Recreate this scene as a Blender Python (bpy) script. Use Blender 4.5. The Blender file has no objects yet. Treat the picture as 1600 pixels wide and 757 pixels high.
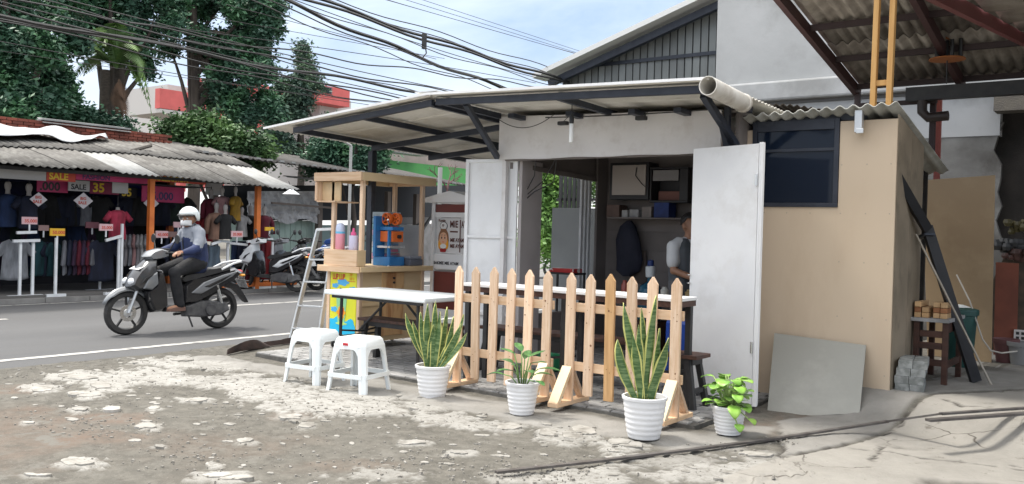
import bpy, math, random
import numpy as np
from mathutils import Vector, Matrix, noise
random.seed(7); np.random.seed(7)
SC = bpy.context.scene; COL = SC.collection; pi = math.pi
# ---------------------------------------------------------------- camera
FPX = 1390.0; EYE = 1.38
_az = math.radians(36.9); _ph = math.radians(1.55); _pt = math.atan(17/FPX)
_F0 = Vector((-math.sin(_az), math.cos(_az), 0)); _H = Vector((math.cos(_az), math.sin(_az), 0)); _Z = Vector((0, 0, 1))
CF = _F0*math.cos(_pt)-_Z*math.sin(_pt); _V = _F0*math.sin(_pt)+_Z*math.cos(_pt)
CR = math.cos(_ph)*_H+math.sin(_ph)*_V; CU = -math.sin(_ph)*_H+math.cos(_ph)*_V
CP = Vector((0, 0, EYE))
cam = bpy.data.cameras.new('camera'); camo = bpy.data.objects.new('camera', cam); COL.objects.link(camo)
cam.sensor_width = 36; cam.lens = FPX/1600*36; cam.clip_start = .05; cam.clip_end = 2000
camo.matrix_world = Matrix(((CR.x, CU.x, -CF.x, 0), (CR.y, CU.y, -CF.y, 0), (CR.z, CU.z, -CF.z, EYE), (0, 0, 0, 1)))
SC.camera = camo
SC.view_settings.view_transform = 'Standard'; SC.view_settings.look = 'None'; SC.view_settings.exposure = 1.2
SC.view_settings.gamma = 1
try:
    SC.cycles.use_denoising = True; SC.cycles.max_bounces = 6; SC.cycles.diffuse_bounces = 3; SC.cycles.transparent_max_bounces = 8
except Exception: pass
# ---------------------------------------------------------------- sky and sun
SUN_EL = math.radians(62); SUN_DIR = Vector((-.94, -.22, 0)).normalized()
sd = Vector((SUN_DIR.x*math.cos(SUN_EL), SUN_DIR.y*math.cos(SUN_EL), math.sin(SUN_EL)))
W = bpy.data.worlds.new('World'); SC.world = W; W.use_nodes = True
nt = W.node_tree; nt.nodes.clear(); N = nt.nodes.new; L = nt.links.new
wo = N('ShaderNodeOutputWorld'); bg = N('ShaderNodeBackground'); L(bg.outputs[0], wo.inputs[0]); bg.inputs[1].default_value = .13
sky = N('ShaderNodeTexSky'); sky.sky_type = 'NISHITA'; sky.sun_disc = False; sky.sun_elevation = SUN_EL
sky.sun_rotation = math.atan2(SUN_DIR.x, SUN_DIR.y); sky.dust_density = 2.0
tc = N('ShaderNodeTexCoord'); sx = N('ShaderNodeSeparateXYZ'); L(tc.outputs['Generated'], sx.inputs[0])
mp = N('ShaderNodeMapping'); mp.inputs['Scale'].default_value = (1, 1, 2.6); L(tc.outputs['Generated'], mp.inputs[0])
n1 = N('ShaderNodeTexNoise'); n1.inputs['Scale'].default_value = 2.3; n1.inputs['Detail'].default_value = 7; n1.inputs['Roughness'].default_value = .55; n1.inputs['Distortion'].default_value = .3
L(mp.outputs[0], n1.inputs[0])
r1 = N('ShaderNodeValToRGB'); L(n1.outputs[0], r1.inputs[0])
r1.color_ramp.elements[0].position = .40; r1.color_ramp.elements[0].color = (1.8, 2.35, 3.3, 1)
r1.color_ramp.elements[1].position = .62; r1.color_ramp.elements[1].color = (3.4, 3.75, 4.25, 1)
# brighter towards the horizon, as under thin high cloud
mr = N('ShaderNodeMapRange'); mr.inputs[1].default_value = .02; mr.inputs[2].default_value = .20; mr.inputs[3].default_value = 1.0; mr.inputs[4].default_value = 0.0
L(sx.outputs[2], mr.inputs[0])
mh = N('ShaderNodeMix'); mh.data_type = 'RGBA'; L(mr.outputs[0], mh.inputs[0]); L(r1.outputs[0], mh.inputs[6]); mh.inputs[7].default_value = (4.6, 4.6, 4.6, 1)
mx = N('ShaderNodeMix'); mx.data_type = 'RGBA'; mx.inputs[0].default_value = .84; L(sky.outputs[0], mx.inputs[6]); L(mh.outputs[2], mx.inputs[7]); 
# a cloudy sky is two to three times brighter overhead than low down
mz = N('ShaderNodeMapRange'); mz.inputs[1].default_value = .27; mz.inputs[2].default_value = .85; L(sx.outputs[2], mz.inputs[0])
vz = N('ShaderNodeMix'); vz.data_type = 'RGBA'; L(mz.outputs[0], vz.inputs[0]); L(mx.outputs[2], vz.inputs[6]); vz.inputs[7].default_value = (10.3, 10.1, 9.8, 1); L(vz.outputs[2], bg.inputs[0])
sl = bpy.data.lights.new('sun', 'SUN'); sl.energy = 1.9; sl.angle = math.radians(10); sl.color = (1, .945, .86)
so = bpy.data.objects.new('sun', sl); COL.objects.link(so); so.rotation_euler = sd.to_track_quat('Z', 'Y').to_euler(); so.location = (0, 0, 20)

def P(u, v, X=None, Y=None, Z=None, D=None):
    """a point of the place: sight line through a photo pixel met with a real plane"""
    d = CF+CR*((u-800)/FPX)-CU*((v-378.5)/FPX)
    t = X/d.x if X is not None else Y/d.y if Y is not None else (Z-EYE)/d.z if Z is not None else D
    return CP+d*t
# ---------------------------------------------------------------- materials
MATS = {}
def mat(name, col=(.5, .5, .5), rough=.75, col2=None, scale=4, stretch=(1, 1, 1), contrast=(.35, .65), bump=0, bscale=60, metal=0, spec=.5,
        emit=0, rand=0, trans=0, alpha=None, coat=0, col3=None, s3=1.2, detail=6):
    if name in MATS: return MATS[name]
    m = bpy.data.materials.new(name); m.use_nodes = True; t = m.node_tree; b = t.nodes['Principled BSDF']; N = t.nodes.new; L = t.links.new
    b.inputs['Base Color'].default_value = (*col, 1); b.inputs['Roughness'].default_value = rough; b.inputs['Metallic'].default_value = metal
    b.inputs['Specular IOR Level'].default_value = spec
    tc = N('ShaderNodeTexCoord'); out = None
    if col2 is not None:
        mp = N('ShaderNodeMapping'); mp.inputs['Scale'].default_value = stretch; L(tc.outputs['Object'], mp.inputs[0])
        oi = N('ShaderNodeObjectInfo'); ad = N('ShaderNodeVectorMath'); ad.operation = 'ADD'
        vm = N('ShaderNodeVectorMath'); vm.operation = 'SCALE'; vm.inputs[3].default_value = 13; cb = N('ShaderNodeCombineXYZ')
        for i in range(3): L(oi.outputs['Random'], cb.inputs[i])
        L(cb.outputs[0], vm.inputs[0]); L(mp.outputs[0], ad.inputs[0]); L(vm.outputs[0], ad.inputs[1])
        n = N('ShaderNodeTexNoise'); n.inputs['Scale'].default_value = scale; n.inputs['Detail'].default_value = detail; L(ad.outputs[0], n.inputs[0])
        r = N('ShaderNodeMapRange'); r.inputs[1].default_value = contrast[0]; r.inputs[2].default_value = contrast[1]; L(n.outputs[0], r.inputs[0])
        x = N('ShaderNodeMix'); x.data_type = 'RGBA'; L(r.outputs[0], x.inputs[0]); x.inputs[6].default_value = (*col, 1); x.inputs[7].default_value = (*col2, 1)
        out = x.outputs[2]
        if col3 is not None:
            n3 = N('ShaderNodeTexNoise'); n3.inputs['Scale'].default_value = s3; n3.inputs['Detail'].default_value = 8; n3.inputs['Roughness'].default_value = .65; L(ad.outputs[0], n3.inputs[0])
            r3 = N('ShaderNodeMapRange'); r3.inputs[1].default_value = .5; r3.inputs[2].default_value = .68; L(n3.outputs[0], r3.inputs[0])
            y = N('ShaderNodeMix'); y.data_type = 'RGBA'; L(r3.outputs[0], y.inputs[0]); L(out, y.inputs[6]); y.inputs[7].default_value = (*col3, 1); out = y.outputs[2]
    if rand:
        oi2 = N('ShaderNodeObjectInfo'); h = N('ShaderNodeHueSaturation'); q = N('ShaderNodeMapRange'); q.inputs[3].default_value = 1-rand; q.inputs[4].default_value = 1+rand
        L(oi2.outputs['Random'], q.inputs[0]); L(q.outputs[0], h.inputs['Value'])
        if out: L(out, h.inputs['Color'])
        else: h.inputs['Color'].default_value = (*col, 1)
        out = h.outputs[0]
    if out: L(out, b.inputs['Base Color'])
    if emit: b.inputs['Emission Color'].default_value = (*col, 1); b.inputs['Emission Strength'].default_value = emit
    if trans: b.inputs['Transmission Weight'].default_value = trans
    if coat: b.inputs['Coat Weight'].default_value = coat; b.inputs['Coat Roughness'].default_value = .1
    if alpha is not None: b.inputs['Alpha'].default_value = alpha
    if bump:
        nb = N('ShaderNodeTexNoise'); nb.inputs['Scale'].default_value = bscale; nb.inputs['Detail'].default_value = 5; L(tc.outputs['Object'], nb.inputs[0])
        bp = N('ShaderNodeBump'); bp.inputs['Strength'].default_value = bump; bp.inputs['Distance'].default_value = .01; L(nb.outputs[0], bp.inputs['Height']); L(bp.outputs[0], b.inputs['Normal'])
    MATS[name] = m; return m

white = mat('white_paint', (.80, .80, .80), .45, (.74, .74, .75), 2.5, bump=.25, bscale=7, col3=(.70, .69, .68), s3=3)
whitewall = mat('white_board', (.72, .70, .69), .75, (.64, .62, .61), 2, bump=.2, bscale=18, col3=(.6, .57, .55), s3=5)
innerwall = mat('inner_board', (.22, .195, .185), .8, (.17, .15, .14), 2)  # whitish boards coloured dark, indoor shade included in the tone
plasticw = mat('white_plastic', (.80, .84, .85), .32, (.76, .8, .81), 3)
potw = mat('pot_plastic', (.78, .78, .79), .4, (.68, .67, .66), 6, contrast=(.5, .8))
pine = mat('pine_wood', (.80, .61, .45), .6, (.68, .46, .30), 5, (9, 9, .7), bump=.15, bscale=40, rand=.2, col3=(.64, .43, .27), s3=9)
pineh = mat('pine_wood_level', (.76, .55, .37), .6, (.64, .42, .25), 5, (.7, .7, 9), bump=.15, bscale=40, rand=.1, col3=(.74, .54, .36), s3=3)
pined = mat('honey_wood', (.62, .38, .18), .55, (.46, .26, .11), 4, (8, 8, .8), rand=.1)
plyw = mat('plywood', (.70, .53, .32), .6, (.60, .43, .24), 2, (.6, .6, 3), bump=.05)
navy = mat('navy_steel', (.016, .021, .034), .5, (.028, .034, .05), 7)
black = mat('black_steel', (.018, .018, .02), .5, (.03, .03, .03), 9)
rubber = mat('rubber', (.022, .022, .023), .8, (.04, .038, .036), 12)
chrome = mat('bright_metal', (.62, .63, .64), .25, metal=1)
alu = mat('aluminium', (.68, .70, .71), .38, (.55, .56, .57), 8, metal=.7)
dkwood = mat('dark_wood', (.10, .045, .03), .6, (.05, .024, .018), 4, (6, 1, 6), bump=.1)
beige = mat('beige_board', (.62, .50, .375), .8, (.59, .475, .35), 1.2, (1, 1, .3), bump=.12, bscale=9, col3=(.56, .44, .32), s3=2.4)
asb = mat('asbestos_sheet', (.42, .42, .39), .9, (.30, .30, .27), 6, bump=.4, bscale=40, col3=(.52, .51, .47), s3=3, rand=.08)
concrete = mat('concrete', (.40, .39, .375), .9, (.31, .30, .285), 3, bump=.4, bscale=60)
orange = mat('orange_paint', (.62, .17, .035), .55, (.5, .12, .02), 5)
whitest = mat('white_steel', (.72, .74, .76), .5, (.6, .62, .64), 6)
soilm = mat('soil', (.12, .09, .07), .95, (.05, .04, .03), 25, bump=.5)

# ---------------------------------------------------------------- mesh builder
def rotz(a): return Matrix.Rotation(a, 3, 'Z')
class M:
    def __init__(s): s.v = []; s.f = []; s.mi = []
    def add(s, vs, fs, mi=0):
        n = len(s.v); s.v += [tuple(p) for p in vs]; s.f += [tuple(n+i for i in f) for f in fs]; s.mi += [mi]*len(fs); return s
    def box(s, x0, x1, y0, y1, z0, z1, mi=0):
        return s.add([(x0, y0, z0), (x1, y0, z0), (x1, y1, z0), (x0, y1, z0), (x0, y0, z1), (x1, y0, z1), (x1, y1, z1), (x0, y1, z1)],
                     [(0, 3, 2, 1), (4, 5, 6, 7), (0, 1, 5, 4), (1, 2, 6, 5), (2, 3, 7, 6), (3, 0, 4, 7)], mi)
    def bar(s, p, q, w, h, up=(0, 0, 1), mi=0, w2=None, h2=None):
        p = Vector(p); q = Vector(q); d = (q-p).normalized(); u = Vector(up)
        if abs(d.dot(u)) > .97: u = Vector((1, 0, 0)) if abs(d.x) < .9 else Vector((0, 1, 0))
        a = d.cross(u).normalized(); b = a.cross(d).normalized(); vs = []
        for c, ww, hh in ((p, w, h), (q, w2 or w, h2 or h)):
            vs += [c-a*ww/2-b*hh/2, c+a*ww/2-b*hh/2, c+a*ww/2+b*hh/2, c-a*ww/2+b*hh/2]
        return s.add(vs, [(0, 1, 2, 3), (7, 6, 5, 4), (0, 4, 5, 1), (1, 5, 6, 2), (2, 6, 7, 3), (3, 7, 4, 0)], mi)
    def tube(s, pts, r, n=8, mi=0, flat=1):
        pts = [Vector(p) for p in pts]; k = len(pts); rs = r if isinstance(r, (list, tuple)) else [r]*k; vs = []; prev = None
        for i, p in enumerate(pts):
            d = (pts[min(i+1, k-1)]-pts[max(i-1, 0)]).normalized()
            if prev is None:
                a = d.cross(Vector((0, 0, 1)))
                if a.length < .1: a = d.cross(Vector((0, 1, 0)))
            else: a = prev-d*prev.dot(d)
            a.normalize(); prev = a; b = d.cross(a)
            for j in range(n):
                t = 2*pi*j/n; vs.append(p+a*math.cos(t)*rs[i]+b*math.sin(t)*rs[i]*flat)
        fs = [(i*n+j, i*n+(j+1) % n, (i+1)*n+(j+1) % n, (i+1)*n+j) for i in range(k-1) for j in range(n)]
        fs += [tuple(range(n-1, -1, -1)), tuple((k-1)*n+j for j in range(n))]
        return s.add(vs, fs, mi)
    def rings(s, R, cap=(1, 1), closed=True, mi=0):
        n = len(R[0]); vs = [p for r in R for p in r]; m = n if closed else n-1
        fs = [(i*n+j, i*n+(j+1) % n, (i+1)*n+(j+1) % n, (i+1)*n+j) for i in range(len(R)-1) for j in range(m)]
        if cap[0]: fs.append(tuple(range(n-1, -1, -1)))
        if cap[1]: fs.append(tuple((len(R)-1)*n+j for j in range(n)))
        return s.add(vs, fs, mi)
    def lathe(s, prof, n=24, c=(0, 0, 0), axis='z', cap=(1, 1), mi=0):
        R = []
        for r, z in prof:
            ring = []
            for j in range(n):
                a = 2*pi*j/n; x, y = r*math.cos(a), r*math.sin(a)
                q = (x, y, z) if axis == 'z' else (x, z, y) if axis == 'y' else (z, x, y)
                ring.append((q[0]+c[0], q[1]+c[1], q[2]+c[2]))
            R.append(ring)
        return s.rings(R, cap, True, mi)
    def ball(s, c, r, n=12, mi=0):
        rx, ry, rz = r if isinstance(r, (list, tuple)) else (r, r, r); k = max(4, n//2)
        R = [[(c[0]+rx*math.sin(pi*i/k)*math.cos(2*pi*j/n), c[1]+ry*math.sin(pi*i/k)*math.sin(2*pi*j/n), c[2]-rz*math.cos(pi*i/k)) for j in range(n)] for i in range(1, k)]
        b = len(s.v); s.rings(R, (1, 1), True, mi); return s
    def poly(s, o, r, u, pts, d, mi=0):
        """flat outline (2D pts) on a plane o + r*x + u*y, given a thickness d along r x u"""
        o = Vector(o); r = Vector(r).normalized(); u = Vector(u).normalized(); n = r.cross(u); k = len(pts)
        a = [o+r*x+u*y for x, y in pts]; vs = a+[p+n*d for p in a]
        fs = [tuple(range(k-1, -1, -1)), tuple(range(k, 2*k))]+[(i, (i+1) % k, k+(i+1) % k, k+i) for i in range(k)]
        return s.add(vs, fs, mi)
    def pillow(s, o, r, u, pts, d, ins=.25, mi=0):
        """outline with thickness d both ways, edges rounded off towards the outline"""
        o = Vector(o); r = Vector(r).normalized(); u = Vector(u).normalized(); n = r.cross(u)
        cx = sum(p[0] for p in pts)/len(pts); cy = sum(p[1] for p in pts)/len(pts); R = []
        for t, k in ((-1, ins), (-.75, ins*.4), (0, 0), (.75, ins*.4), (1, ins)):
            R.append([o+r*(cx+(x-cx)*(1-k))+u*(cy+(y-cy)*(1-k))+n*(d*t) for x, y in pts])
        return s.rings(R, (1, 1), True, mi)
    def obj(s, name, m, parent=None, w=False, smooth=False, bevel=0, label=None, cat=None, group=None, kind=None, solid=0, sub=0, origin=None):
        vs = s.v
        me = bpy.data.meshes.new(name); o = bpy.data.objects.new(name, me); COL.objects.link(o)
        if parent is not None:
            o.parent = parent
            if w:
                inv = wm(parent).inverted(); vs = [inv @ Vector(p) for p in vs]
        elif kind != 'structure':
            if origin is None:
                a = np.array(vs); origin = ((a[:, 0].min()+a[:, 0].max())/2, (a[:, 1].min()+a[:, 1].max())/2, a[:, 2].min())
            vs = [(p[0]-origin[0], p[1]-origin[1], p[2]-origin[2]) for p in vs]; o.location = origin
        me.from_pydata([tuple(p) for p in vs], [], s.f); 
        for k in (m if isinstance(m, (list, tuple)) else [m]): me.materials.append(k)
        if any(s.mi): me.polygons.foreach_set('material_index', s.mi)
        if smooth:
            me.polygons.foreach_set('use_smooth', [True]*len(s.f))
            if smooth != 'all':
                try: me.set_sharp_from_angle(angle=math.radians(40))
                except Exception: pass
        me.validate(); me.update()
        if solid: q = o.modifiers.new('thick', 'SOLIDIFY'); q.thickness = solid; q.offset = 0
        if sub: q = o.modifiers.new('sub', 'SUBSURF'); q.levels = sub; q.render_levels = sub
        if bevel: q = o.modifiers.new('bevel', 'BEVEL'); q.width = bevel; q.segments = 2; q.limit_method = 'ANGLE'; q.angle_limit = math.radians(35)
        tag(o, label, cat, group, kind); return o
def wm(o):
    m = Matrix.LocRotScale(o.location, o.rotation_euler, o.scale)
    return wm(o.parent) @ m if o.parent else m
def tag(o, label=None, cat=None, group=None, kind=None):
    for k, v in (('label', label), ('category', cat), ('group', group), ('kind', kind)):
        if v: o[k] = v
    return o
def T(name, label, cat, loc, rz=0, group=None):
    o = bpy.data.objects.new(name, None); COL.objects.link(o); o.location = loc; o.rotation_euler = (0, 0, rz); o.empty_display_size = .2
    return tag(o, label, cat, group)
KIDS = {}
def copytree(o, loc=None, rz=None, label=None, parent=None):
    c = o.copy(); COL.objects.link(c); c.parent = parent
    if loc is not None: c.location = loc
    if rz is not None: c.rotation_euler = (c.rotation_euler.x, c.rotation_euler.y, rz)
    if label: c['label'] = label
    for ch in [k for k in o.children]: copytree(ch, parent=c)
    return c
def setmat(o, m):
    o.material_slots[0].link = 'OBJECT'; o.material_slots[0].material = m
def text(s, size, o, r, u, m, parent=None, name='lettering', w=True, ext=.002, bold=.02, sx=1, align='LEFT'):
    c = bpy.data.curves.new('t', 'FONT'); c.body = s; c.size = size; c.extrude = ext; c.offset = bold*size; c.align_x = align; c.resolution_u = 3
    t = bpy.data.objects.new('t', c); COL.objects.link(t); dg = bpy.context.evaluated_depsgraph_get(); me = bpy.data.meshes.new_from_object(t.evaluated_get(dg))
    bpy.data.objects.remove(t)
    b = M(); o = Vector(o); r = Vector(r).normalized(); u = Vector(u).normalized(); n = r.cross(u)
    b.add([o+r*p.co.x*sx+u*p.co.y+n*p.co.z for p in me.vertices], [tuple(p.vertices) for p in me.polygons])
    return b.obj(name, m, parent, w=w)
def fuse(name, chains, m, parent, voxel=.014, sm=3, balls=()):
    """one continuous surface grown round tapered limbs"""
    b = M()
    for ch in chains:
        pts = [Vector(p[:3]) for p in ch]; rs = [p[3] for p in ch]; fl = ch[0][4] if len(ch[0]) > 4 else 1
        b.tube(pts, rs, 12, flat=fl)
        for p, r in zip(pts, rs): b.ball(p, r*.98, 12) if fl == 1 else None
    for c, r in balls: b.ball(c, r, 14)
    o = b.obj('t', m); loc = o.location.copy()
    q = o.modifiers.new('r', 'REMESH'); q.mode = 'VOXEL'; q.voxel_size = voxel; q.use_smooth_shade = True
    q = o.modifiers.new('s', 'SMOOTH'); q.iterations = sm; q.factor = .6
    dg = bpy.context.evaluated_depsgraph_get(); me = bpy.data.meshes.new_from_object(o.evaluated_get(dg)); bpy.data.objects.remove(o)
    me.transform(Matrix.Translation(loc)); me.name = name; me.polygons.foreach_set('use_smooth', [True]*len(me.polygons))
    if not me.materials: me.materials.append(m)
    n = bpy.data.objects.new(name, me); COL.objects.link(n); n.parent = parent; return n
# ================================================================ the setting: ground, road, pavement
def fbm(x, y, s, seed, octv=5):
    out = np.zeros_like(x); amp = 1; tot = 0; rs = np.random.RandomState(seed)
    for o in range(octv):
        tab = rs.rand(256, 256); fx = x*s; fy = y*s; ix = np.floor(fx).astype(int); iy = np.floor(fy).astype(int); tx = fx-ix; ty = fy-iy
        tx = tx*tx*(3-2*tx); ty = ty*ty*(3-2*ty); g = lambda a, b: tab[a & 255, b & 255]
        out += amp*((g(ix, iy)*(1-tx)+g(ix+1, iy)*tx)*(1-ty)+(g(ix, iy+1)*(1-tx)+g(ix+1, iy+1)*tx)*ty); tot += amp; amp *= .5; s *= 2.03
    return out/tot
def sstep(a, b, x): t = np.clip((x-a)/(b-a), 0, 1); return t*t*(3-2*t)
def polysd(x, y, poly):
    d = np.full(x.shape, 1e9); inside = np.zeros(x.shape, bool); n = len(poly)
    for i in range(n):
        ax, ay = poly[i]; bx, by = poly[(i+1) % n]; ex, ey = bx-ax, by-ay
        t = np.clip(((x-ax)*ex+(y-ay)*ey)/(ex*ex+ey*ey+1e-9), 0, 1); d = np.minimum(d, np.hypot(x-ax-t*ex, y-ay-t*ey))
        c = ((ay > y) != (by > y)) & (x < (bx-ax)*(y-ay)/((by-ay) if by != ay else 1e-9)+ax); inside ^= c
    return np.where(inside, d, -d)
def axis(a, b, st, lo, hi, mid, far):
    l = list(np.arange(lo, a-8, far))+list(np.arange(a-8, a, mid)); return np.array(l+list(np.arange(a, b, st))+list(np.arange(b, b+8, mid))+list(np.arange(b+8, hi, far)))
xs = axis(-9.1, .6, .02, -150, 90, .5, 8); ys = axis(1.9, 8.8, .02, -60, 160, .5, 8)
GX, GY = np.meshgrid(xs, ys, indexing='ij'); gx = GX.ravel(); gy = GY.ravel()
G = lambda l: [(P(u, v, Z=0).x, P(u, v, Z=0).y) for u, v in l]
nzA = fbm(gx, gy, 3.1, 3); nzB = fbm(gx, gy, 11, 4); nzC = fbm(gx, gy, 1.1, 5, 6); nzD = fbm(gx, gy, 34, 6, 3)
blobs = [(244, 587, 58, 14, 1), (125, 592, 44, 8, 1), (300, 569, 76, 10, 1), (313, 598, 46, 8, .9), (169, 606, 36, 8, 1), (135, 620, 32, 6, 1), (66, 610, 26, 6, .9), (407, 608, 60, 15, 1),
 (470, 628, 66, 16, 1), (313, 629, 32, 4, .9), (175, 641, 18, 4, .9), (124, 643, 16, 5, .9), (227, 672, 20, 7, .9), (128, 727, 38, 10, 1), (332, 727, 17, 6, .8), (382, 692, 16, 5, .6),
 (354, 748, 44, 8, .8), (241, 641, 14, 3, .8), (283, 563, 24, 4, .9), (543, 630, 100, 17, 1), (605, 645, 70, 10, .9), (746, 668, 46, 7, .85), (699, 656, 50, 11, .9), (658, 638, 50, 14, .8),
 (718, 712, 20, 4, .8), (643, 695, 26, 5, .7), (590, 744, 56, 10, .6), (855, 682, 24, 7, .9), (912, 680, 42, 14, .8), (978, 697, 34, 12, .9), (797, 671, 34, 8, .7), (927, 745, 95, 13, .8),
 (1040, 722, 90, 13, .55), (1157, 742, 80, 16, .9), (806, 746, 50, 10, .55), (1060, 748, 80, 12, .8), (45, 663, 12, 3, .5), (480, 668, 20, 5, .5), (450, 655, 30, 6, .45), (250, 700, 14, 3, .5), (60, 748, 30, 4, .5), (1190, 712, 40, 7, .5)]
cem = np.zeros_like(gx)
for u, v, ru, rv, k in blobs:
    c = P(u, v, Z=0); a = P(u+ru, v, Z=0)-c; b = P(u, v-rv, Z=0)-c; det = a.x*b.y-a.y*b.x
    dx = gx-c.x; dy = gy-c.y; near = (abs(dx) < 3) & (abs(dy) < 3)
    s = (dx*b.y-dy*b.x)/det; t = (a.x*dy-a.y*dx)/det; r = np.hypot(s, t)
    q = 1.0-r+(nzA-.5)*1.7+(nzB-.5)*1.4+(nzD-.5)*1.0
    cem = np.maximum(cem, np.where(near, sstep(-.03, .05, q)*k, 0))
slab = G([(1110, 757), (1235, 716), (1314, 700), (1454, 656), (1600, 645), (1760, 640), (1760, 900), (1000, 900)])
ramp = G([(1215, 660), (1345, 640), (1470, 627), (1545, 607), (1700, 585), (1700, 636), (1454, 652), (1320, 696), (1226, 714)])
skirt = [(-8.0, 5.55), (-7.62, 5.62), (-2.7, 5.83), (-2.35, 6.35), (-2.2, 5.5), (-2.55, 5.2), (-4.5, 5.12), (-6.0, 5.22), (-8.0, 5.3)]
sd1 = polysd(gx, gy, slab)+(nzA-.5)*.06; sd2 = polysd(gx, gy, ramp)+(nzA-.5)*.05; sd3 = polysd(gx, gy, skirt)+(nzA-.5)*.28+(nzC-.5)*.2
slabm = sstep(-.01, .03, sd1)*sstep(.30, .42, nzC+.45*(nzA-.2)); rampm = sstep(-.02, .03, sd2); skm = sstep(-.05, .08, sd3)
# cracks on the pale slab at the right
cr = np.zeros_like(gx)
for ln in ([(1300, 702), (1390, 708), (1440, 718), (1500, 722), (1600, 737)], [(1470, 665), (1500, 675), (1540, 678)], [(1225, 716), (1290, 702), (1340, 694), (1400, 676), (1454, 657), (1530, 650), (1640, 646)],
           [(1395, 690), (1370, 700), (1368, 724)], [(1540, 680), (1570, 682), (1640, 686)], [(1560, 715), (1580, 728), (1600, 733)], [(1225, 656), (1218, 690), (1222, 720)], [(800, 740), (930, 720), (1040, 738), (1100, 728)]):
    g = G(ln)
    for (ax, ay), (bx, by) in zip(g, g[1:]):
        ex, ey = bx-ax, by-ay; t = np.clip(((gx-ax)*ex+(gy-ay)*ey)/(ex*ex+ey*ey), 0, 1)
        d = np.hypot(gx-ax-t*ex+(nzB-.5)*.10, gy-ay-t*ey+(nzA-.5)*.10); cr = np.maximum(cr, 1-sstep(.004, .022, d))
brn = np.zeros_like(gx)
for u, v, ru, rv, k in [(40, 680, 130, 50, .6), (180, 655, 60, 14, 1), (150, 685, 80, 15, .8), (30, 610, 60, 8, .8), (450, 652, 40, 8, .8), (30, 640, 70, 12, .6), (520, 730, 120, 12, .4), (1235, 650, 45, 14, .5), (1420, 632, 80, 7, .7), (1180, 668, 40, 14, .6), (330, 700, 160, 30, .35)]:
    c = P(u, v, Z=0); a = P(u+ru, v, Z=0)-c; b = P(u, v-rv, Z=0)-c; det = a.x*b.y-a.y*b.x; dx = gx-c.x; dy = gy-c.y
    brn = np.maximum(brn, k*sstep(0, .8, 1.2-np.hypot((dx*b.y-dy*b.x)/det, (a.x*dy-a.y*dx)/det)+(nzA-.5)*1.6)*((abs(dx) < 4) & (abs(dy) < 4)))
def hbase(x, y):
    rise = sstep(6.85, 7.5, y+.25*(x+2.0))*sstep(-3.1, -2.2, x)*.18
    roadside = -.075*sstep(-8.45, -8.95, x)-.5*sstep(-8.95, -9.1, x)*0
    return rise+roadside
gz = hbase(gx, gy)+(fbm(gx, gy, .8, 21, 3)-.5)*.035*(1-rampm)*(1-skm)+(nzC-.5)*.02*(1-rampm)*(1-skm)*(1-.8*cem)*(1-slabm)+(nzB-.5)*.012*(1-skm*.7)*(1-.8*cem)*(1-.8*slabm)+(fbm(gx, gy, 30, 9, 3)-.5)*.007*(1-.6*cem)
gz += cem*.016+slabm*.014-cr*.012+rampm*.01+skm*sstep(-.1, .5, sd3)*.02
hs = sstep(-8.3, -7.7, gx)*sstep(5.0, 5.7, gy)*sstep(10, 9.5, gy)*sstep(-2.2, -2.7, gx)
gz = np.where((gx > -7.9) & (gx < -2.72) & (gy > 5.86) & (gy < 9.4), np.minimum(gz, -.01), gz)
gz = np.where(gx < -8.66, -.125, gz)
gz = np.where((gy > 8.8) & (gx > -8.6) & (gx < -3.0), .0, gz)
nx, ny = len(xs), len(ys)
me = bpy.data.meshes.new('lot_ground'); idx = np.arange(nx*ny).reshape(nx, ny)
F = np.stack([idx[:-1, :-1], idx[1:, :-1], idx[1:, 1:], idx[:-1, 1:]], -1).reshape(-1, 4)
me.vertices.add(nx*ny); me.vertices.foreach_set('co', np.stack([gx, gy, gz], -1).astype(np.float32).ravel())
me.loops.add(F.size); me.loops.foreach_set('vertex_index', F.ravel().astype(np.int32)); me.polygons.add(len(F))
me.polygons.foreach_set('loop_start', np.arange(0, F.size, 4, dtype=np.int32)); me.polygons.foreach_set('use_smooth', [True]*len(F)); me.update(calc_edges=True)
for nm, ar in (('cement', np.maximum(cem, 0)), ('slab', slabm), ('ramp', np.maximum(rampm, skm)), ('crack', cr), ('brown', brn)):
    at = me.attributes.new(nm, 'FLOAT', 'POINT'); at.data.foreach_set('value', ar.astype(np.float32))
lot = bpy.data.objects.new('ground', me); COL.objects.link(lot); lot['kind'] = 'structure'
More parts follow.
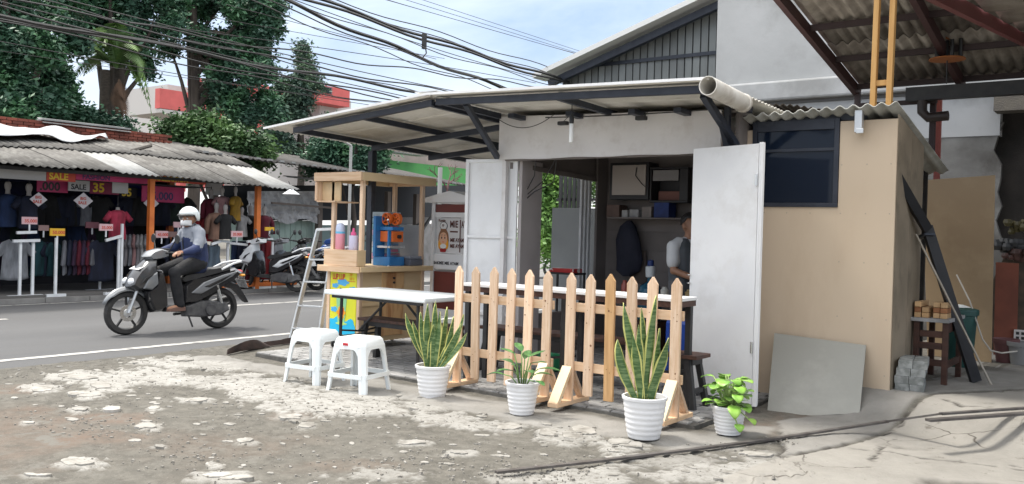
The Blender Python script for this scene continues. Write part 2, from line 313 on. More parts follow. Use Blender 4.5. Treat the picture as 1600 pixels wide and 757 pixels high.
def ground_mat():
    m = bpy.data.materials.new('lot_surface'); m.use_nodes = True; t = m.node_tree; b = t.nodes['Principled BSDF']; N = t.nodes.new; L = t.links.new
    tc = N('ShaderNodeTexCoord'); b.inputs['Roughness'].default_value = .93; b.inputs['Specular IOR Level'].default_value = .25
    def nz(s, d=8, r=.6):
        n = N('ShaderNodeTexNoise'); n.inputs['Scale'].default_value = s; n.inputs['Detail'].default_value = d; n.inputs['Roughness'].default_value = r; L(tc.outputs['Object'], n.inputs[0]); return n.outputs[0]
    def ramp(x, a, b_, lo=0, hi=1):
        r = N('ShaderNodeMapRange'); r.inputs[1].default_value = a; r.inputs[2].default_value = b_; r.inputs[3].default_value = lo; r.inputs[4].default_value = hi; L(x, r.inputs[0]); return r.outputs[0]
    def mix(f, a, c):
        x = N('ShaderNodeMix'); x.data_type = 'RGBA'; L(f, x.inputs[0])
        for i, q in ((6, a), (7, c)):
            if isinstance(q, tuple): x.inputs[i].default_value = (*q, 1)
            else: L(q, x.inputs[i])
        return x.outputs[2]
    def attr(n): a = N('ShaderNodeAttribute'); a.attribute_name = n; return a.outputs['Fac']
    def mul(a, c):
        q = N('ShaderNodeMath'); q.operation = 'MULTIPLY'; L(a, q.inputs[0])
        if isinstance(c, float): q.inputs[1].default_value = c
        else: L(c, q.inputs[1])
        return q.outputs[0]
    base = mix(ramp(nz(1.3), .35, .65), (.112, .106, .092), (.086, .081, .070))
    base = mix(ramp(nz(9, 9, .7), .42, .62), base, (.145, .136, .118))
    base = mix(ramp(nz(70, 4, .7), .60, .70), base, (.22, .21, .185))
    base = mix(ramp(nz(45, 4, .7), .60, .72), base, (.08, .072, .062))
    base = mix(mul(attr('brown'), ramp(nz(5, 8, .7), .3, .6)), base, (.155, .115, .09))
    cemc = mix(ramp(nz(4, 9, .7), .35, .7), (.365, .357, .335), (.26, .252, .233)); cemc = mix(ramp(nz(28, 7, .75), .50, .66), cemc, (.19, .178, .16)); cemc = mix(ramp(nz(8, 8, .75), .56, .64), cemc, (.16, .148, .13))
    base = mix(ramp(nz(3.5, 9, .75), .54, .62), base, (.155, .147, .13)); base = mix(ramp(nz(6.5, 9, .75), .58, .64), base, (.09, .081, .07)); base = mix(mul(attr('cement'), ramp(nz(20, 6, .7), .30, .42)), base, cemc)
    rc = mix(ramp(nz(2.5, 9, .65), .35, .68), (.28, .27, .252), (.205, .198, .183)); rc = mix(ramp(nz(7, 9, .8), .60, .75), rc, (.13, .118, .10)); base = mix(attr('ramp'), base, rc)
    sc = mix(ramp(nz(3.2, 9, .7), .35, .7), (.315, .30, .272), (.25, .238, .215)); sc = mix(ramp(nz(6, 9, .75), .60, .68), sc, (.15, .138, .118))
    vo = N('ShaderNodeTexVoronoi'); vo.feature = 'DISTANCE_TO_EDGE'; vo.inputs['Scale'].default_value = 1.6; vo.inputs['Randomness'].default_value = 1
    dm = N('ShaderNodeMix'); dm.data_type = 'VECTOR'; dm.inputs[0].default_value = .12; L(tc.outputs['Object'], dm.inputs[4]); nn = N('ShaderNodeTexNoise'); nn.inputs['Scale'].default_value = 5; L(tc.outputs['Object'], nn.inputs[0]); L(nn.outputs[1], dm.inputs[5]); L(dm.outputs[1], vo.inputs[0])
    hair = mul(ramp(vo.outputs[0], .0, .010, 1, 0), ramp(nz(1.2, 3, .5), .5, .6)); sc = mix(hair, sc, (.07, .06, .05))
    base = mix(attr('slab'), base, sc); base = mix(attr('crack'), base, (.05, .045, .04))
    L(base, b.inputs['Base Color'])
    bp = N('ShaderNodeBump'); bp.inputs['Strength'].default_value = .55; bp.inputs['Distance'].default_value = .012
    ad = N('ShaderNodeMath'); ad.operation = 'ADD'; L(nz(55, 6, .7), ad.inputs[0]); L(mul(nz(16, 8, .7), 1.0), ad.inputs[1]); L(ad.outputs[0], bp.inputs['Height']); L(bp.outputs[0], b.inputs['Normal'])
    return m
me.materials.append(ground_mat())
GZ2 = gz.reshape(nx, ny)
def gh(x, y): i = int(np.clip(np.searchsorted(xs, x), 0, nx-1)); j = int(np.clip(np.searchsorted(ys, y), 0, ny-1)); return float(GZ2[i, j])

# loose stones and rubble
b = M(); rs = random.Random(3)
def stone(x, y, r, zz=None):
    a = rs.random()*6; k = [r*(.6+.6*rs.random()) for _ in range(5)]; z = (gh(x, y) if zz is None else zz)+.004; h = r*(.2+.3*rs.random()); vs = []
    for j in range(5): t = a+j*2*pi/5; vs.append((x+k[j]*math.cos(t), y+k[j]*math.sin(t), z-.012))
    for j in range(5): t = a+j*2*pi/5+.2; vs.append((x+k[j]*.6*math.cos(t), y+k[j]*.6*math.sin(t), z+h))
    b.add(vs, [(5, 6, 7, 8, 9)]+[(j, (j+1) % 5, 5+(j+1) % 5, 5+j) for j in range(5)])
for _ in range(1500):
    x = rs.uniform(-8.5, -1.8); y = rs.uniform(2.8, 5.8)
    if y > 5.1 and -7.9 < x < -2.3: continue
    stone(x, y, .004+.011*rs.random()**3)
for (u, v, n, sp) in [(160, 672, 60, .25), (300, 715, 70, .3), (660, 725, 60, .2), (620, 722, 40, .25), (830, 745, 130, .22), (1215, 690, 30, .08), (940, 690, 50, .18), (500, 645, 40, .3), (1120, 700, 20, .1)]:
    c = P(u, v, Z=0)
    for _ in range(n): stone(c.x+rs.gauss(0, sp), c.y+rs.gauss(0, sp*.7), .005+.016*rs.random()**2)
b.obj('gravel', mat('gravel', (.24, .225, .20), .9, (.17, .158, .138), 30, col3=(.36, .34, .31), s3=14), kind='stuff', label='loose pebbles and crumbs of concrete scattered on the dirt lot', origin=(-4, 4, 0))

# broken flakes of old concrete lying proud of the dirt
flm = mat('flake_concrete', (.34, .325, .30), .9, (.25, .24, .215), 9, bump=.5, bscale=50, rand=.1, col3=(.17, .158, .14), s3=9)
def flake(bm, cx, cy, ax, ay, bx, by, th, zt):
    n = 17; R = [[], [], []]; ph = rs.random()*9
    for j in range(n):
        t = 2*pi*j/n; k = .80+.30*math.sin(2*t+ph)*.5+rs.uniform(-.16, .16); x = cx+(ax*math.cos(t)+bx*math.sin(t))*k; y = cy+(ay*math.cos(t)+by*math.sin(t))*k
        z = zt+th*(.75+.25*math.sin(t+ph)); R[0].append((x+(x-cx)*.06, y+(y-cy)*.06, zt-.04)); R[1].append((x, y, z)); R[2].append((cx+(x-cx)*.86, cy+(y-cy)*.86, z+.002))
    bm.rings(R, (0, 1))
for u, v, ru, rv, k in blobs:
    if ru > 45: continue
    for _ in range(1 if ru < 28 else 2):
        uu = u+rs.uniform(-.4, .4)*ru*(ru >= 28); f = .85 if ru < 28 else .6; c = P(uu, v+rs.uniform(-.3, .3)*rv, Z=0); a = P(uu+ru*f, v, Z=0)-P(uu, v, Z=0); b_ = P(uu, v-rv*f, Z=0)-P(uu, v, Z=0)
        if not (-8.4 < c.x < -1): continue
        b = M(); flake(b, c.x, c.y, a.x, a.y, b_.x, b_.y, .013, max(gh(c.x, c.y), gh(c.x+a.x*.7, c.y+a.y*.7), gh(c.x-a.x*.7, c.y-a.y*.7))-.004); b.obj('concrete_flake', flm, lot, w=True, smooth=False)
b = M()
for _ in range(260):
    x = rs.uniform(-8.4, -2.0); y = rs.uniform(3.0, 5.3); r = .012+.045*rs.random()**2.5; flake(b, x, y, r, rs.uniform(-.4, .4)*r, rs.uniform(-.4, .4)*r, r*.7, .006, gh(x, y))
b.obj('concrete_flake', flm, lot, w=True, kind='stuff')

# road, line markings, far pavement
asph = mat('asphalt', (.100, .101, .104), .85, (.076, .077, .08), .8, (1, .12, 1), bump=.5, bscale=120, col3=(.09, .09, .091), s3=5, contrast=(.3, .7))
linep = mat('road_paint', (.42, .41, .39), .7, (.18, .18, .18), 7, contrast=(.52, .66))
def sheet(name, x0, x1, y0, y1, z, m, jag=0, st=None):
    b = M()
    if not jag: b.add([(x0, y0, z), (x1, y0, z), (x1, y1, z), (x0, y1, z)], [(0, 1, 2, 3)])
    else:
        n = int((y1-y0)/.12); vs = []
        for i in range(n+1):
            y = y0+(y1-y0)*i/n; vs += [(x0, y, z), (x1+jag*(noise.noise(Vector((y*1.3, 2, 0)))+.4*noise.noise(Vector((y*6, 5, 0)))), y, z)]
        b.add(vs, [(2*i, 2*i+1, 2*i+3, 2*i+2) for i in range(n)])
    return b.obj(name, m, kind='structure')
sheet('road', -16.05, -8.62, -30, 90, -.1, asph, jag=0)
b = M(); n = 500
for i in range(n+1):
    y = -10+40*i/n; x = -8.55+.07*noise.noise(Vector((y*1.1, 2, 0)))+.05*noise.noise(Vector((y*5, 5, 0))); b.v += [(-8.8, y, -.096), (x, y, -.092+.055), (x+.05, y, -.15)]
b.f = [q for i in range(n) for q in ((3*i, 3*i+1, 3*i+4, 3*i+3), (3*i+1, 3*i+2, 3*i+5, 3*i+4))]; b.mi = [0]*len(b.f)
b.obj('road_edge', mat('old_asphalt', (.10, .098, .095), .9, (.06, .058, .055), 6, bump=.6, bscale=50, col3=(.14, .13, .12), s3=4), kind='structure')
sheet('edge_line', -9.73, -9.60, -30, 90, -.096, linep)
sheet('far_edge_line', -15.75, -15.65, -30, 90, -.096, linep)
b = M()
for k in range(-3, 12):
    y = 3.1+k*6.2; b.add([(-12.72-.95, y, -.096), (-12.6-.95, y, -.096), (-12.6-.95, y+2.85, -.096), (-12.72-.95, y+2.85, -.096)], [(0, 1, 2, 3)])
b.obj('centre_dashes', linep, kind='structure')
pave = mat('pavement', (.20, .196, .19), .9, (.15, .147, .143), 1.5, bump=.3, bscale=40)
b = M(); b.box(-30, -16.05, -30, 90, -.4, -.03); b.obj('far_pavement', pave, kind='structure')
b = M()
for k in range(60): b.box(-16.05, -15.93, -6+k*.8, -6+k*.8+.785, -.3, -.02)
b.obj('kerb', mat('kerb_stone', (.24, .235, .225), .9, (.17, .165, .16), 5), kind='structure')
# crumpled dark sheet at the corner of the platform
b = M(); n = 26; A = P(354, 556, Z=0); B = P(395, 546, Z=0); Cc = P(470, 536, Z=0); vs = []
for i in range(n+1):
    t = i/n; c = A.lerp(B, t/.35) if t < .35 else B.lerp(Cc, (t-.35)/.65); w = (.05+.30*math.sin(min(1, t*2.2)*pi)*(t < .5)+.12*(t >= .35)*(1-t))
    h = .03+.07*max(0, math.sin(t*9))*(1-t)
    vs += [(c.x, c.y, .01), (c.x-.02, c.y+w*.5, .03+h), (c.x-.05, c.y+w, .015)]
b.add(vs, [q for i in range(n) for q in ((3*i, 3*i+1, 3*i+4, 3*i+3), (3*i+1, 3*i+2, 3*i+5, 3*i+4))])
b.obj('rubber_mat', mat('brown_rubber', (.07, .045, .04), .8, (.04, .03, .028), 8), label='crumpled dark brown mat lying at the road corner of the tiled platform', cat='mat', solid=.006)

# tiled platform
b = M(); b.box(-7.7, -2.72, 5.84, 9.3, -.05, .030); plat = b.obj('platform', mat('joint_sand', (.13, .125, .115), .95, (.09, .086, .08), 20), kind='structure', origin=(-5, 7.5, 0))
tile1 = mat('paver_grey', (.30, .297, .293), .85, (.22, .217, .213), 9, rand=.14, bump=.3, bscale=60, col3=(.36, .353, .345), s3=5)
tiles = []; y = 5.85; r = 0
while y < 9.2:
    x = -7.69-(.105 if r % 2 else 0)
    while x < -2.75:
        x0 = max(x, -7.69); x1 = min(x+.2, -2.74)
        if x1-x0 > .04: tiles.append((x0, x1, y, y+.092, r))
        x += .214
    y += .106; r += 1
tiles.sort(key=lambda t: (t[2]//.3, abs(t[0]+4.5))); tiles.sort(key=lambda t: math.hypot(t[0], t[2]) + (4 if t[2] > 7.2 and t[0] > -7 else 0))
TM = {}
def tile_obj(x0, x1, y0, y1, par, m, z0, h):
    k = (round(x1-x0, 2), round(y1-y0, 3), h)
    if k not in TM:
        q = M(); w, d, e = (x1-x0)/2, (y1-y0)/2, .005
        q.rings([[(-w, -d, 0), (w, -d, 0), (w, d, 0), (-w, d, 0)], [(-w, -d, h-e), (w, -d, h-e), (w, d, h-e), (-w, d, h-e)], [(-w+e, -d+e, h), (w-e, -d+e, h), (w-e, d-e, h), (-w+e, d-e, h)]], (0, 1))
        o = q.obj('paver', m, par); TM[k] = o.data
    else: o = bpy.data.objects.new('paver', TM[k]); COL.objects.link(o); o.parent = par
    l = wm(par).translation; o.location = ((x0+x1)/2-l.x, (y0+y1)/2-l.y, z0-l.z); return o
for x0, x1, y0, y1, r in tiles[:300]:
    o = tile_obj(x0, x1, y0, y1, plat, tile1, .028+rs.uniform(-.002, .002), .015); o.rotation_euler = (rs.uniform(-.008, .008), rs.uniform(-.006, .006), rs.uniform(-.008, .008))
b = M()
for x0, x1, y0, y1, r in tiles[300:]: h = .04+rs.uniform(-.002, .002); b.box(x0, x1, y0, y1, .03, h)
b.obj('paver', tile1, plat, w=True, kind='stuff')
# right hand concrete floor
b = M(); b.box(-1.95, 6, 7.75, 13, -.1, .178); b.obj('yard_floor', mat('yard_concrete', (.18, .177, .17), .85, (.135, .13, .122), 1.5, bump=.3, bscale=50, col3=(.10, .093, .083), s3=1.6), kind='structure')
# ================================================================ the food stall
ST = T('food_stall', 'white food stall with navy steel canopy, open folding doors and white fascia', 'stall', (-4.4, 7.2, .04))
def zr(x, y):
    z = 2.64-(x+5.68)*.03 if x > -5.68 else 2.64+(x+5.68)*.084
    return z-(y-6.2)*.032
roofm = mat('roof_sheet', (.80, .77, .70), .7, (.72, .69, .62), 3, bump=.1, bscale=20, col3=(.62, .58, .50), s3=2)
for side, xa, xb in (('l', -8.08, -5.69), ('r', -5.66, -2.86)):
    y = 6.2
    while y < (9.7 if side == 'l' else 7.9):
        b = M(); n = 20; vs = []; m_ = 12
        for i in range(n+1):
            yy = y+.74*i/n
            for j in range(m_+1):
                x = xa+(xb-xa)*j/m_; z = zr(x, yy)+.010*math.cos(2*pi*(yy-6.2)/.074)+(.004 if side == 'r' else 0); vs.append((x, yy, z))
        b.add(vs, [(i*(m_+1)+j, i*(m_+1)+j+1, (i+1)*(m_+1)+j+1, (i+1)*(m_+1)+j) for i in range(n) for j in range(m_)])
        b.obj('roof_sheet', roofm, ST, w=True, smooth='all', solid=.004); y += .742
b = M(); b.bar((-8.10, 6.18, zr(-8.08, 6.2)+.0), (-5.68, 6.18, 2.645), .015, .022); b.bar((-5.68, 6.18, 2.645), (-2.84, 6.18, zr(-2.86, 6.2)+.004), .015, .022); b.obj('roof_edge_trim', white, ST, w=True)
b = M(); b.bar((-5.72, 6.19, 2.672), (-5.72, 9.8, 2.56), .26, .012); b.obj('ridge_cap', mat('ridge_metal', (.62, .63, .64), .45, (.5, .51, .52), 4, metal=.4), ST, w=True)
def beam(name, p, q, w=.05, h=.06, m=navy): b = M(); b.bar(p, q, w, h); return b.obj(name, m, ST, w=True, bevel=.003)
bz = lambda x, y, d=.055: (x, y, zr(x, y)-d)
beam('front_beam', bz(-7.72, 6.3), bz(-5.71, 6.3)); beam('front_beam', bz(-5.66, 6.3), bz(-2.92, 6.3))
for x, y0, y1 in ((-7.7, 6.34, 9.7), (-6.68, 6.34, 9.7), (-5.76, 6.34, 9.7), (-5.60, 6.34, 7.19), (-4.3, 6.34, 7.3), (-2.97, 6.34, 7.3)): beam('purlin', bz(x, y0), bz(x, y1), .045, .055)
beam('rafter', bz(-7.7, 7.45, .115), bz(-5.66, 7.45, .115)); beam('rafter', bz(-7.7, 8.45, .115), bz(-6.0, 8.45, .115)); beam('rafter', bz(-7.7, 9.6, .115), bz(-6.0, 9.6, .115))
beam('post', (-7.70, 7.45, .04), (-7.70, 7.45, zr(-7.7, 7.45)-.145), .075, .075)
beam('strut', (-5.60, 7.17, 2.13), (-5.34, 6.34, 2.55), .05, .05); beam('strut', (-3.03, 7.17, 2.15), (-2.99, 6.4, 2.48), .05, .06)
beam('strut', (-3.05, 7.16, 1.95), (-3.09, 6.98, 2.36), .05, .05)
for x in (-5.3, -4.62, -3.95, -3.5): beam('beam_end', (x, 6.98, zr(x, 7.0)-.085), (x, 7.3, zr(x, 7.3)-.085), .07, .045)
# fascia: a panel with slight waves
b = M(); n = 30; vs = []
for i in range(n+1):
    x = -5.60+(2.41)*i/n; dy = .004*math.sin(i*.9)
    for z in (2.105+.004*math.sin(i*.7), 2.3, zr(x, 7.2)-.06): vs.append((x, 7.2+dy, z))
b.add(vs, [q for i in range(n) for q in ((3*i, 3*i+3, 3*i+4, 3*i+1), (3*i+1, 3*i+4, 3*i+5, 3*i+2))]); b.obj('fascia', whitewall, ST, w=True, solid=.02)
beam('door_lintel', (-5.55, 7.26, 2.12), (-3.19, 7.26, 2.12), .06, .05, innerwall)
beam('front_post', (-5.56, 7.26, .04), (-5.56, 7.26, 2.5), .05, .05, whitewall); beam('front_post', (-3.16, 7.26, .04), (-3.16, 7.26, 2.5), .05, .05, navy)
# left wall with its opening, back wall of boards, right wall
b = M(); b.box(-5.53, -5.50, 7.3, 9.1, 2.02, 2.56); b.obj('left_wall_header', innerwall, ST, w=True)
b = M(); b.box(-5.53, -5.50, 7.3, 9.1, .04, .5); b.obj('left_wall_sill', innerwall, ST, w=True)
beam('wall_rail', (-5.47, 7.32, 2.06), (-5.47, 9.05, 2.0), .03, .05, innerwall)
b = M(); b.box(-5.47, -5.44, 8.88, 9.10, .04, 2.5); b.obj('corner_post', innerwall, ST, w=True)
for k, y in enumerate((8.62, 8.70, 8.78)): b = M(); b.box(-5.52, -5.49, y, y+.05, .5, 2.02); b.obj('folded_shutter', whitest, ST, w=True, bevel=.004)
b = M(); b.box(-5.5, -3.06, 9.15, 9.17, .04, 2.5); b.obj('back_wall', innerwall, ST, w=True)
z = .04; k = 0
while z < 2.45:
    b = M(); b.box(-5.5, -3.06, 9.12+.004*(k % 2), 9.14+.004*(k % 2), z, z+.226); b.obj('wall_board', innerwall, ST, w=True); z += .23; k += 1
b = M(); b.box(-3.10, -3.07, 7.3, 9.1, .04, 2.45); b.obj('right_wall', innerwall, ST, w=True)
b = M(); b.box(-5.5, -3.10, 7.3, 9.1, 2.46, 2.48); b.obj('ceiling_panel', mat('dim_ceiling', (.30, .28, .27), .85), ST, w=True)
# gutter pipe split open at its mouth
b = M(); R = []; Pc = Vector((-2.80, 6.13, 2.475))
Pe = P(1160, 161, Y=6.86); Pc = P(1106, 134, Y=6.13)
for yy, r in ((0, .072), (1, .072), (1, .066), (0, .066)):
    c = Pc.lerp(Pe, yy); R.append([(c.x+r*math.cos(2*pi*j/28), c.y, c.z+r*math.sin(2*pi*j/28)) for j in range(28)])
b.rings(R+[R[0]], (0, 0)); b.obj('gutter_pipe', mat('cream_pvc', (.74, .72, .67), .35, (.66, .63, .57), 3, col3=(.5, .46, .4), s3=4), ST, w=True, smooth=True)
b = M(); b.lathe([(.001, 0), (.070, 0), (.077, .01), (.077, .05), (.070, .06)], 24, (Pe.x, Pe.y-.02, Pe.z), 'y'); b.obj('pipe_collar', MATS['cream_pvc'], ST, w=True, smooth=True)
# folding door leaves
def leaf(a, c, z0=.07, z1=2.12, m=white, face=1, frame=True, braces=(1.28,), name='door_leaf'):
    a = Vector((*a, 0)); c = Vector((*c, 0)); d = (c-a); w = d.length; d.normalize(); n = Vector((d.y, -d.x, 0))*face; b = M()
    pl = lambda x, y, z: a+d*x+n*y+Vector((0, 0, z))
    def bx(x0, x1, y0, y1, za, zb):
        b.add([pl(x0, y0, za), pl(x1, y0, za), pl(x1, y1, za), pl(x0, y1, za), pl(x0, y0, zb), pl(x1, y0, zb), pl(x1, y1, zb), pl(x0, y1, zb)], [(0, 3, 2, 1), (4, 5, 6, 7), (0, 1, 5, 4), (1, 2, 6, 5), (2, 3, 7, 6), (3, 0, 4, 7)])
    bx(.005, w-.005, 0, .006, z0+.005, z1-.005); o = b.obj(name, m, ST, w=True)
    if frame:
        e = .006 if face > 0 else .006
        b = M()
        for x0, x1, za, zb in ((0, .035, z0, z1), (w-.035, w, z0, z1), (.035, w-.035, z1-.035, z1), (.035, w-.035, z0, z0+.035)): bx(x0, x1, e, .034, za, zb)
        for h in braces: bx(.035, w-.035, e, .03, h, h+.03)
        f = b.obj('door_frame', m, o, w=True, bevel=.002)
    return o
leaf((-6.02, 7.20), (-5.44, 7.33), braces=(1.30, .5))
leaf((-5.41, 7.345), (-5.50, 7.84), m=mat('mauve_white', (.62, .575, .57), .6, (.56, .52, .51), 3), face=-1, braces=(1.27, .5))
leaf((-3.31, 6.93), (-2.64, 6.70), m=white, frame=False)
r2 = leaf((-2.60, 6.715), (-3.10, 7.22), m=white, face=-1, braces=(1.3, .6))
b = M(); b.bar((-2.625, 6.712, .06), (-2.625, 6.712, 2.125), .035, .035); f = b.obj('door_edge', white, ST, w=True, bevel=.003)
for z in (1.83, .52): b = M(); b.tube([(-2.655, 6.688, z-.045), (-2.655, 6.688, z+.045)], .011, 8); b.obj('hinge', chrome, ST, w=True)
for z in (1.05, .98): b = M(); b.tube([(-3.33, 6.92, z), (-3.31, 6.90, z), (-3.29, 6.905, z+.004)], .005, 6); b.obj('latch_pin', chrome, ST, w=True)

# cables, spotlight boxes and bulbs under the canopy
def cable(pts, r, label, cat='cable', name='cable', m=None, group=None, n=5): b = M(); b.tube(pts, r, n); return b.obj(name, m or black, label=label, cat=cat, group=group)
def sagline(p, q, sag, n=14):
    p = Vector(p); q = Vector(q); return [p.lerp(q, i/n)-Vector((0, 0, sag*4*(i/n)*(1-i/n))) for i in range(n+1)]
cable(sagline((-5.60, 7.17, 2.52), (-4.86, 7.1, 2.52), .11), .004, 'thin black cable drooping across the left end of the white fascia')
cable(sagline((-5.0, 7.15, 2.50), (-3.2, 7.15, 2.475), .012), .006, 'black cable clipped straight along the top of the white fascia')
def bulb(x, y, ztop, drop, label, tube=False, lit=False):
    r = T('hanging_bulb' if tube else 'hanging_socket', label, 'lamp' if tube else 'lamp socket', (x, y, ztop-drop))
    b = M(); b.tube([(0, 0, .04), (0, 0, drop)], .004, 5); b.obj('cord', black, r)
    b = M(); b.lathe([(.012, -.03), (.021, -.02), (.021, .02), (.014, .045), (.006, .06)], 12); b.obj('socket', black, r, smooth=True)
    if tube: b = M(); b.lathe([(.004, -.20), (.017, -.19), (.019, -.17), (.019, -.035), (.012, -.025)], 14); b.obj('bulb', mat('bulb_white', (.82, .82, .80), .35), r, smooth=True)
bulb(-4.30, 6.55, 2.50, .135, 'white tube shaped bulb hanging on a cord before the fascia', True)
bulb(-7.45, 6.95, 2.36, .13, 'black lamp socket hanging under the left canopy above the drink cart')
bulb(-6.55, 8.9, 2.43, .14, 'black lamp socket hanging left of the stall behind the drink cart roof')
bulb(-5.95, 7.9, 2.50, .13, 'black lamp socket hanging beside the left corner of the fascia')
for u, v, z2, tx in ((880, 193, 2.52, 'left'), (1002, 185, 2.50, 'right')):
    q = P(u, v, Y=7.0); r = T('clip_lamp', 'small black clip lamp hanging on a wire, the %s one of two on the fascia' % tx, 'lamp', q)
    b = M(); b.box(-.05, .05, -.03, .03, -.018, .018); b.obj('lamp_body', black, r, bevel=.008); b = M(); b.tube([(0, 0, .015), (.01, .1, z2-q.z-.02)], .003, 4); b.obj('wire', black, r)
b = M(); b.tube([P(871, 240, Y=7.3), P(865, 285, Y=7.35), P(835, 300, Y=7.45), P(818, 315, Y=7.5)], .006, 5); b.tube([P(838, 238, Y=7.3), P(835, 275, Y=7.4), P(822, 300, Y=7.5), P(818, 335, Y=7.6)], .005, 5); b.tube([P(868, 250, Y=7.3), P(850, 282, Y=7.4), P(822, 306, Y=7.5)], .005, 5)
b.obj('dangling_wires', black, label='black wires dangling inside the doorway from its top left corner', cat='wires')

# ---------------- counter bar, benches, stools
def bench(name, label, cat, x0, x1, y, d, z, group=None, mtop=dkwood, legs=None, th=.03, brace=True):
    r = T(name, label, cat, ((x0+x1)/2, y, .04), 0, group); hx = (x1-x0)/2; z -= .04
    b = M(); b.box(-hx, hx, -d/2, d/2, z-th, z); b.obj('seat', mtop, r, bevel=.004)
    b = M(); b.box(-hx+.05, hx-.05, -d/2+.04, d/2-.04, z-th-.05, z-th-.001); b.obj('apron', black, r)
    for sx in (-1, 1):
        for sy in (-1, 1):
            b = M(); b.bar((sx*(hx-.02), sy*(d/2-.01), 0), (sx*(hx-.09), sy*(d/2-.05), z-th-.002), .045, .045, (0, 1, 0)); b.obj('leg', black, r, bevel=.003)
    for sx in (-1, 1): b = M(); b.box(sx*(hx-.045)-.015, sx*(hx-.045)+.015, -d/2+.05, d/2-.05, .12, .155); b.obj('stretcher', black, r)
    return r
bench('wooden_bench', 'long dark wooden bench behind the picket fence, under the counter', 'bench', -5.35, -3.55, 6.75, .26, .47)
bench('wooden_bench', 'dark bench behind the white folding table before the drink cart', 'bench', -6.62, -5.35, 6.38, .26, .47)
bench('wooden_stool', 'small dark wooden stool between the picket fence and the right door', 'stool', -3.22, -2.93, 6.42, .26, .46)
r = T('counter_table', 'long narrow white topped counter on black legs behind the picket fence', 'table', (-4.0, 6.2, .04))
b = M(); b.box(-1.08, 1.03, -.17, .17, .845, .87); b.obj('table_top', white, r, bevel=.003)
b = M(); b.box(-1.07, 1.02, -.16, .16, .80, .844); b.obj('apron', dkwood, r)
for x in (-1.02, 0, .98):
    for y in (-.13, .13): b = M(); b.box(x-.022, x+.022, y-.022, y+.022, 0, .80); b.obj('leg', black, r)
b = M(); b.bar((-1.0, .13, .15), (-.05, .13, .30), .02, .02); b.bar((.05, .13, .15), (1.0, .13, .3), .02, .02); b.obj('brace', black, r)
# ---------------- folding table
r = T('folding_table', 'white rectangular folding table with black legs beside the picket fence', 'table', (-6.06, 6.27, .0)); z = .755
b = M(); b.box(-.67, .67, -.37, .37, z-.045, z); b.obj('table_top', plasticw, r, bevel=.012)
for x, dx in ((-.52, .05), (.5, -.05)):
    for y in (-.27, .27): b = M(); b.tube([(x, y, z-.05), (x-dx*.3, y, .02)], .016, 8); b.obj('leg', black, r, smooth=True)
    b = M(); b.tube([(x-dx*.2, -.27, .30), (x-dx*.2, .27, .30)], .011, 6); b.obj('crossbar', black, r)
    s = 1 if x < 0 else -1
    b = M(); b.tube([(x, -.03, .34), (x+s*.42, -.03, z-.06)], .012, 6); b.tube([(x, -.27, .36), (x+s*.05, -.03, .34)], .010, 6); b.tube([(x, .27, .36), (x+s*.05, -.03, .34)], .010, 6); b.obj('brace', black, r)
for y in (-.32, .32): b = M(); b.box(-.6, .6, y-.01, y+.01, z-.075, z-.046); b.obj('rail', black, r)
# ---------------- plastic stools
def plastic_stool(loc, rz, label, red, first=None):
    r = T('plastic_stool', label, 'stool', loc, rz, 'white plastic stools'); H = .455; t = .150; bt = .205
    b = M(); b.rings([[(sx*(w-c) if k else sx*w, sy*w if k else sy*(w-c), z) for (sx, sy, k) in ((-1, -1, 1), (1, -1, 1), (1, -1, 0), (1, 1, 0), (1, 1, 1), (-1, 1, 1), (-1, 1, 0), (-1, -1, 0))] for w, c, z in ((t+.012, .035, H-.07), (t, .035, H-.012), (t-.012, .035, H))], (0, 1))
    b.obj('seat', plasticw, r, smooth=True, bevel=.004, solid=.006)
    for sx in (-1, 1):
        for sy in (-1, 1):
            b = M(); R = []
            for k in range(9):
                f = k/8; z = (H-.05)*(1-f); w = t+.010+(bt-t-.010)*f; a = .062-.012*f + (.05*max(0, (.16-f)/.16)**2); c = .028
                # L-shaped leg: outer corner chamfered, inner corner open
                R.append([(sx*(w-a), sy*w, z), (sx*(w-c), sy*w, z), (sx*w, sy*(w-c), z), (sx*w, sy*(w-a), z), (sx*(w-.022), sy*(w-a), z), (sx*(w-.022), sy*(w-.030), z), (sx*(w-.030), sy*(w-.022), z), (sx*(w-a), sy*(w-.022), z)])
            b.rings(R, (1, 1)); b.obj('leg', plasticw, r, smooth=True)
    b = M(); w = t+.014
    for a in range(4):
        s, c = round(math.sin(a*pi/2)), round(math.cos(a*pi/2)); q = lambda x, y, z: (x*c-y*s, x*s+y*c, z); n = 12; vs = []
        for i in range(n+1):   # arched apron between the legs
            x = -.105+.21*i/n; e = abs(x)/.105; zz = H-.085-.055*max(0, (e-.55)/.45)**2; vs += [q(x, -w, H-.055), q(x, -w-.003, zz), q(x, -w+.006, zz), q(x, -w+.006, H-.055)]
        b.rings([vs[4*i:4*i+4] for i in range(n+1)])
        if a % 2 == 0: w2 = t+.012+(bt-t)*.62; b.add([q(x, -w2+dy, z) for x in (-w2+.03, w2-.03) for dy, z in ((0, .135), (.012, .135), (.012, .17), (0, .17))], [(0, 1, 2, 3), (7, 6, 5, 4), (0, 4, 5, 1), (1, 5, 6, 2), (2, 6, 7, 3), (3, 7, 4, 0)])
        if a % 2: w2 = t+.012+(bt-t)*.62; b.add([q(x, -w2+dy, z) for x in (-w2+.03, w2-.03) for dy, z in ((0, .135), (.012, .135), (.012, .17), (0, .17))], [(0, 1, 2, 3), (7, 6, 5, 4), (0, 4, 5, 1), (1, 5, 6, 2), (2, 6, 7, 3), (3, 7, 4, 0)])
    b.obj('apron', plasticw, r, smooth=True)
    if red: b = M(); b.box(-.045, .005, -w-.006, -w-.001, H-.055, H-.035); b.obj('sticker', mat('red_sticker', (.55, .03, .04), .5), r)
    return r
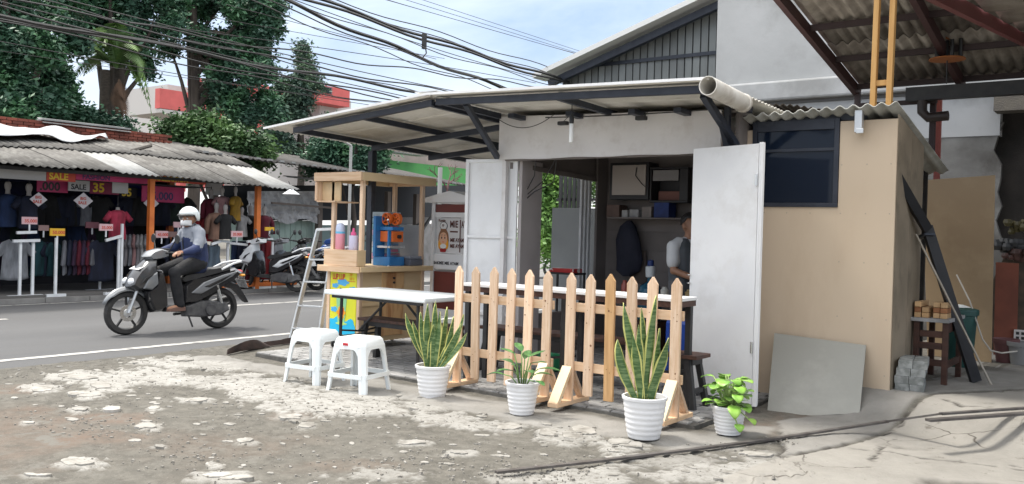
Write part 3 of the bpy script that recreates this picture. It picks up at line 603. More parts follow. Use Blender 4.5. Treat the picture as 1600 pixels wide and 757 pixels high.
plastic_stool((-5.46, 5.19, .005), math.radians(10), 'white plastic stool nearer the camera, with a small red sticker', True)
plastic_stool((-6.07, 5.24, .005), math.radians(8), 'white plastic stool farther left, without a sticker', False)
# ================================================================ picket fences
def fence(loc, xs_, label, odd):
    r = T('picket_fence', label, 'fence', loc, 0, 'wooden picket fences'); fr = random.Random(len(label))
    for i, x in enumerate(xs_):
        b = M(); w = .040; h = 1.03+fr.uniform(-.006, .006); z0 = (.02 if i in (0, len(xs_)-1) else .075+fr.uniform(-.01, .01))
        b.poly((x, -.002, 0), (1, 0, 0), (0, 0, 1), [(-w, z0), (w, z0), (w, h-.052), (.004, h), (-.004, h), (-w, h-.052)], .024)
        tl = fr.uniform(-.012, .012); b.v = [(px+(pz-.5)*tl, py+.0025*math.sin(pz*4+i), pz) for px, py, pz in b.v]
        b.obj('picket', pined if i == odd else pine, r, bevel=.003)
    b = M()
    for i, x in enumerate(xs_):
        for z in (.30, .76):
            for k in (-1, 1): b.lathe([(.001, 0), (.0035, 0), (.0035, .001)], 6, (x+.014*k, -.0275, z+.012*k*(1 if i % 2 else -1)), 'y')
        for k in range(fr.randint(1, 3)): zz = fr.uniform(.15, .9); rr = fr.uniform(.004, .009); b.lathe([(.001, 0), (rr, 0), (rr*.9, .001)], 8, (x+fr.uniform(-.025, .025), -.0272, zz), 'y')
    b.obj('nail_heads', mat('knot_brown', (.20, .09, .04), .7), r, kind='stuff')
    for z in (.30, .76): b = M(); b.box(xs_[0]-.05, xs_[-1]+.05, .002, .024, z-.035, z+.035); b.obj('rail', pineh, r, bevel=.003)
    for x in (xs_[0]-.01, xs_[-1]-.01):
        b = M(); b.box(x-.045, x+.045, -.22, .24, .0, .035); b.obj('foot', pineh, r, bevel=.003)
        b = M(); b.add([(x-.043, -.215, .036), (x+.043, -.215, .036), (x+.043, -.17, .036), (x-.043, -.17, .036), (x-.043, -.032, .30), (x+.043, -.032, .30), (x+.043, -.030, .255), (x-.043, -.030, .255)], [(0, 3, 2, 1), (4, 5, 6, 7), (0, 1, 5, 4), (1, 2, 6, 5), (2, 3, 7, 6), (3, 0, 4, 7)]); b.obj('brace', mat('pale_pine', (.80, .66, .46), .6, (.72, .55, .36), 5), r, bevel=.002)
        b = M(); b.add([(x-.03, .20, .036), (x+.03, .20, .036), (x+.03, .16, .036), (x-.03, .16, .036), (x-.03, .032, .28), (x+.03, .032, .28), (x+.03, .030, .24), (x-.03, .030, .24)], [(0, 1, 2, 3), (7, 6, 5, 4), (0, 4, 5, 1), (1, 5, 6, 2), (2, 6, 7, 3), (3, 7, 4, 0)]); b.obj('brace', pine, r, bevel=.002)
    return r
fence((-4.0, 5.85, .040), [-.935, -.745, -.558, -.378, -.198, -.015], 'left one of the two pine picket fences, beside the folding table', 9)
fence((-3.0, 5.85, .040), [-.79, -.615, -.433, -.247, -.083, .115], 'right one of the two pine picket fences, with one honey coloured picket', 2)

# ================================================================ potted plants
def pot(r, rb, rt, h, ribs=7):
    prof = [(rb*.8, 0), (rb, .003)]
    for i in range(ribs*4+1):
        t = i/(ribs*4); rr = rb+(rt-rb)*(t**.7); prof.append((rr+.0022*math.cos(i*pi/2*1.0)*(1 if t < .86 else 0), .005+(h-.03)*t))
    prof += [(rt+.008, h-.022), (rt+.010, h-.004), (rt+.004, h), (rt-.006, h-.002), (rt-.012, h-.05), (rt*.5, h-.052)]
    b = M(); b.lathe(prof, 40, cap=(1, 0)); b.obj('pot', potw, r, smooth=True)
    b = M(); n = 16; b.add([((rt-.012)*math.cos(2*pi*j/n), (rt-.012)*math.sin(2*pi*j/n), h-.035) for j in range(n)]+[(0, 0, h-.025)], [(j, (j+1) % n, n) for j in range(n)]); b.obj('soil', soilm, r)
snk = mat('snake_leaf', (.055, .12, .035), .42, (.17, .25, .10), 10, (1, 1, 7), contrast=(.45, .62)); sne = mat('snake_leaf_edge', (.62, .60, .20), .45, (.50, .52, .16), 8)
def blade(b, base, tip, w, bend, rnd, face, n=12):
    base = Vector(base); tip = Vector(tip); d = tip-base; side = Vector((math.cos(face), math.sin(face), 0)); nrm = Vector((-math.sin(face), math.cos(face), 0))
    off = Vector((bend[0], bend[1], 0)); R = []; 
    for i in range(n+1):
        t = i/n; c = base+d*t-off*(t*t-t)*1.0; ww = w*(.55+.45*math.sin(min(1, t*1.5)*pi/2))*(1 if t < .6 else max(.02, 1-((t-.6)/.4)**1.8)); tw = rnd*.9*(t-.3); s = side*math.cos(tw)+nrm*math.sin(tw); m_ = nrm*math.cos(tw)-side*math.sin(tw)
        wav = .006*math.sin(t*14+rnd*7); R.append([c-s*ww+m_*(ww*.30+wav), c-s*ww*.76+m_*(ww*.17), c+m_*0, c+s*ww*.76+m_*(ww*.17), c+s*ww+m_*(ww*.30-wav)])
    k = len(b.v); b.v += [tuple(p) for r in R for p in r]
    for i in range(n):
        for j in range(4): b.f.append((k+i*5+j, k+i*5+j+1, k+(i+1)*5+j+1, k+(i+1)*5+j)); b.mi.append(1 if j in (0, 3) else 0)
def snake(loc, rb, rt, h, leaves, label):
    r = T('potted_plant', label, 'potted plant', loc, 0, 'potted plants along the stall front'); pot(r, rb, rt, h); fr = random.Random(5)
    for (du, dv, w, bx) in leaves:      # du sideways reach, dv height above rim, seen from the lot
        a = fr.uniform(-.6, .6); hx, hy = .8, .6; dy = fr.uniform(-.06, .06)
        base = (du*.22*hx+fr.uniform(-.03, .03), du*.22*hy+fr.uniform(-.05, .05), h-.045); tip = (du*hx-dy*hy, du*hy+dy*hx, h+dv)
        b = M(); blade(b, base, tip, w, (bx*hx, bx*hy), fr.uniform(-1, 1), math.radians(37)+a); b.obj('leaf', [snk, sne], r, smooth='all', solid=.003)
    return r
snake((-4.84, 5.42, .01), .10, .138, .265, [(-.24, .41, .030, -.10), (-.17, .36, .026, -.05), (-.11, .43, .03, -.02), (-.05, .50, .032, -.03), (.01, .52, .03, .02), (.05, .44, .034, .0), (.10, .47, .028, .04), (.16, .40, .028, .05), (.22, .34, .026, .06), (.27, .27, .03, .08), (.24, .42, .022, .08), (-.08, .27, .03, .03), (.08, .28, .034, -.02), (.0, .33, .03, .02), (-.02, .25, .034, -.05), (.15, .22, .028, .0)],
      'wide snake plant in ribbed white pot between the stools and the fence')
snake((-2.86, 5.35, .01), .105, .145, .285, [(-.16, .62, .038, -.02), (-.05, .60, .030, .05), (.05, .68, .036, .0), (.14, .40, .040, .07), (-.20, .38, .042, -.11), (-.10, .42, .036, -.02), (-.02, .32, .040, -.05), (.08, .46, .03, .03), (.02, .44, .03, .03), (-.06, .48, .03, .01), (.11, .30, .034, -.02)],
      'tall snake plant with yellow edged leaves in the largest white pot')
def leafy(loc, rb, rt, h, label, leaves, ml, ms, cup=.25):
    r = T('potted_plant', label, 'potted plant', loc, 0, 'potted plants along the stall front'); pot(r, rb, rt, h); fr = random.Random(9)
    for (a, reach, z, ln, w, droop) in leaves:
        d = Vector((math.cos(a), math.sin(a), 0)); p = Vector((d.x*.02, d.y*.02, h-.05)); q = Vector((d.x*reach, d.y*reach, h+z)); s = Vector((-d.y, d.x, 0)); b = M()
        mid = p.lerp(q, .55)+Vector((0, 0, .03)); b.tube([p, mid, q], .004, 5, mi=1); n = 8; R = []
        for i in range(n+1):
            t = i/n; c = q+d*(ln*t*math.cos(droop*t))+Vector((0, 0, ln*(.35*t*(1-droop)-.55*droop*t*t))); ww = w*math.sin(pi*min(1, t*.93+.04))**.75; tw = fr.uniform(-.05, .05); R.append([c-s*ww+Vector((0, 0, ww*cup)), c-s*ww*.5+Vector((0, 0, ww*cup*.3)), c, c+s*ww*.5+Vector((0, 0, ww*cup*.3)), c+s*ww+Vector((0, 0, ww*cup+tw*ww))])
        b.rings(R, (0, 0), False); b.obj('leaf', [ml, ms], r, smooth='all', solid=.0015)
    return r
fr = random.Random(2); dl = mat('dieffenbachia_leaf', (.045, .14, .04), .38, (.11, .24, .07), 30, contrast=(.5, .6)); st = mat('green_stem', (.16, .28, .08), .5)
leafy((-3.92, 5.40, .01), .088, .122, .245, 'small dark green leafy plant in white pot before the left fence', [(2.9, .12, .12, .17, .036, .35), (3.5, .15, .04, .15, .034, .5), (.3, .12, .10, .19, .034, .4), (.9, .10, .05, .16, .035, .5), (5.6, .09, .09, .16, .034, .3), (2.0, .06, .16, .17, .034, .1), (1.2, .05, .18, .15, .03, .1), (4.4, .08, .08, .16, .034, .3), (-.3, .14, .02, .14, .03, .5), (2.5, .04, .22, .15, .034, .05), (4.9, .04, .12, .15, .03, .2), (3.2, .08, .20, .14, .03, .2), (.0, .07, .14, .14, .03, .2)], dl, st)
pl = mat('pothos_leaf', (.16, .36, .05), .4, (.30, .50, .09), 9, rand=.2)
lv = [(fr.uniform(0, 6.28), fr.uniform(.02, .12), fr.uniform(-.01, .20), fr.uniform(.08, .11), fr.uniform(.036, .050), fr.uniform(.3, .9)) for _ in range(52)]+[(5.3, .12, .02, .16, .045, .9), (5.5, .15, -.10, .09, .035, .95), (5.9, .18, -.06, .09, .03, .8), (5.4, .14, .10, .12, .04, .8)]
leafy((-2.475, 5.86, .012), .082, .112, .20, 'bright green pothos spilling from white pot by the right door', lv, pl, mat('pale_stem', (.3, .42, .14), .5), .15)

# ================================================================ wooden drinks cart
CT = T('drink_cart', 'pine wood drinks cart on castors with a yellow poster on its end', 'cart', (-7.29, 7.17, .04))
def pc(name, x0, x1, y0, y1, z0, z1, m, par=CT, bevel=.004, w=True): b = M(); b.box(x0, x1, y0, y1, z0, z1); return b.obj(name, m, par, w=w, bevel=bevel)
x0, x1, y0, y1 = -7.55, -7.03, 6.66, 7.68
pc('counter_top', x0-.085, x1+.06, y0-.06, y1+.07, .925, .950, plyw)
pc('counter_edge', x0-.085, x1+.06, y0-.075, y0-.061, .885, .952, pineh); pc('counter_edge', x1+.061, x1+.075, y0-.06, y1+.07, .895, .951, plyw)
pc('end_panel', x0+.03, x1-.03, y0+.012, y0+.02, .14, .915, plyw); pc('end_panel', x0+.03, x1-.03, y1-.02, y1-.012, .14, .92, plyw)
pc('side_panel', x1-.02, x1-.012, y0+.04, y1-.04, .14, .92, plyw); pc('side_panel', x0+.012, x0+.02, y0+.04, y1-.04, .14, .92, plyw)
pc('bottom_board', x0+.01, x1-.01, y0+.02, y1-.02, .125, .139, plyw)
for x in (x0, x1-.045):
    for y in (y0, y1-.045): pc('corner_post', x, x+.045, y, y+.045, .11, .924, pine)
pc('cabinet_door', x1-.011, x1+.003, 7.0, 7.34, .18, .66, mat('knotty_pine', (.62, .38, .18), .55, (.42, .2, .08), 3, (1, 5, 1), contrast=(.45, .62)))
pc('drawer_front', x1-.011, x1+.003, 7.0, 7.34, .70, .88, MATS['knotty_pine'])
for z in (.77, .82): b = M(); b.lathe([(.001, 0), (.012, 0), (.012, .02), (.001, .022)], 12, (x1+.004, 7.17, z), 'x'); b.obj('knob', black, CT, w=True, smooth=True)
pc('side_rail', x1-.01, x1+.004, 6.71, 6.98, .52, .56, plyw)
for x in (x0+.08, x1-.08):
    for y in (y0+.05, y1-.06):
        b = M(); b.lathe([(.012, -.012), (.036, -.012), (.04, -.008), (.04, .008), (.036, .012), (.012, .012)], 18, (x, y, .081), 'x'); c = b.obj('castor', black, CT, w=True, smooth=True)
        b = M(); b.lathe([(.001, -.014), (.016, -.014), (.016, .014), (.001, .014)], 12, (x, y, .081), 'x'); b.box(x-.022, x-.017, y-.012, y+.012, .08, .128); b.box(x+.017, x+.022, y-.012, y+.012, .08, .128); b.obj('fork', alu, c, w=True)
for x, y, u_ in ((x0+.02, y0+.02, 0), (x1-.055, y0+.02, 0), (x0+.02, y1-.055, 0), (x1-.055, y1-.055, 0)): pc('post', x, x+.045, y, y+.045, .951, 1.91, pine)
pc('roof_board', x0-.17, x1+.04, y0-.05, y1+.08, 1.95, 1.965, plyw)
for a in ((x0-.17, x1+.06, y0-.075, y0-.05, 1.875, 1.97), (x0-.17, x1+.04, y1+.08, y1+.10, 1.88, 1.966)): pc('roof_edge', *a, pineh)
for a in ((x1+.041, x1+.062, y0-.049, y1+.10, 1.878, 1.968), (x0-.19, x0-.171, y0-.06, y1+.1, 1.878, 1.968)): pc('roof_edge', *a, plyw)
# hanging open box at the left of the roof
a0, a1 = x0-.17, x0+.16
pc('roof_box_side', a0, a0+.03, y0-.06, y0+.30, 1.66, 1.873, pine); pc('roof_box_side', a0+.031, a1, y0+.02, y0+.04, 1.66, 1.873, plyw); pc('roof_box_side', a0+.031, a1, y0-.06, y0+.30, 1.645, 1.659, pineh)
pc('front_box', x0+.0, x1-.0, y0-.055, y0-.04, .953, 1.13, pineh, bevel=.003); pc('front_box', x0, x1, y0+.07, y0+.08, .953, 1.128, plyw); pc('front_box', x1-.012, x1, y0-.039, y0+.069, .953, 1.129, plyw); pc('front_box', x0, x0+.012, y0-.039, y0+.069, .953, 1.129, plyw); pc('front_box', x0+.013, x1-.013, y0-.039, y0+.069, 1.115, 1.127, plyw)
# poster: yellow print with clouds and a cup
po = pc('poster', x0+.055, x1-.055, y0+.004, y0+.0115, .20, .895, mat('poster_yellow', (.78, .74, .03), .4, (.70, .72, .04), 3), bevel=0)
yf = y0+.004; px0 = x0+.055; pw = x1-x0-.11
def art(name, pts, m, lay, o=None, par=po): b = M(); b.poly(o or (px0, yf-.0012*lay, .20), (1, 0, 0), (0, 0, 1), pts, .001); return b.obj(name, m, par, w=True)
def cloud(cx, cy, rx, ry, k=5):
    pts = []
    for j in range(24): t = 2*pi*j/24; q = 1+.16*math.cos(k*t); pts.append((min(max(cx+rx*q*math.cos(t), .002), pw-.002), max(cy+ry*q*math.sin(t), .002)))
    return pts
blu = mat('poster_blue', (.08, .42, .78), .4); cy_ = mat('poster_cyan', (.02, .50, .80), .4); red = mat('print_red', (.66, .045, .03), .45); org = mat('poster_orange', (.85, .38, .02), .4); prb = mat('print_black', (.03, .03, .035), .5)
for c in ((.10, .06, .16, .13), (.30, .05, .14, .12)): art('blue_cloud', cloud(*c), cy_, 1 if c[0] < .2 else 2)
for c in ((.20, .57, .09, .035), (.08, .53, .05, .025), (.36, .50, .06, .03), (.07, .27, .055, .028)): art('blue_cloud', cloud(*c), blu, 1)
cupm = mat('cup_green', (.30, .62, .33), .3); art('cup', [(.13, .13), (.24, .13), (.275, .44), (.10, .44)], cupm, 3)
art('cup_foot', cloud(.19, .12, .08, .02, 4), mat('cup_lime', (.5, .75, .2), .4), 4); art('cup_emblem', cloud(.185, .24, .065, .065, 6), org, 4)
art('cup_letters', [(.15, .20), (.22, .22), (.23, .29), (.16, .28)], red, 5)
art('cup_topping', cloud(.187, .455, .085, .05, 7), prb, 4)
for i, (a, c) in enumerate(((.15, .47), (.19, .44), (.22, .47), (.17, .43), (.21, .49))): art('topping_fleck', cloud(a, c, .010, .006, 4), mat('pale_grey', (.6, .6, .62), .5), 5)
text('LUP LUP', .088, (px0+.035, yf-.0035, .20+.60), (1, 0, 0), (0, 0, 1), red, po, bold=.025, sx=.60, ext=.0006)
for i, s in enumerate(('LUP', 'LUP 1c')): text(s, .040, (px0+.305+.0*i, yf-.0035, .20+.645-.042*i), (1, .0, 0), (0, 0, 1), org, po, bold=.03, sx=.62, ext=.0006)
art('red_line', [(.285, .585), (.395, .585), (.395, .59), (.285, .59)], red, 3)
# goods on the cart
def bottle(x, y, z, r, h, mb, mc, label, cap, band=None):
    t = T('squeeze_bottle', label, 'bottle', (x, y, z)); b = M(); b.lathe([(r*.9, 0), (r, .01), (r, h*.62), (r*.97, h*.66)], 20, cap=(1, 1)); b.obj('body', mb, t, smooth=True)
    b = M()
    if cap == 'dome': b.lathe([(r*.99, h*.66), (r*.99, h*.8), (r*.85, h*.93), (r*.5, h*.99), (.002, h)], 20, cap=(0, 1))
    else: b.lathe([(r*.6, h*.66), (r*.6, h*.78), (r*.3, h*.82), (r*.22, h*.98), (.002, h)], 14)
    b.obj('cap', mc, t, smooth=True)
    if band: b = M(); b.lathe([(r*1.01, h*.60), (r*1.01, h*.68)], 20, cap=(0, 0)); b.obj('band', band, t, smooth=True)
bottle(-7.37, 6.675, 1.128, .052, .29, mat('pink_plastic', (.80, .33, .40), .35), mat('lilac_clear', (.55, .62, .80), .2), 'pink bottle with clear blue dome cap on the cart shelf', 'dome', mat('sky_plastic', (.15, .5, .75), .35))
bottle(-7.16, 6.675, 1.128, .050, .24, mat('pale_lilac', (.62, .58, .74), .35), mat('hot_pink', (.75, .12, .30), .4), 'pale lilac bottle with hot pink nozzle on the cart shelf', 'nozzle')
cols = [(.62, .62, .66), (.55, .30, .42), (.45, .62, .66), (.60, .60, .64), (.30, .45, .55), (.5, .35, .45), (.28, .52, .55), (.25, .42, .55), (.40, .5, .56)]
for i in range(9):
    t = M(); z = .952+.068*i; t.box(-7.50, -7.26, 7.28, 7.50, z, z+.064); o = t.obj('carton', mat('carton_%d' % i, cols[i % 9], .5, tuple(c*.6 for c in cols[i % 9]), 14), label='cup carton %s of the tall stack on the drinks cart' % ['at the bottom', 'second from the bottom', 'third from the bottom', 'fourth from the bottom', 'in the middle', 'fourth from the top', 'third from the top', 'second from the top', 'at the top'][i], cat='carton', group='cartons stacked on the drinks cart', bevel=.003)
    q = M(); q.box(-7.51, -7.501, 7.30, 7.48, z+.01, z+.05); q.obj('flap', mat('teal_card', (.10, .38, .42), .5), o, w=True)
    q = M(); q.box(-7.255, -7.25, 7.32, 7.46, z+.015, z+.045); q.obj('label_print', mat('pink_print', (.6, .2, .3), .5) if i % 2 == 0 else mat('blue_print', (.2, .35, .55), .5), o, w=True)
SM = T('cup_sealer', 'blue and orange hand operated cup sealing machine on the cart counter', 'machine', (-7.2, 7.25, .951)); bl = mat('sealer_blue', (.03, .20, .48), .4, (.02, .15, .4), 9); oc = mat('sealer_orange', (.75, .16, .03), .4)
pc('base', -.14, .12, -.10, .14, 0, .10, bl, SM, w=False); pc('column', -.13, -.09, -.12, .12, .101, .56, bl, SM, w=False); pc('column', .08, .10, -.10, -.06, .101, .40, bl, SM, w=False)
pc('heater_box', -.085, .115, -.05, .12, .27, .39, oc, SM, w=False); pc('cup_tray', -.085, .12, -.10, .14, .20, .225, alu, SM, w=False); pc('top_plate', -.085, .12, -.06, .12, .40, .44, bl, SM, w=False)
b = M(); b.lathe([(.001, 0), (.022, 0), (.022, .03), (.001, .032)], 14, (.116, .04, .33), 'x'); b.obj('dial', black, SM, smooth=True)
for k, (x, y) in enumerate(((-.03, 0), (.07, .05))):
    b = M(); b.lathe([(.055, -.02), (.07, -.02), (.07, .02), (.055, .02)], 20, (x, y, .53), 'y', cap=(0, 0))
    for j in range(5): a = j*2*pi/5; b.bar((x, y, .53), (x+.062*math.cos(a), y, .53+.062*math.sin(a)), .018, .018, (0, 1, 0))
    b.obj('film_wheel', oc, SM, smooth=True, solid=.004)
b = M(); b.tube([(.03, -.02, .44), (.05, -.06, .50), (.08, -.10, .52)], .010, 8); b.obj('handle', chrome, SM)
t = T('cash_box', 'dark grey flat machine on the right end of the cart counter', 'machine', (-7.15, 7.52, .951)); pc('case', -.13, .13, -.10, .12, 0, .075, mat('slate_plastic', (.10, .11, .14), .4), t, w=False, bevel=.01); pc('case_lid', -.12, .12, -.09, .11, .076, .11, mat('slate_light', (.2, .22, .26), .35), t, w=False, bevel=.01)
b = M(); b.box(-7.42, -7.12, 7.665, 7.675, .98, 1.42); b.obj('backing_sheet', mat('grey_panel', (.38, .40, .42), .45, (.33, .34, .36), 3), label='plain grey panel standing at the back of the cart counter', cat='panel')
b = M(); b.tube([P(600, 414, Z=.956), P(607, 407, Z=.965), P(618, 412, Z=.956), P(606, 416, Z=.956)], .006, 6); b.obj('white_cable', plasticw, label='loose coil of white cable on the cart counter', cat='cable')

# ================================================================ stepladder leaning by the cart
LD = T('stepladder', 'slim aluminium ladder leaning beside the drinks cart near the road', 'ladder', (-8.1, 6.85, -.01)); B1 = P(453, 536, Z=0); B2 = P(497, 541, Z=0.0); T1 = P(497, 359, Y=6.98); T2 = P(524, 358, Y=6.98)
for a, c in ((B1, T1), (B2, T2)): b = M(); b.bar(a, c, .028, .05, (0, 1, 0)); b.obj('rail', alu, LD, w=True, bevel=.003)
b = M(); b.bar(T1, T2, .05, .03); b.obj('top_bar', whitest, LD, w=True)
for k, t in enumerate((.13, .33, .54, .735)): b = M(); b.bar(B1.lerp(T1, t), B2.lerp(T2, t), .07, .018); b.obj('step', alu, LD, w=True, bevel=.002)
for a in (B1, B2): b = M(); b.box(a.x-.025, a.x+.025, a.y-.035, a.y+.035, 0, .04); b.obj('rubber_foot', black, LD, w=True)

# ================================================================ noodle cart behind the left door
NC = T('noodle_cart', 'white and maroon noodle cart with gabled top behind the left door', 'cart', (-6.85, 8.1, .04)); mar = mat('maroon_panel', (.17, .035, .028), .5, (.13, .03, .025), 4)
def nb(name, x0, x1, y0, y1, z0, z1, m, bevel=.003): b = M(); b.box(x0, x1, y0, y1, z0, z1); return b.obj(name, m, NC, w=True, bevel=bevel)
X0, X1, Y0, Y1 = -7.14, -6.50, 7.9, 8.5
for x in (X0, X1-.05):
    for y in (Y0, Y1-.05): nb('post', x, x+.05, y, y+.05, .04, 1.69, white)
nb('maroon_panel', X0+.051, X1-.051, Y0+.012, Y0+.02, 1.58, 1.675, mar); nb('cross_rail', X0+.051, X1-.051, Y0+.004, Y0+.03, 1.52, 1.579, white)
nb('cross_rail', X0+.051, X1-.051, Y0+.004, Y0+.03, .91, 1.09, white); nb('counter', X0-.03, X1+.03, Y0+.031, Y1+.02, .90, .93, white)
nb('maroon_panel', X0+.051, X1-.051, Y0+.012, Y0+.02, .44, .88, mar); nb('cross_rail', X0+.051, X1-.051, Y0+.004, Y0+.03, .36, .439, white); nb('side_panel', X0+.012, X0+.02, Y0+.05, Y1-.05, .44, .89, white)
b = M(); b.poly((X0-.10, Y0-.06, 1.695), (1, 0, 0), (0, 0, 1), [(0, 0), (.84, 0), (.84, .045), (.42, .135), (0, .045)], -.7); b.obj('gable_roof', white, NC, w=True, bevel=.004)
gl = nb('glass_pane', X0+.06, X1-.051, Y0+.035, Y0+.039, 1.095, 1.515, mat('poster_white', (.72, .71, .70), .35, (.68, .66, .65), 4), 0)
yg = Y0+.033; O = (X0+.06, yg, 1.095)
def ga(name, pts, m, lay): b = M(); b.poly((O[0], yg-.0014*lay, O[2]), (1, 0, 0), (0, 0, 1), pts, .001); return b.obj(name, m, gl, w=True)
ov = lambda cx, cy, rx, ry: [(cx+rx*math.cos(2*pi*j/20), cy+ry*math.sin(2*pi*j/20)) for j in range(20)]
skp = mat('print_skin', (.72, .42, .27), .5); brp = mat('print_brown', (.28, .13, .06), .5); wp = mat('print_white', (.78, .77, .75), .5)
ga('hair', ov(.11, .17, .082, .125), brp, 1); ga('hair_side', ov(.055, .11, .025, .06), org, 2); ga('hair_side', ov(.165, .11, .025, .06), org, 2); ga('face', ov(.11, .175, .062, .075), skp, 3); ga('hat_outline', ov(.11, .325, .060, .050), prb, 2); ga('hat', ov(.11, .325, .053, .043), wp, 3)
ga('hat_band', [(.065, .265), (.155, .265), (.155, .29), (.065, .29)], brp, 4)
for x in (.085, .135): ga('eye', ov(x, .185, .008, .014), prb, 4); ga('eyebrow', [(x-.014, .212), (x+.014, .216), (x+.014, .221), (x-.014, .217)], prb, 4)
ga('mouth', ov(.11, .135, .018, .004), red, 4); ga('hands', ov(.11, .085, .05, .028), wp, 4); ga('bowl', [(.055, .055), (.165, .055), (.15, .015), (.07, .015)], mat('print_maroon', (.35, .02, .02), .5), 5)
dkp = mat('print_dark', (.12, .04, .03), .5)
text('Kantin', .042, (O[0]+.03, yg-.006, O[2]+.375), (1, 0, 0), (0, 0, 1), dkp, gl, ext=.0006)
text('FF', .04, (O[0]+.085, yg-.0075, O[2]+.315), (1, 0, 0), (0, 0, 1), dkp, gl, ext=.0006)
text('MIE', .112, (O[0]+.205, yg-.003, O[2]+.31), (1, 0, 0), (0, 0, 1), dkp, gl, bold=.02, sx=.74, ext=.0006); text('AYAM', .112, (O[0]+.385, yg-.003, O[2]+.31), (1, 0, 0), (0, 0, 1), dkp, gl, bold=.02, sx=.45, ext=.0006)
ga('underline', [(.21, .25), (.33, .25), (.33, .268), (.21, .268)], dkp, 2)
for i, s in enumerate(('MIE AYAM', 'MIE AYAM')): text(s, .062, (O[0]+.215, yg-.003, O[2]+.14-.07*i), (1, 0, 0), (0, 0, 1), dkp, gl, bold=.03, sx=.75, ext=.0006)
ga('dark_strip', [(.36, .02), (.375, .02), (.375, .40), (.36, .40)], dkp, 3)
text('BAKMIE MIE AYAM', .05, (X0+.045, Y0+.0025, .965), (1, 0, 0), (0, 0, 1), prb, NC, bold=.04, sx=.95, ext=.0006)
# ================================================================ beige shed at the right
SH = T('beige_shed', 'beige board shed with dark window and wavy asbestos roof', 'shed', (-2.5, 7.5, .1)); SY = 7.5; XR = -1.825; XL = -3.06
def sb(name, x0, x1, y0, y1, z0, z1, m=beige, bevel=.002, par=SH): b = M(); b.box(x0, x1, y0, y1, z0, z1); return b.obj(name, m, par, w=True, bevel=bevel)
WX0, WX1, WZ0, WZ1 = -3.02, -2.275, 1.65, 2.39
sb('wall_panel', -3.19, WX0, SY, SY+.02, 1.9, 2.32); b = M(); b.poly((0, SY, 0), (1, 0, 0), (0, 0, 1), [(-3.19, .0), (-2.4, .0), (XR, .165), (XR, 2.36), (WX1+.003, 2.36), (WX1+.003, WZ0), (-3.19, WZ0)], -.02); b.obj('wall_panel', beige, SH, w=True)
b = M()
for x in (-2.25, -2.05, XR-.04):
    for z in (.3, .75, 1.2, 1.6, 2.0): b.lathe([(.001, 0), (.006, 0), (.006, .002)], 6, (x, SY-.0015, z), 'y', cap=(1, 1))
for x in (-2.9, -2.7, -2.5): b.lathe([(.001, 0), (.006, 0), (.006, .002)], 6, (x, SY-.0025, 1.60), 'y', cap=(1, 1))
b.obj('screw_heads', mat('screw_grey', (.42, .35, .27), .6), SH, w=True, kind='stuff')
wf = sb('window', WX0-.0, WX1, SY-.012, SY+.0, WZ0, WZ0+.035, navy)
for a in ((WX0, WX0+.04, WZ0+.036, WZ1), (WX1-.04, WX1, WZ0+.036, WZ1), (WX0+.041, WX1-.041, 2.30, WZ1), (WX0+.041, WX1-.041, 2.12, 2.145)): sb('frame_bar', a[0], a[1], SY-.012, SY+.02, a[2], a[3], navy, par=wf)
gm = mat('dark_glass', (.008, .014, .028), .08, spec=.22); sb('pane', WX0+.04, WX1-.04, SY+.004, SY+.010, WZ0+.036, 2.119, gm, 0, wf); sb('pane', WX0+.04, WX1-.04, SY+.004, SY+.010, 2.146, 2.299, gm, 0, wf)
sb('wall_batten', -3.10, XR-.25, SY+.03, SY+.08, 2.37, 2.43, navy)
# side wall falling away to the back
zt = lambda y: 2.40-(y-7.5)*.20
yy = SY+.024
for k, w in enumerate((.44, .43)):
    b = M(); b.add([(XR, yy, .17), (XR, yy+w, .17), (XR, yy+w, zt(yy+w)), (XR, yy, zt(yy))], [(0, 1, 2, 3)]); b.obj('side_panel', mat('beige_shaded', (.30, .245, .18), .8, (.22, .18, .13), 2.5, col3=(.17, .14, .10), s3=3), SH, w=True, solid=.012); yy += w+.006  # darker copy of the front beige, the side's shade put into its colour
sb('back_wall', XL, XR, 8.41, 8.43, .1, 2.2)
# corrugated roof, sheet by sheet
x = -3.24; k = 0
while x < XR-.1:
    b = M(); n = 36; w = min(.72, XR+.04-x); vs = []
    for j in range(8):
        for i in range(n+1): xx = x+w*i/n; y = 7.36+2.0*j/7; vs.append((xx, y, 2.428-(y-7.36)*.2+.016*math.sin(2*pi*(xx+3.24)/.108)+(xx+3.24)*.02+.004*k))
    b.add(vs, [(j*(n+1)+i, j*(n+1)+i+1, (j+1)*(n+1)+i+1, (j+1)*(n+1)+i) for j in range(7) for i in range(n)]); b.obj('roof_sheet', asb, SH, w=True, smooth='all', solid=.008); x += .72; k += 1
b = M(); q = P(1342, 190, Y=7.42); b.box(q.x-.03, q.x+.03, 7.40, 7.46, q.z-.09, q.z+.09); b.box(q.x-.012, q.x+.045, 7.39, 7.40, q.z-.10, q.z-.06); b.obj('pipe_bracket', alu, SH, w=True, bevel=.004)
# rusty jagged scrap sheet between the two roofs
b = M(); n = 40; vs = []
for j in (0, 1, 2):
    for i in range(n+1): x = -3.12+.62*i/n; y = 7.9+.35*j+(.02*(i % 3) if j == 2 else 0); vs.append((x, y, 2.60+.012*math.sin(i*1.5)-.04*j+(-.10*(i/n)**2)))
b.add(vs, [(j*(n+1)+i, j*(n+1)+i+1, (j+1)*(n+1)+i+1, (j+1)*(n+1)+i) for j in range(2) for i in range(n)]); b.obj('scrap_roof_sheet', mat('rust_dark', (.07, .055, .045), .9, (.03, .025, .02), 9), label='dark rusty corrugated scrap lying between the gutter pipe and shed roof', cat='metal sheet', solid=.004)

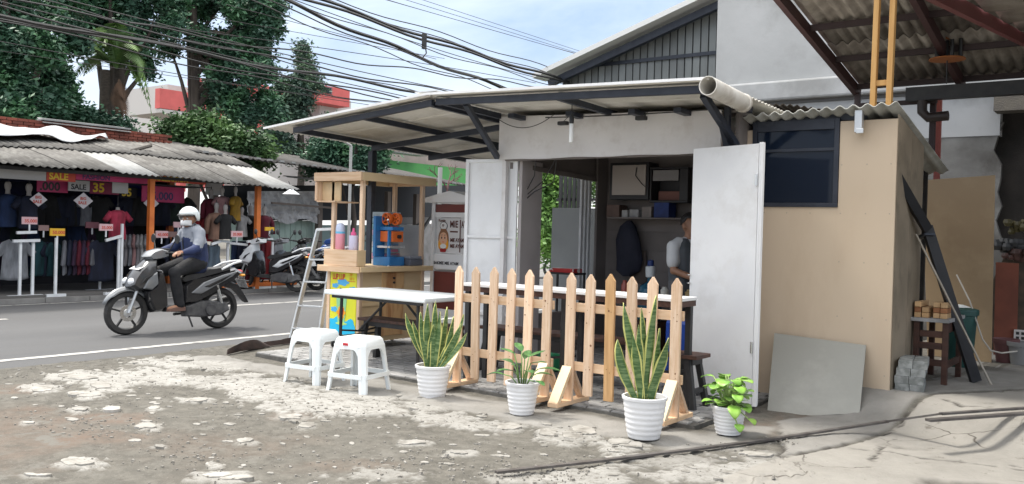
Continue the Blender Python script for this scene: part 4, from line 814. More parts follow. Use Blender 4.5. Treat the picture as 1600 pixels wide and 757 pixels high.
# grey board leaning on the shed
b = M(); a = P(1198, 652, Z=.02); c = P(1343, 646, Z=.10); tl = P(1210, 521, Y=7.44); tr = P(1353, 540, Y=7.46)
a = Vector((-2.66, 7.10, .02)); bl_ = P(1198, 653, Y=6.86); br_ = P(1343, 646, Y=7.06)
b.add([bl_, br_, tr, tl]+[p+Vector((0, .012, 0)) for p in (bl_, br_, tr, tl)], [(0, 1, 2, 3), (7, 6, 5, 4), (0, 4, 5, 1), (1, 5, 6, 2), (2, 6, 7, 3), (3, 7, 4, 0)])
b.obj('cement_board', mat('cement_board', (.31, .308, .28), .8, (.28, .277, .25), 1.2, bump=.05, col3=(.34, .335, .305), s3=2), label='grey cement board leaning against the beige shed wall', cat='board')
# ---------------- items beside the shed, standing on the yard floor
FZ = .179
pv = mat('paver_block', (.34, .35, .34), .9, (.20, .21, .20), 16, contrast=(.4, .6), bump=.6, bscale=70, rand=.12)
O = P(1398, 611, Z=FZ); k = 0; dirx = Vector((.985, .17, 0)); diry = Vector((-.17, .985, 0)); bw, bd, bh = .104, .20, .062
lay = ['bottom', 'second', 'third', 'top']; cp = ['left front', 'right front', 'left rear', 'right rear']
for l, xo in enumerate((0, -.006, .006, .02)):
    for c in range(4):
        if l == 2 and c == 9: continue
        ox = xo+(c % 2)*(bw+.004); oy = (c//2)*(bd+.004); z0 = FZ+l*(bh+.001); b = M(); p = O+dirx*ox+diry*oy; e = .004
        vs = []
        for zz, i_ in ((z0, 0), (z0+bh-e, 0), (z0+bh, e)):
            vs += [[p+dirx*i_+diry*i_, p+dirx*(bw-i_)+diry*i_, p+dirx*(bw-i_)+diry*(bd-i_), p+dirx*i_+diry*(bd-i_)]]
        for q in vs:
            for t in q: t.z = 0
        vs = [[Vector((t.x, t.y, zz)) for t in q] for q, zz in zip(vs, (z0, z0+bh-e, z0+bh))]
        b.rings(vs); b.obj('paving_block', pv, label='grey paving block, %s of its stack\'s %s layer beside the shed' % (cp[c], lay[l]), cat='paving block', group='paving blocks stacked beside the shed')
dk2 = mat('brown_bench', (.07, .028, .018), .6, (.04, .017, .011), 5, (1, 1, 5))
WB = T('work_bench', 'low dark brown wooden bench with blocks on it beside the shed', 'bench', (-1.68, 8.45, FZ)); z1 = .56
tA = P(1400, 486, Z=FZ+z1); 
def wb(name, *a, m=dk2): b = M(); b.box(*a); return b.obj(name, m, WB, bevel=.003)
wb('top_board', -.14, .16, -.34, .36, z1-.03, z1, m=mat('worn_top', (.36, .36, .37), .6, (.2, .2, .2), 6))
for x in (-.12, .105):
    for y in (-.31, .28): wb('leg', x, x+.045, y, y+.045, 0, z1-.031)
for z in (.16, .30, .40): wb('slat', -.074, .104, -.305, -.285, z, z+.055)
wb('side_rail', .12, .14, -.264, .279, z1-.12, z1-.04); wb('side_rail', .12, .14, -.264, .279, .14, .2)
# small timber offcuts on the bench
wbk = mat('offcut', (.62, .42, .23), .6, (.5, .3, .14), 6, rand=.2); wbd = mat('offcut_dark', (.34, .15, .06), .6, (.25, .1, .04), 6)
base = Vector((-1.68, 8.45, FZ+z1+.001)); n_ = 0; wl = []
for (x, y, z) in ((-.12, -.30, 0), (-.12, -.30, .045), (-.12, -.30, .09), (-.06, -.30, 0), (-.06, -.30, .045), (.02, -.26, 0), (.02, -.26, .045), (.08, -.28, 0), (.08, -.28, .045), (.08, -.28, .09), (.02, -.26, .09)):
    wl.append((x, y, z))
nm = ['lowest at the left of the pile', 'middle one at the left of the pile', 'topmost at the left of the pile', 'lower one, second column from the left', 'upper one, second column from the left', 'lowest in the third column', 'middle one in the third column', 'lowest at the right end', 'middle one at the right end', 'topmost at the right end', 'topmost in the third column']
for (x, y, z), lb in zip(wl, nm):
    b = M(); p = base+Vector((x, y, z)); b.box(p.x, p.x+.052, p.y, p.y+.30-.1*(x > 0), p.z, p.z+.042); b.obj('timber_offcut', wbk if lb[:3] != 'mid' else wbd, label='wood offcut on the brown bench, '+lb, cat='wood block', group='timber offcuts on the brown bench', bevel=.003)
# green bin
GB = T('dustbin', 'dark green plastic bin behind the leaning black gutter', 'bin', P(1497, 572, Z=FZ)); gr = mat('bin_green', (.015, .075, .065), .5, (.01, .055, .05), 6)
b = M(); b.lathe([(.12, 0), (.125, .01), (.155, .50), (.17, .505), (.17, .54), (.15, .54), (.12, .05)], 28, cap=(1, 1)); b.obj('body', gr, GB, smooth=True); b = M(); b.lathe([(.172, .54), (.165, .56), (.10, .575), (.002, .58)], 28); b.obj('lid', gr, GB, smooth=True); b = M(); b.lathe([(.10, .578), (.03, .60), (.002, .602)], 16); b.obj('rag', plasticw, GB)
# bent black gutter channel leaning
GT = T('gutter_channel', 'bent black metal channel leaning from the shed corner to the floor', 'gutter', P(1522, 592, Z=FZ))
def chan(p, q, w, d, name):
    p = Vector(p); q = Vector(q); dd = (q-p).normalized(); side = dd.cross(Vector((-.6, .8, 0))).normalized(); nn = side.cross(dd).normalized(); b = M(); sec = [(-w/2, d), (-w/2, 0), (w/2, 0), (w/2, d), (w/2-.006, d), (w/2-.006, .006), (-w/2+.006, .006), (-w/2+.006, d)]
    b.rings([[c+side*x+nn*y for x, y in sec] for c in (p, q)]); return b.obj(name, mat('gutter_black', (.008, .009, .013), .45, (.014, .015, .02), 8), GT, w=True)
g0 = P(1400, 270, Y=7.60); g1 = P(1452, 360, Y=8.15); g2 = P(1527, 597, Z=FZ+.02); chan(g0, g1, .075, .05, 'upper_channel'); chan(P(1450, 354, Y=8.2), g2, .085, .05, 'lower_channel')
b = M(); b.bar(P(1440, 372, Y=8.3), P(1453, 366, Y=8.16), .09, .02); b.obj('elbow', navy, GT, w=True)
b = M(); b.bar(P(1431, 366, Y=8.05), P(1549, 602, Z=FZ+.01), .018, .012); b.obj('wooden_lath', mat('grey_lath', (.40, .36, .31), .7, (.3, .27, .22), 8), label='thin grey wooden lath leaning across the black gutter', cat='lath')
b = M(); q = P(1549, 602, Z=FZ+.002); b.add([q+Vector(v) for v in ((-.20, .16, 0), (.02, -.01, 0), (.0, .08, .0), (-.1, .2, .004))], [(0, 1, 2, 3)]); b.obj('metal_scrap', black, label='flat black scrap of metal lying at the foot of the lath', cat='scrap', solid=.006)
# plywood sheet standing, red board, pots, black post
def slab4(name, pts, m, label, cat, d=(0, .012, 0)): b = M(); d = Vector(d); pts = [Vector(p) for p in pts]; b.add(pts+[p+d for p in pts], [(0, 1, 2, 3), (7, 6, 5, 4), (0, 4, 5, 1), (1, 5, 6, 2), (2, 6, 7, 3), (3, 7, 4, 0)]); return b.obj(name, m, label=label, cat=cat, bevel=.002)
br0 = P(1549, 567, Z=FZ); bL = Vector((br0.x-.62, br0.y+.10, FZ)); tR = P(1555, 274, Y=br0.y+.03)
slab4('plywood_sheet', [bL, br0, tR, P(1441, 282, Y=bL.y+.03)], mat('ply_tan', (.40, .29, .175), .7, (.35, .25, .15), 1.5, col3=(.42, .31, .19), s3=2), 'tall plywood sheet standing upright as a door beside the bin', 'plywood sheet')
b = M(); q = P(1441, 445, Y=9.3); b.box(q.x-.018, q.x+.018, q.y-.02, q.y+.02, FZ, 2.3); b.obj('black_post', black, label='thin black post between the shed side wall and plywood sheet', cat='post')
slab4('red_board', [P(1552, 560, Y=10.9), P(1588, 562, Y=11.0), P(1592, 412, Y=11.0), P(1556, 410, Y=10.9)], mat('rust_board', (.22, .06, .03), .7, (.15, .04, .02), 3), 'rust red board standing behind the plant pots', 'board')
for k, (u, v, r_, h, lb, m_) in enumerate(((1568, 568, .115, .24, 'dull maroon flower pot beside the plywood sheet', mat('pot_maroon', (.16, .07, .07), .7)), (1592, 572, .12, .23, 'grey flower pot at the right edge before the red board', mat('pot_grey', (.25, .25, .25), .8)))):
    q = P(u, v, Z=FZ); t = T('flower_pot', lb, 'pot', (q.x, q.y+.12, FZ)); b = M(); b.lathe([(r_*.75, 0), (r_*.95, h*.8), (r_*1.08, h*.81), (r_*1.1, h), (r_, h), (r_*.9, h*.7)], 22); b.obj('pot_body', m_, t, smooth=True)
    b = M(); b.lathe([(.001, h*.86), (r_*.96, h*.85)], 16); b.obj('soil', soilm, t)
b = M(); b.tube([P(1495, 430, Y=9.9), P(1515, 470, Y=9.6), P(1535, 530, Y=9.5), P(1548, 548, Y=9.5), P(1565, 552, Y=9.9), P(1600, 548, Y=10.2), P(1640, 540, Y=10.4)], .008, 6); b.obj('hose', mat('pale_hose', (.5, .47, .42), .5), label='thin pale hose curling from the bin to the flower pots', cat='hose')
t = T('vent_block', 'white pierced vent block above the grey flower pot', 'block', P(1592, 535, Y=10.95)); b = M(); b.box(-.05, .13, 0, .05, 0, .13); b.obj('block_body', whitewall, t)
for x in (-.03, .02): 
    for z in (.03, .08): b = M(); b.box(x, x+.03, -.004, 0, z, z+.03); b.obj('vent_hole', black, t)
for k, (u, v, c) in enumerate(((1575, 385, (.08, .083, .086)), (1592, 355, (.10, .085, .03)), (1590, 400, (.12, .06, .05)))):
    q = P(u, v, Y=11.2); b = M(); fr = random.Random(k)
    for i in range(14): b.ball((q.x+fr.uniform(-.12, .12), q.y+fr.uniform(-.05, .05), q.z+fr.uniform(-.06, .06)), fr.uniform(.03, .07), 8)
    b.obj('bag', mat('bag_%d' % k, c, .5, tuple(x*.5 for x in c), 12), label=['crumpled grey plastic bag on top of the red board', 'yellow crumpled bag high on the heap at the right edge', 'brown crumpled bag resting just behind the red board'][k], cat='bag')
slab4('shelf_rack', [(-2.0, 11.35, FZ), (1.2, 11.4, FZ), (1.2, 11.4, 1.45), (-1.55, 11.35, 1.32)], mat('clutter_dark', (.05, .04, .03), .8, (.1, .07, .05), 9), 'dark cluttered timber stack against the back wall', 'timber stack', (0, .2, 0))

# ---------------- the brown steel roof at the top right
BR = T('yard_roof', 'corrugated roof on dark red steel beams over the yard at right', 'roof', (-1, 10.5, FZ)); rd = mat('oxide_steel', (.06, .030, .032), .6, (.06, .025, .025), 5); rd2 = mat('oxide_steel_dark', (.03, .015, .015), .6)
ZE, YE = 3.19, 11.0; sl_ = .208; xl = -3.14
zroof = lambda y: ZE+(YE-y)*sl_
sheetm = mat('old_roof_sheet', (.30, .27, .235), .9, (.17, .15, .13), 5, (1, 1, 1), bump=.4, col3=(.38, .35, .31), s3=1.5)
for r0 in range(3):
    ya = YE-1.15*r0+.08; yb = ya-1.27; x = xl; k = 0
    while x < 2.2:
        b = M(); n = 32; w = .90; vs = []
        for y in (ya, yb):
            for i in range(n+1): xx = x+w*i/n; vs.append((xx, y, zroof(y)+.07+.012*r0+.004*(k % 2)+.024*math.sin(2*pi*(xx-xl)/.125)))
        b.add(vs, [(i, i+1, n+2+i, n+1+i) for i in range(n)]); b.obj('roof_sheet', sheetm, BR, w=True, smooth='all', solid=.006); x += .875; k += 1
def rb(name, p, q, w, h, m=rd): b = M(); b.bar(p, q, w, h); return b.obj(name, m, BR, w=True)
for x, m_ in ((xl-.02, rd), (-2.02, rd), (.2, rd2)): rb('rafter', (x, YE+.1, ZE-.03), (x, YE-3.5, zroof(YE-3.5)-.03), .06, .12, m_)
for k in range(5): y = YE-.05-.86*k; rb('purlin', (xl, y, zroof(y)+.01), (2.2, y, zroof(y)+.01), .05, .06, rd2)
for x in (xl, -2.3+.0): b = M(); b.box(x-.03, x+.03, YE-.03, YE+.03, 2.3 if x > -3 else 2.9, ZE-.04); b.obj('post', rd2, BR, w=True)
q = P(1466, 200, Y=11.2); b = M(); b.box(q.x-.03, q.x+.03, 11.17, 11.23, 1.7, 3.1); b.obj('post', mat('bright_oxide', (.22, .05, .04), .6), BR, w=True)
g_ = P(1417, 146, Y=10.8); b = M(); b.bar((g_.x, 10.8, g_.z-.02), (2.2, 10.8, g_.z-.02), .12, .15); b.obj('gutter', black, BR, w=True)
rb('tie_beam', (xl, 10.9, 2.98), (g_.x+.3, 10.9, 2.98), .05, .05, rd2)
b = M(); b.tube([P(1441, 155, Y=10.8), P(1441, 175, Y=10.8), P(1450, 184, Y=10.8), P(1482, 181, Y=10.8)], .055, 10); b.obj('drain_pipe', mat('brown_pvc', (.035, .025, .022), .5), BR, w=True, smooth=True)
A2 = T('near_awning', 'near awning with a bright red edge beam at the top right corner', 'roof', (-.8, 6.5, FZ)); a = P(1455, -12, X=-1.05); c = P(1625, 76, X=-1.05)
b = M(); b.bar(a+(a-c)*.5, c+(c-a)*.3, .04, .085); b.obj('edge_beam', mat('red_beam', (.14, .03, .032), .55), A2, w=True)
b = M(); p, q = a+(a-c)*.5, c+(c-a)*.3; n = 60; vs = []
for t in (0, 1): 
    for i in range(n+1): m_ = p.lerp(q, i/n); vs.append((m_.x+.03+1.9*t, m_.y, m_.z+.05+.018*math.sin(i*1.1)))
b.add(vs, [(i, i+1, n+2+i, n+1+i) for i in range(n)]); b.obj('roof_sheet', sheetm, A2, w=True, smooth='all', solid=.006)
b = M(); b.bar(p+Vector((.55, 0, -.02)), q+Vector((.55, 0, -.02)), .05, .1); b.obj('inner_beam', rd2, A2, w=True)
# orange timber uprights on the shed
TF = T('timber_uprights', 'two tall yellow timber uprights joined by one rung above the shed roof', 'timber frame', (-1.93, 7.62, 2.45)); ym = mat('yellow_timber', (.50, .29, .10), .65, (.40, .21, .06), 4, (5, 5, .6))
for u0, u1 in ((1362, 1367), (1387, 1398)): 
    pb = P(u0+2, 168, Y=7.62); pt_ = P(u1-2, -60, Y=7.60); b = M(); b.bar(pb, (pb.x+.012, 7.62, pt_.z), .042, .06, (0, 1, 0)); b.obj('upright', ym, TF, w=True, bevel=.003)
q = P(1380, 130, Y=7.62); b = M(); b.box(q.x-.075, q.x+.05, 7.60, 7.64, q.z-.022, q.z+.022); b.obj('rung', ym, TF, w=True)
# hanging orange pulley fitting
q = P(1480, 92, Y=10.0); HL = T('hanging_fitting', 'orange disc fitting with springs hanging under the yard roof', 'fitting', q)
b = M(); b.lathe([(.02, .02), (.17, .0), (.175, -.012), (.02, -.02)], 26); b.obj('disc', mat('dull_orange', (.36, .12, .03), .6), HL, smooth=True)
for x, y in ((-.1, 0), (-.02, .06), (.05, -.04), (.12, .02)): b = M(); b.tube([(x, y, .01), (x, y, .2)], [.022, .018], 8); b.obj('spring', black, HL)
b = M(); b.tube([(0, 0, .2), (.03, 0, .28), (.06, 0, .40), (.06, 0, .62)], .028, 8); b.obj('hook', MATS['dull_orange'], HL, smooth=True); b = M(); b.tube([(0, 0, -.02), (0, 0, -.26)], .006, 5); b.obj('cord', black, HL)

# ---------------- plastered building and warehouse behind
pls = mat('old_plaster', (.40, .41, .42), .9, (.33, .34, .345), .9, bump=.3, bscale=8, col3=(.28, .285, .285), s3=1.1)
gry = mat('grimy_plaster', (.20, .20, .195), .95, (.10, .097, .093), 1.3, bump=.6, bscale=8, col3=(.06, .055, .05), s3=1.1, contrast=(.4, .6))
PB = T('plaster_building', 'large blank building with worn white plaster behind the sheds', 'building', (-3.5, 13, 0)); Y_ = 12.6
xa = P(1120, 60, Y=Y_).x; xb = P(1562, 200, Y=Y_).x; zl = P(1250, 125, Y=Y_).z; z3 = P(1470, 215, Y=Y_).z
b = M(); b.box(xa, 4, Y_, Y_+.2, zl, 7.5); b.obj('upper_wall', pls, PB, w=True)
b = M(); b.box(xa, 4, Y_-.10, Y_+.2, zl-.28, zl-.002); b.obj('ledge', pls, PB, w=True, bevel=.03); b = M(); b.box(xa, 4, Y_+.0, Y_+.2, zl-.33, zl-.282); b.obj('ledge_joint', mat('dark_joint', (.12, .12, .12), .9), PB, w=True)
b = M(); b.box(xa, xb-.0, Y_+.02, Y_+.2, z3, zl-.332); b.obj('middle_wall', pls, PB, w=True)
b = M(); n = 24; vs = [(-6, Y_+.0, -.1)]
pts = [(xa, -.1), (xb-.02, -.1)]+[(xb+.04*math.sin(i*2.1)+.03*math.sin(i*5.3)+(.10 if 5 < i < 9 else 0), -.1+(zl-.45)*(i+1)/18) for i in range(17)]+[(xb-.1, z3), (xa, z3+.0)]
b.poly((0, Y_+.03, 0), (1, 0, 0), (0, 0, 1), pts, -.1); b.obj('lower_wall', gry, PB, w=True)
b = M(); b.box(xb-.5, 4, Y_+.25, Y_+.3, -.1, 5); b.obj('dark_recess_wall', mat('dark_room', (.02, .018, .016), .95, (.035, .03, .027), 4, bump=.6), PB, w=True)  # near-black colour paints in the gloom of an open room
q = P(1590, 150, Y=12.0); b = M(); b.box(q.x-.28, 4, 12.2, 12.5, q.z-.14, q.z+.2); b.obj('brick_lintel', mat('old_brickwork', (.12, .108, .09), .95, (.10, .09, .08), 8, bump=.8), PB, w=True)
WH = T('warehouse', 'grey metal clad warehouse gable with a pale roof edge', 'building', (-9, 17, 0)); Yw = 16.0; xw = P(1119, 60, Y=Yw).x+.3
a = P(842, 122, Y=Yw-.3); c = P(1100, 0, Y=Yw-.3); ap = a+(c-a)*1.6
clad = mat('clad_metal', (.19, .205, .205), .6, (.14, .15, .15), 1.6, (1, 1, .4), rand=.12)
pitch = .165; x = a.x+.5
while x < xw:
    zt_ = a.z+(x-a.x)*(c.z-a.z)/(c.x-a.x)-.15; b = M(); b.box(x, x+pitch-.028, Yw, Yw+.04, 2.5, zt_); b.obj('cladding_panel', clad, WH, w=True); x += pitch
b = M(); b.box(a.x+.3, xw, Yw+.03, Yw+.08, 2.5, 4.5); 
b.poly((0, Yw+.03, 0), (1, 0, 0), (0, 0, 1), [(a.x+.4, 4.5), (xw, 4.5), (xw, ap.z-.2), (ap.x, ap.z-.2), (a.x+.4, a.z-.1)], -.04); b.obj('cladding_backing', mat('clad_dark', (.04, .045, .045), .8), WH, w=True)
zr_ = P(1000, 95, Y=Yw-.03).z; b = M(); b.bar((a.x+.8, Yw-.03, zr_), (xw, Yw-.03, zr_+.0), .03, .07); b.obj('wall_rail', navy, WH, w=True)
b = M(); b.bar(a, ap, .10, .5, (0, 1, 0)); b.obj('roof_edge', mat('pale_flashing', (.66, .67, .66), .5), WH, w=True); b = M(); b.bar(a+Vector((.25, .05, -.14)), ap+Vector((.25, .05, -.14)), .14, .12, (0, 1, 0)); b.obj('eave_beam', navy, WH, w=True)
b = M(); b.bar(a+Vector((0, 6, .05)), ap+Vector((0, 6, .05)), 12, .06, (0, 0, 1)); b.obj('roof', mat('grey_roof', (.35, .36, .36), .7), WH, w=True)
# long steel bar lying on the ground, and a second under it
def onground(u, v):
    z = .02
    for _ in range(12): q = P(u, v, Z=z); z = gh(q.x, q.y)+.028
    return q
b = M(); pts = [onground(*a) for a in ((775, 738), (930, 721), (1080, 703), (1215, 685), (1300, 672), (1385, 659), (1470, 647), (1540, 642), (1660, 634))]
for a, c in zip(pts, pts[1:]): b.bar(a, c+(c-a).normalized()*.01, .035, .014)
b.obj('steel_bar', mat('bar_steel', (.14, .13, .125), .55, (.09, .08, .075), 9, metal=.4), label='long flat steel bar lying across the ground in front of the pots', cat='metal bar')
b = M(); b.bar(onground(1450, 657), onground(1650, 643), .05, .016); b.obj('steel_bar', MATS['bar_steel'], label='short dark bar lying beside the long one at the right edge', cat='metal bar')
# ================================================================ motor scooters
def make_scooter(name, label, group, mbody, mtrim, plate=True):
    r = T(name, label, 'motor scooter', (0, 0, 0), 0, group); o3 = (0, 0, 0); rx = (1, 0, 0); uz = (0, 0, 1)
    def pil(n, pts, d, m, ins=.25, y=0, par=r): b = M(); b.pillow((0, y, 0), rx, uz, pts, d, ins); return b.obj(n, m, par, smooth=True)
    for x, w in ((.665, .040), (-.665, .048)):
        R = 0.285; b = M(); b.lathe([(R-.065, -w), (R-.02, -w*1.05), (R, -w*.5), (R+.003, 0), (R, w*.5), (R-.02, w*1.05), (R-.065, w), (R-.075, 0), (R-.065, -w)], 36, (x, 0, R), 'y', cap=(0, 0)); t = b.obj('tyre', rubber, r, smooth=True)
        b = M(); b.lathe([(R-.072, -.032), (R-.062, -.034), (R-.062, .034), (R-.072, .032), (R-.085, 0), (R-.072, -.032)], 36, (x, 0, R), 'y', cap=(0, 0))
        for k in range(5): a = k*2*pi/5+.3; b.bar((x+.04*math.cos(a), 0, R+.04*math.sin(a)), (x+(R-.075)*math.cos(a), 0, R+(R-.075)*math.sin(a)), .022, .03, (0, 1, 0))
        b.obj('rim', black, t, smooth=True)
        b = M(); b.lathe([(.001, -.05), (.05, -.045), (.055, 0), (.05, .045), (.001, .05)], 18, (x, 0, R), 'y'); b.obj('hub', alu, t, smooth=True)
        if x > 0: b = M(); b.lathe([(.06, .052), (.11, .052), (.11, .056), (.06, .056)], 24, (x, 0, R), 'y', cap=(0, 0)); b.obj('brake_disc', chrome, t)
    for y in (-.07, .07): b = M(); b.tube([(.665, y, .285), (.58, y, .52), (.50, y*.8, .72)], .020, 8); b.obj('fork', alu, r, smooth=True)
    arc = [(.665+.335*math.cos(a), .285+.335*math.sin(a)) for a in [math.radians(20+130*i/12) for i in range(13)]]; arc += [(.665+.298*math.cos(a), .285+.298*math.sin(a)) for a in [math.radians(150-130*i/12) for i in range(13)]]
    b = M(); R_ = []
    for i in range(13):
        a = math.radians(22+118*i/12); row = []
        for j in range(9):
            f = -1+2*j/8; rr = .34-.055*f*f*(1 if i > 2 else .6); row.append((.665+rr*math.cos(a), f*.062*(1 if 1 < i < 12 else .6), .285+rr*math.sin(a)))
        R_.append(row)
    b.rings(R_, (0, 0), False); b.obj('front_fender', mbody, r, smooth='all', solid=.006)
    pil('front_cover', [(.70, .62), (.66, .72), (.56, .86), (.40, 1.0), (.30, 1.0), (.28, .80), (.34, .62), (.46, .56), (.60, .55)], .15, mbody, .3)
    pil('lower_cover', [(.46, .56), (.34, .64), (.30, .85), (.24, .85), (.18, .62), (.16, .34), (.24, .27), (.36, .27), (.42, .40)], .17, mtrim, .2)
    for y in (-.151, .151): pil('side_stripe', [(.52, .60), (.46, .74), (.33, .82), (.31, .66), (.40, .58)], .02, mbody, .2, y); pil('dark_stripe', [(.56, .66), (.50, .74), (.38, .80), (.40, .77), (.50, .68)], .014, black, .2, y*1.06)
    b = M(); b.ball((.615, .075, .69), (.075, .06, .055), 12); b.ball((.615, -.075, .69), (.075, .06, .055), 12); b.obj('headlight', mat('lamp_glass', (.75, .77, .8), .12, spec=.8), r, smooth=True, kind=None)
    pil('handlebar_cover', [(.46, 1.01), (.40, 1.08), (.24, 1.13), (.12, 1.10), (.12, 1.02), (.26, .98), (.40, .96)], .12, mbody, .3); pil('dash', [(.26, 1.13), (.12, 1.12), (.14, 1.08), (.26, 1.09)], .09, black, .2)
    for s in (-1, 1):
        b = M(); b.tube([(.20, s*.08, 1.06), (.18, s*.20, 1.07), (.10, s*.34, 1.05)], .014, 8); g = b.obj('handlebar', black, r, smooth=True)
        b = M(); b.tube([(.145, s*.25, 1.062), (.095, s*.36, 1.048)], .019, 10); b.obj('grip', rubber, g, smooth=True)
        b = M(); b.tube([(.19, s*.17, 1.08), (.16, s*.27, 1.22)], .008, 6); mm = b.obj('mirror', black, r); b = M(); b.lathe([(.002, -.018), (.045, -.012), (.062, 0), (.058, .006), (.002, .007)], 18, (.15, s*.31, 1.25), 'x'); b.obj('mirror_shell', black, mm, smooth=True)
    pil('floor_board', [(.22, .28), (.22, .34), (-.10, .36), (-.12, .26)], .15, black, .15)
    pil('rear_body', [(-.02, .36), (-.04, .62), (-.16, .72), (-.5, .76), (-.88, .86), (-1.0, .80), (-.86, .68), (-.62, .56), (-.40, .44), (-.20, .36)], .145, mtrim, .16)
    for y in (-.145, .145): pil('side_panel', [(-.16, .52), (-.34, .66), (-.64, .76), (-.90, .82), (-.80, .74), (-.55, .62), (-.30, .50)], .016, mbody, .15, y); pil('panel_stripe', [(-.34, .60), (-.64, .72), (-.78, .77), (-.62, .67), (-.42, .59)], .010, mtrim, .1, y*1.11)
    pil('seat', [(.02, .70), (-.06, .76), (-.20, .78), (-.38, .79), (-.44, .84), (-.70, .87), (-.80, .88), (-.80, .83), (-.40, .74), (-.04, .66)], .135, mat('seat_vinyl', (.025, .025, .027), .55, (.04, .04, .04), 8), .12)
    b = M(); b.tube([(-.62, .13, .83), (-.80, .13, .91), (-.96, .08, .94), (-.99, 0, .945), (-.96, -.08, .94), (-.80, -.13, .91), (-.62, -.13, .83)], .016, 8); b.obj('grab_rail', whitest, r, smooth=True)
    b = M(); b.ball((-.97, 0, .79), (.05, .09, .035), 12); b.obj('tail_light', mat('tail_red', (.45, .02, .015), .2), r, smooth=True)
    for s in (-1, 1): b = M(); b.ball((-.96, s*.12, .745), (.05, .03, .022), 10); b.obj('indicator', mat('amber', (.8, .35, .05), .3), r, smooth=True)
    pil('rear_fender', [(-.74, .70), (-.94, .62), (-1.08, .44), (-1.14, .34), (-1.09, .34), (-.98, .46), (-.88, .55), (-.70, .60)], .055, black, .2)
    pil('engine', [(-.08, .20), (-.06, .34), (-.30, .42), (-.52, .40), (-.76, .36), (-.80, .26), (-.66, .19), (-.40, .17)], .085, mat('engine_dark', (.06, .06, .065), .5, (.11, .11, .11), 12), .2, .05)
    b = M(); b.lathe([(.02, .02), (.075, .02), (.08, .0), (.075, -.02), (.02, -.02)], 18, (-.46, .145, .28), 'y'); b.obj('fan_cover', MATS['engine_dark'], r, smooth=True)
    b = M(); b.tube([(-.05, -.10, .22), (-.40, -.13, .24), (-.50, -.15, .30), (-.95, -.16, .40)], [.02, .025, .05, .055], 12); b.obj('exhaust', mat('exhaust', (.12, .12, .12), .4, metal=.6), r, smooth=True)
    b = M(); b.tube([(-.66, .11, .30), (-.56, .12, .62)], [.022, .03], 10); b.obj('shock_absorber', chrome, r, smooth=True)
    b = M(); b.tube([(-.14, .12, .22), (-.18, .17, .06)], .012, 6); b.obj('side_stand', black, r)
    if plate:
        b = M(); b.bar((.575, -.0, .845), (.475, 0, .895), .25, .008); b.obj('number_plate', mat('plate_white', (.7, .7, .7), .4), r, bevel=.003)
    b = M(); b.bar((-1.005, 0, .68), (-1.06, 0, .56), .24, .006, (1, 0, 0)); b.obj('rear_plate', mat('plate_grey', (.5, .5, .5), .4, (.2, .2, .2), 30), r)
    return r
silver = mat('silver_paint', (.075, .077, .082), .24, (.055, .057, .062), 5, metal=.35, coat=.5); blackp = mat('black_paint', (.018, .018, .02), .22, coat=.7)
sc1 = make_scooter('motor_scooter', 'silver and black scooter being ridden along the road', None, silver, blackp)
bf = P(193, 524, Z=-.1); br_ = P(343, 513, Z=-.1); ctr = (bf+br_)/2
lsv = mat('light_silver', (.24, .25, .265), .26, (.19, .20, .21), 5, metal=.3, coat=.5)
for k in sc1.children:
    if k.name.split('.')[0] in ('side_panel', 'side_stripe', 'handlebar_cover', 'front_fender'): setmat(k, lsv)
hd = math.atan2(bf.y-br_.y, bf.x-br_.x); sc1.location = (ctr.x, ctr.y, -.096); sc1.rotation_euler = (0, 0, hd)

# ================================================================ the rider
skin = mat('skin', (.36, .19, .12), .55, (.32, .165, .10), 9); denim = mat('black_trousers', (.010, .011, .013), .85, (.018, .018, .021), 14, bump=.5, bscale=30)
def hand(p, d, pal, s, side=1):
    """palm, four bent fingers curling round towards 'pal', and a thumb from the palm's side"""
    p = Vector(p); d = Vector(d).normalized(); pal = Vector(pal).normalized(); w = d.cross(pal).normalized()*side; ch = []
    ch.append([(*(p-d*.035), .026*s), (*(p+d*.02), .030*s), (*(p+d*.05), .026*s)]); 
    for k, (o, l) in enumerate(((-.030, .062), (-.010, .072), (.011, .068), (.030, .052))):
        a = p+d*.055+w*o*s; b_ = a+d*l*.45+pal*.006; c = b_+d*l*.15+pal*l*.42; e = c-d*l*.22+pal*l*.16; ch.append([(*a, .0100*s), (*b_, .0095*s), (*c, .0088*s), (*e, .0075*s)])
    a = p+w*(-.028)*s+d*.005; ch.append([(*a, .013*s), (*(a-w*.020+d*.028+pal*.012), .0115*s), (*(a-w*.012+d*.052+pal*.034), .0095*s)])
    return ch
def head_parts(r, c, f, s=1.0, hair=None):
    """eyes, brows, ears on a head centred c looking along f"""
    c = Vector(c); f = Vector(f).normalized(); l = Vector((-f.y, f.x, 0))
    for k in (-1, 1):
        b = M(); e = c+f*.088*s+l*.033*k*s+Vector((0, 0, .012*s)); b.ball(e, .0125*s, 10); b.obj('eye', mat('eye_white', (.7, .68, .66), .3), r, smooth=True)
        b = M(); b.ball(e+f*.0075*s, .0068*s, 8); b.obj('iris', mat('iris', (.02, .012, .01), .2), r, smooth=True)
        b = M(); b.tube([e+l*.016*k+Vector((0, 0, .020))+f*.004, e-l*.014*k+Vector((0, 0, .023))+f*.008], .004, 6); b.obj('eyebrow', mat('hair_black', (.015, .012, .011), .6), r)
RD = T('person', 'scooter rider in blue and white jacket, white helmet, face mask and black trousers', 'person', sc1.location.copy(), hd)
hc = Vector((-.175, 0, 1.515)); hf = Vector((.86, .5, 0)).normalized()
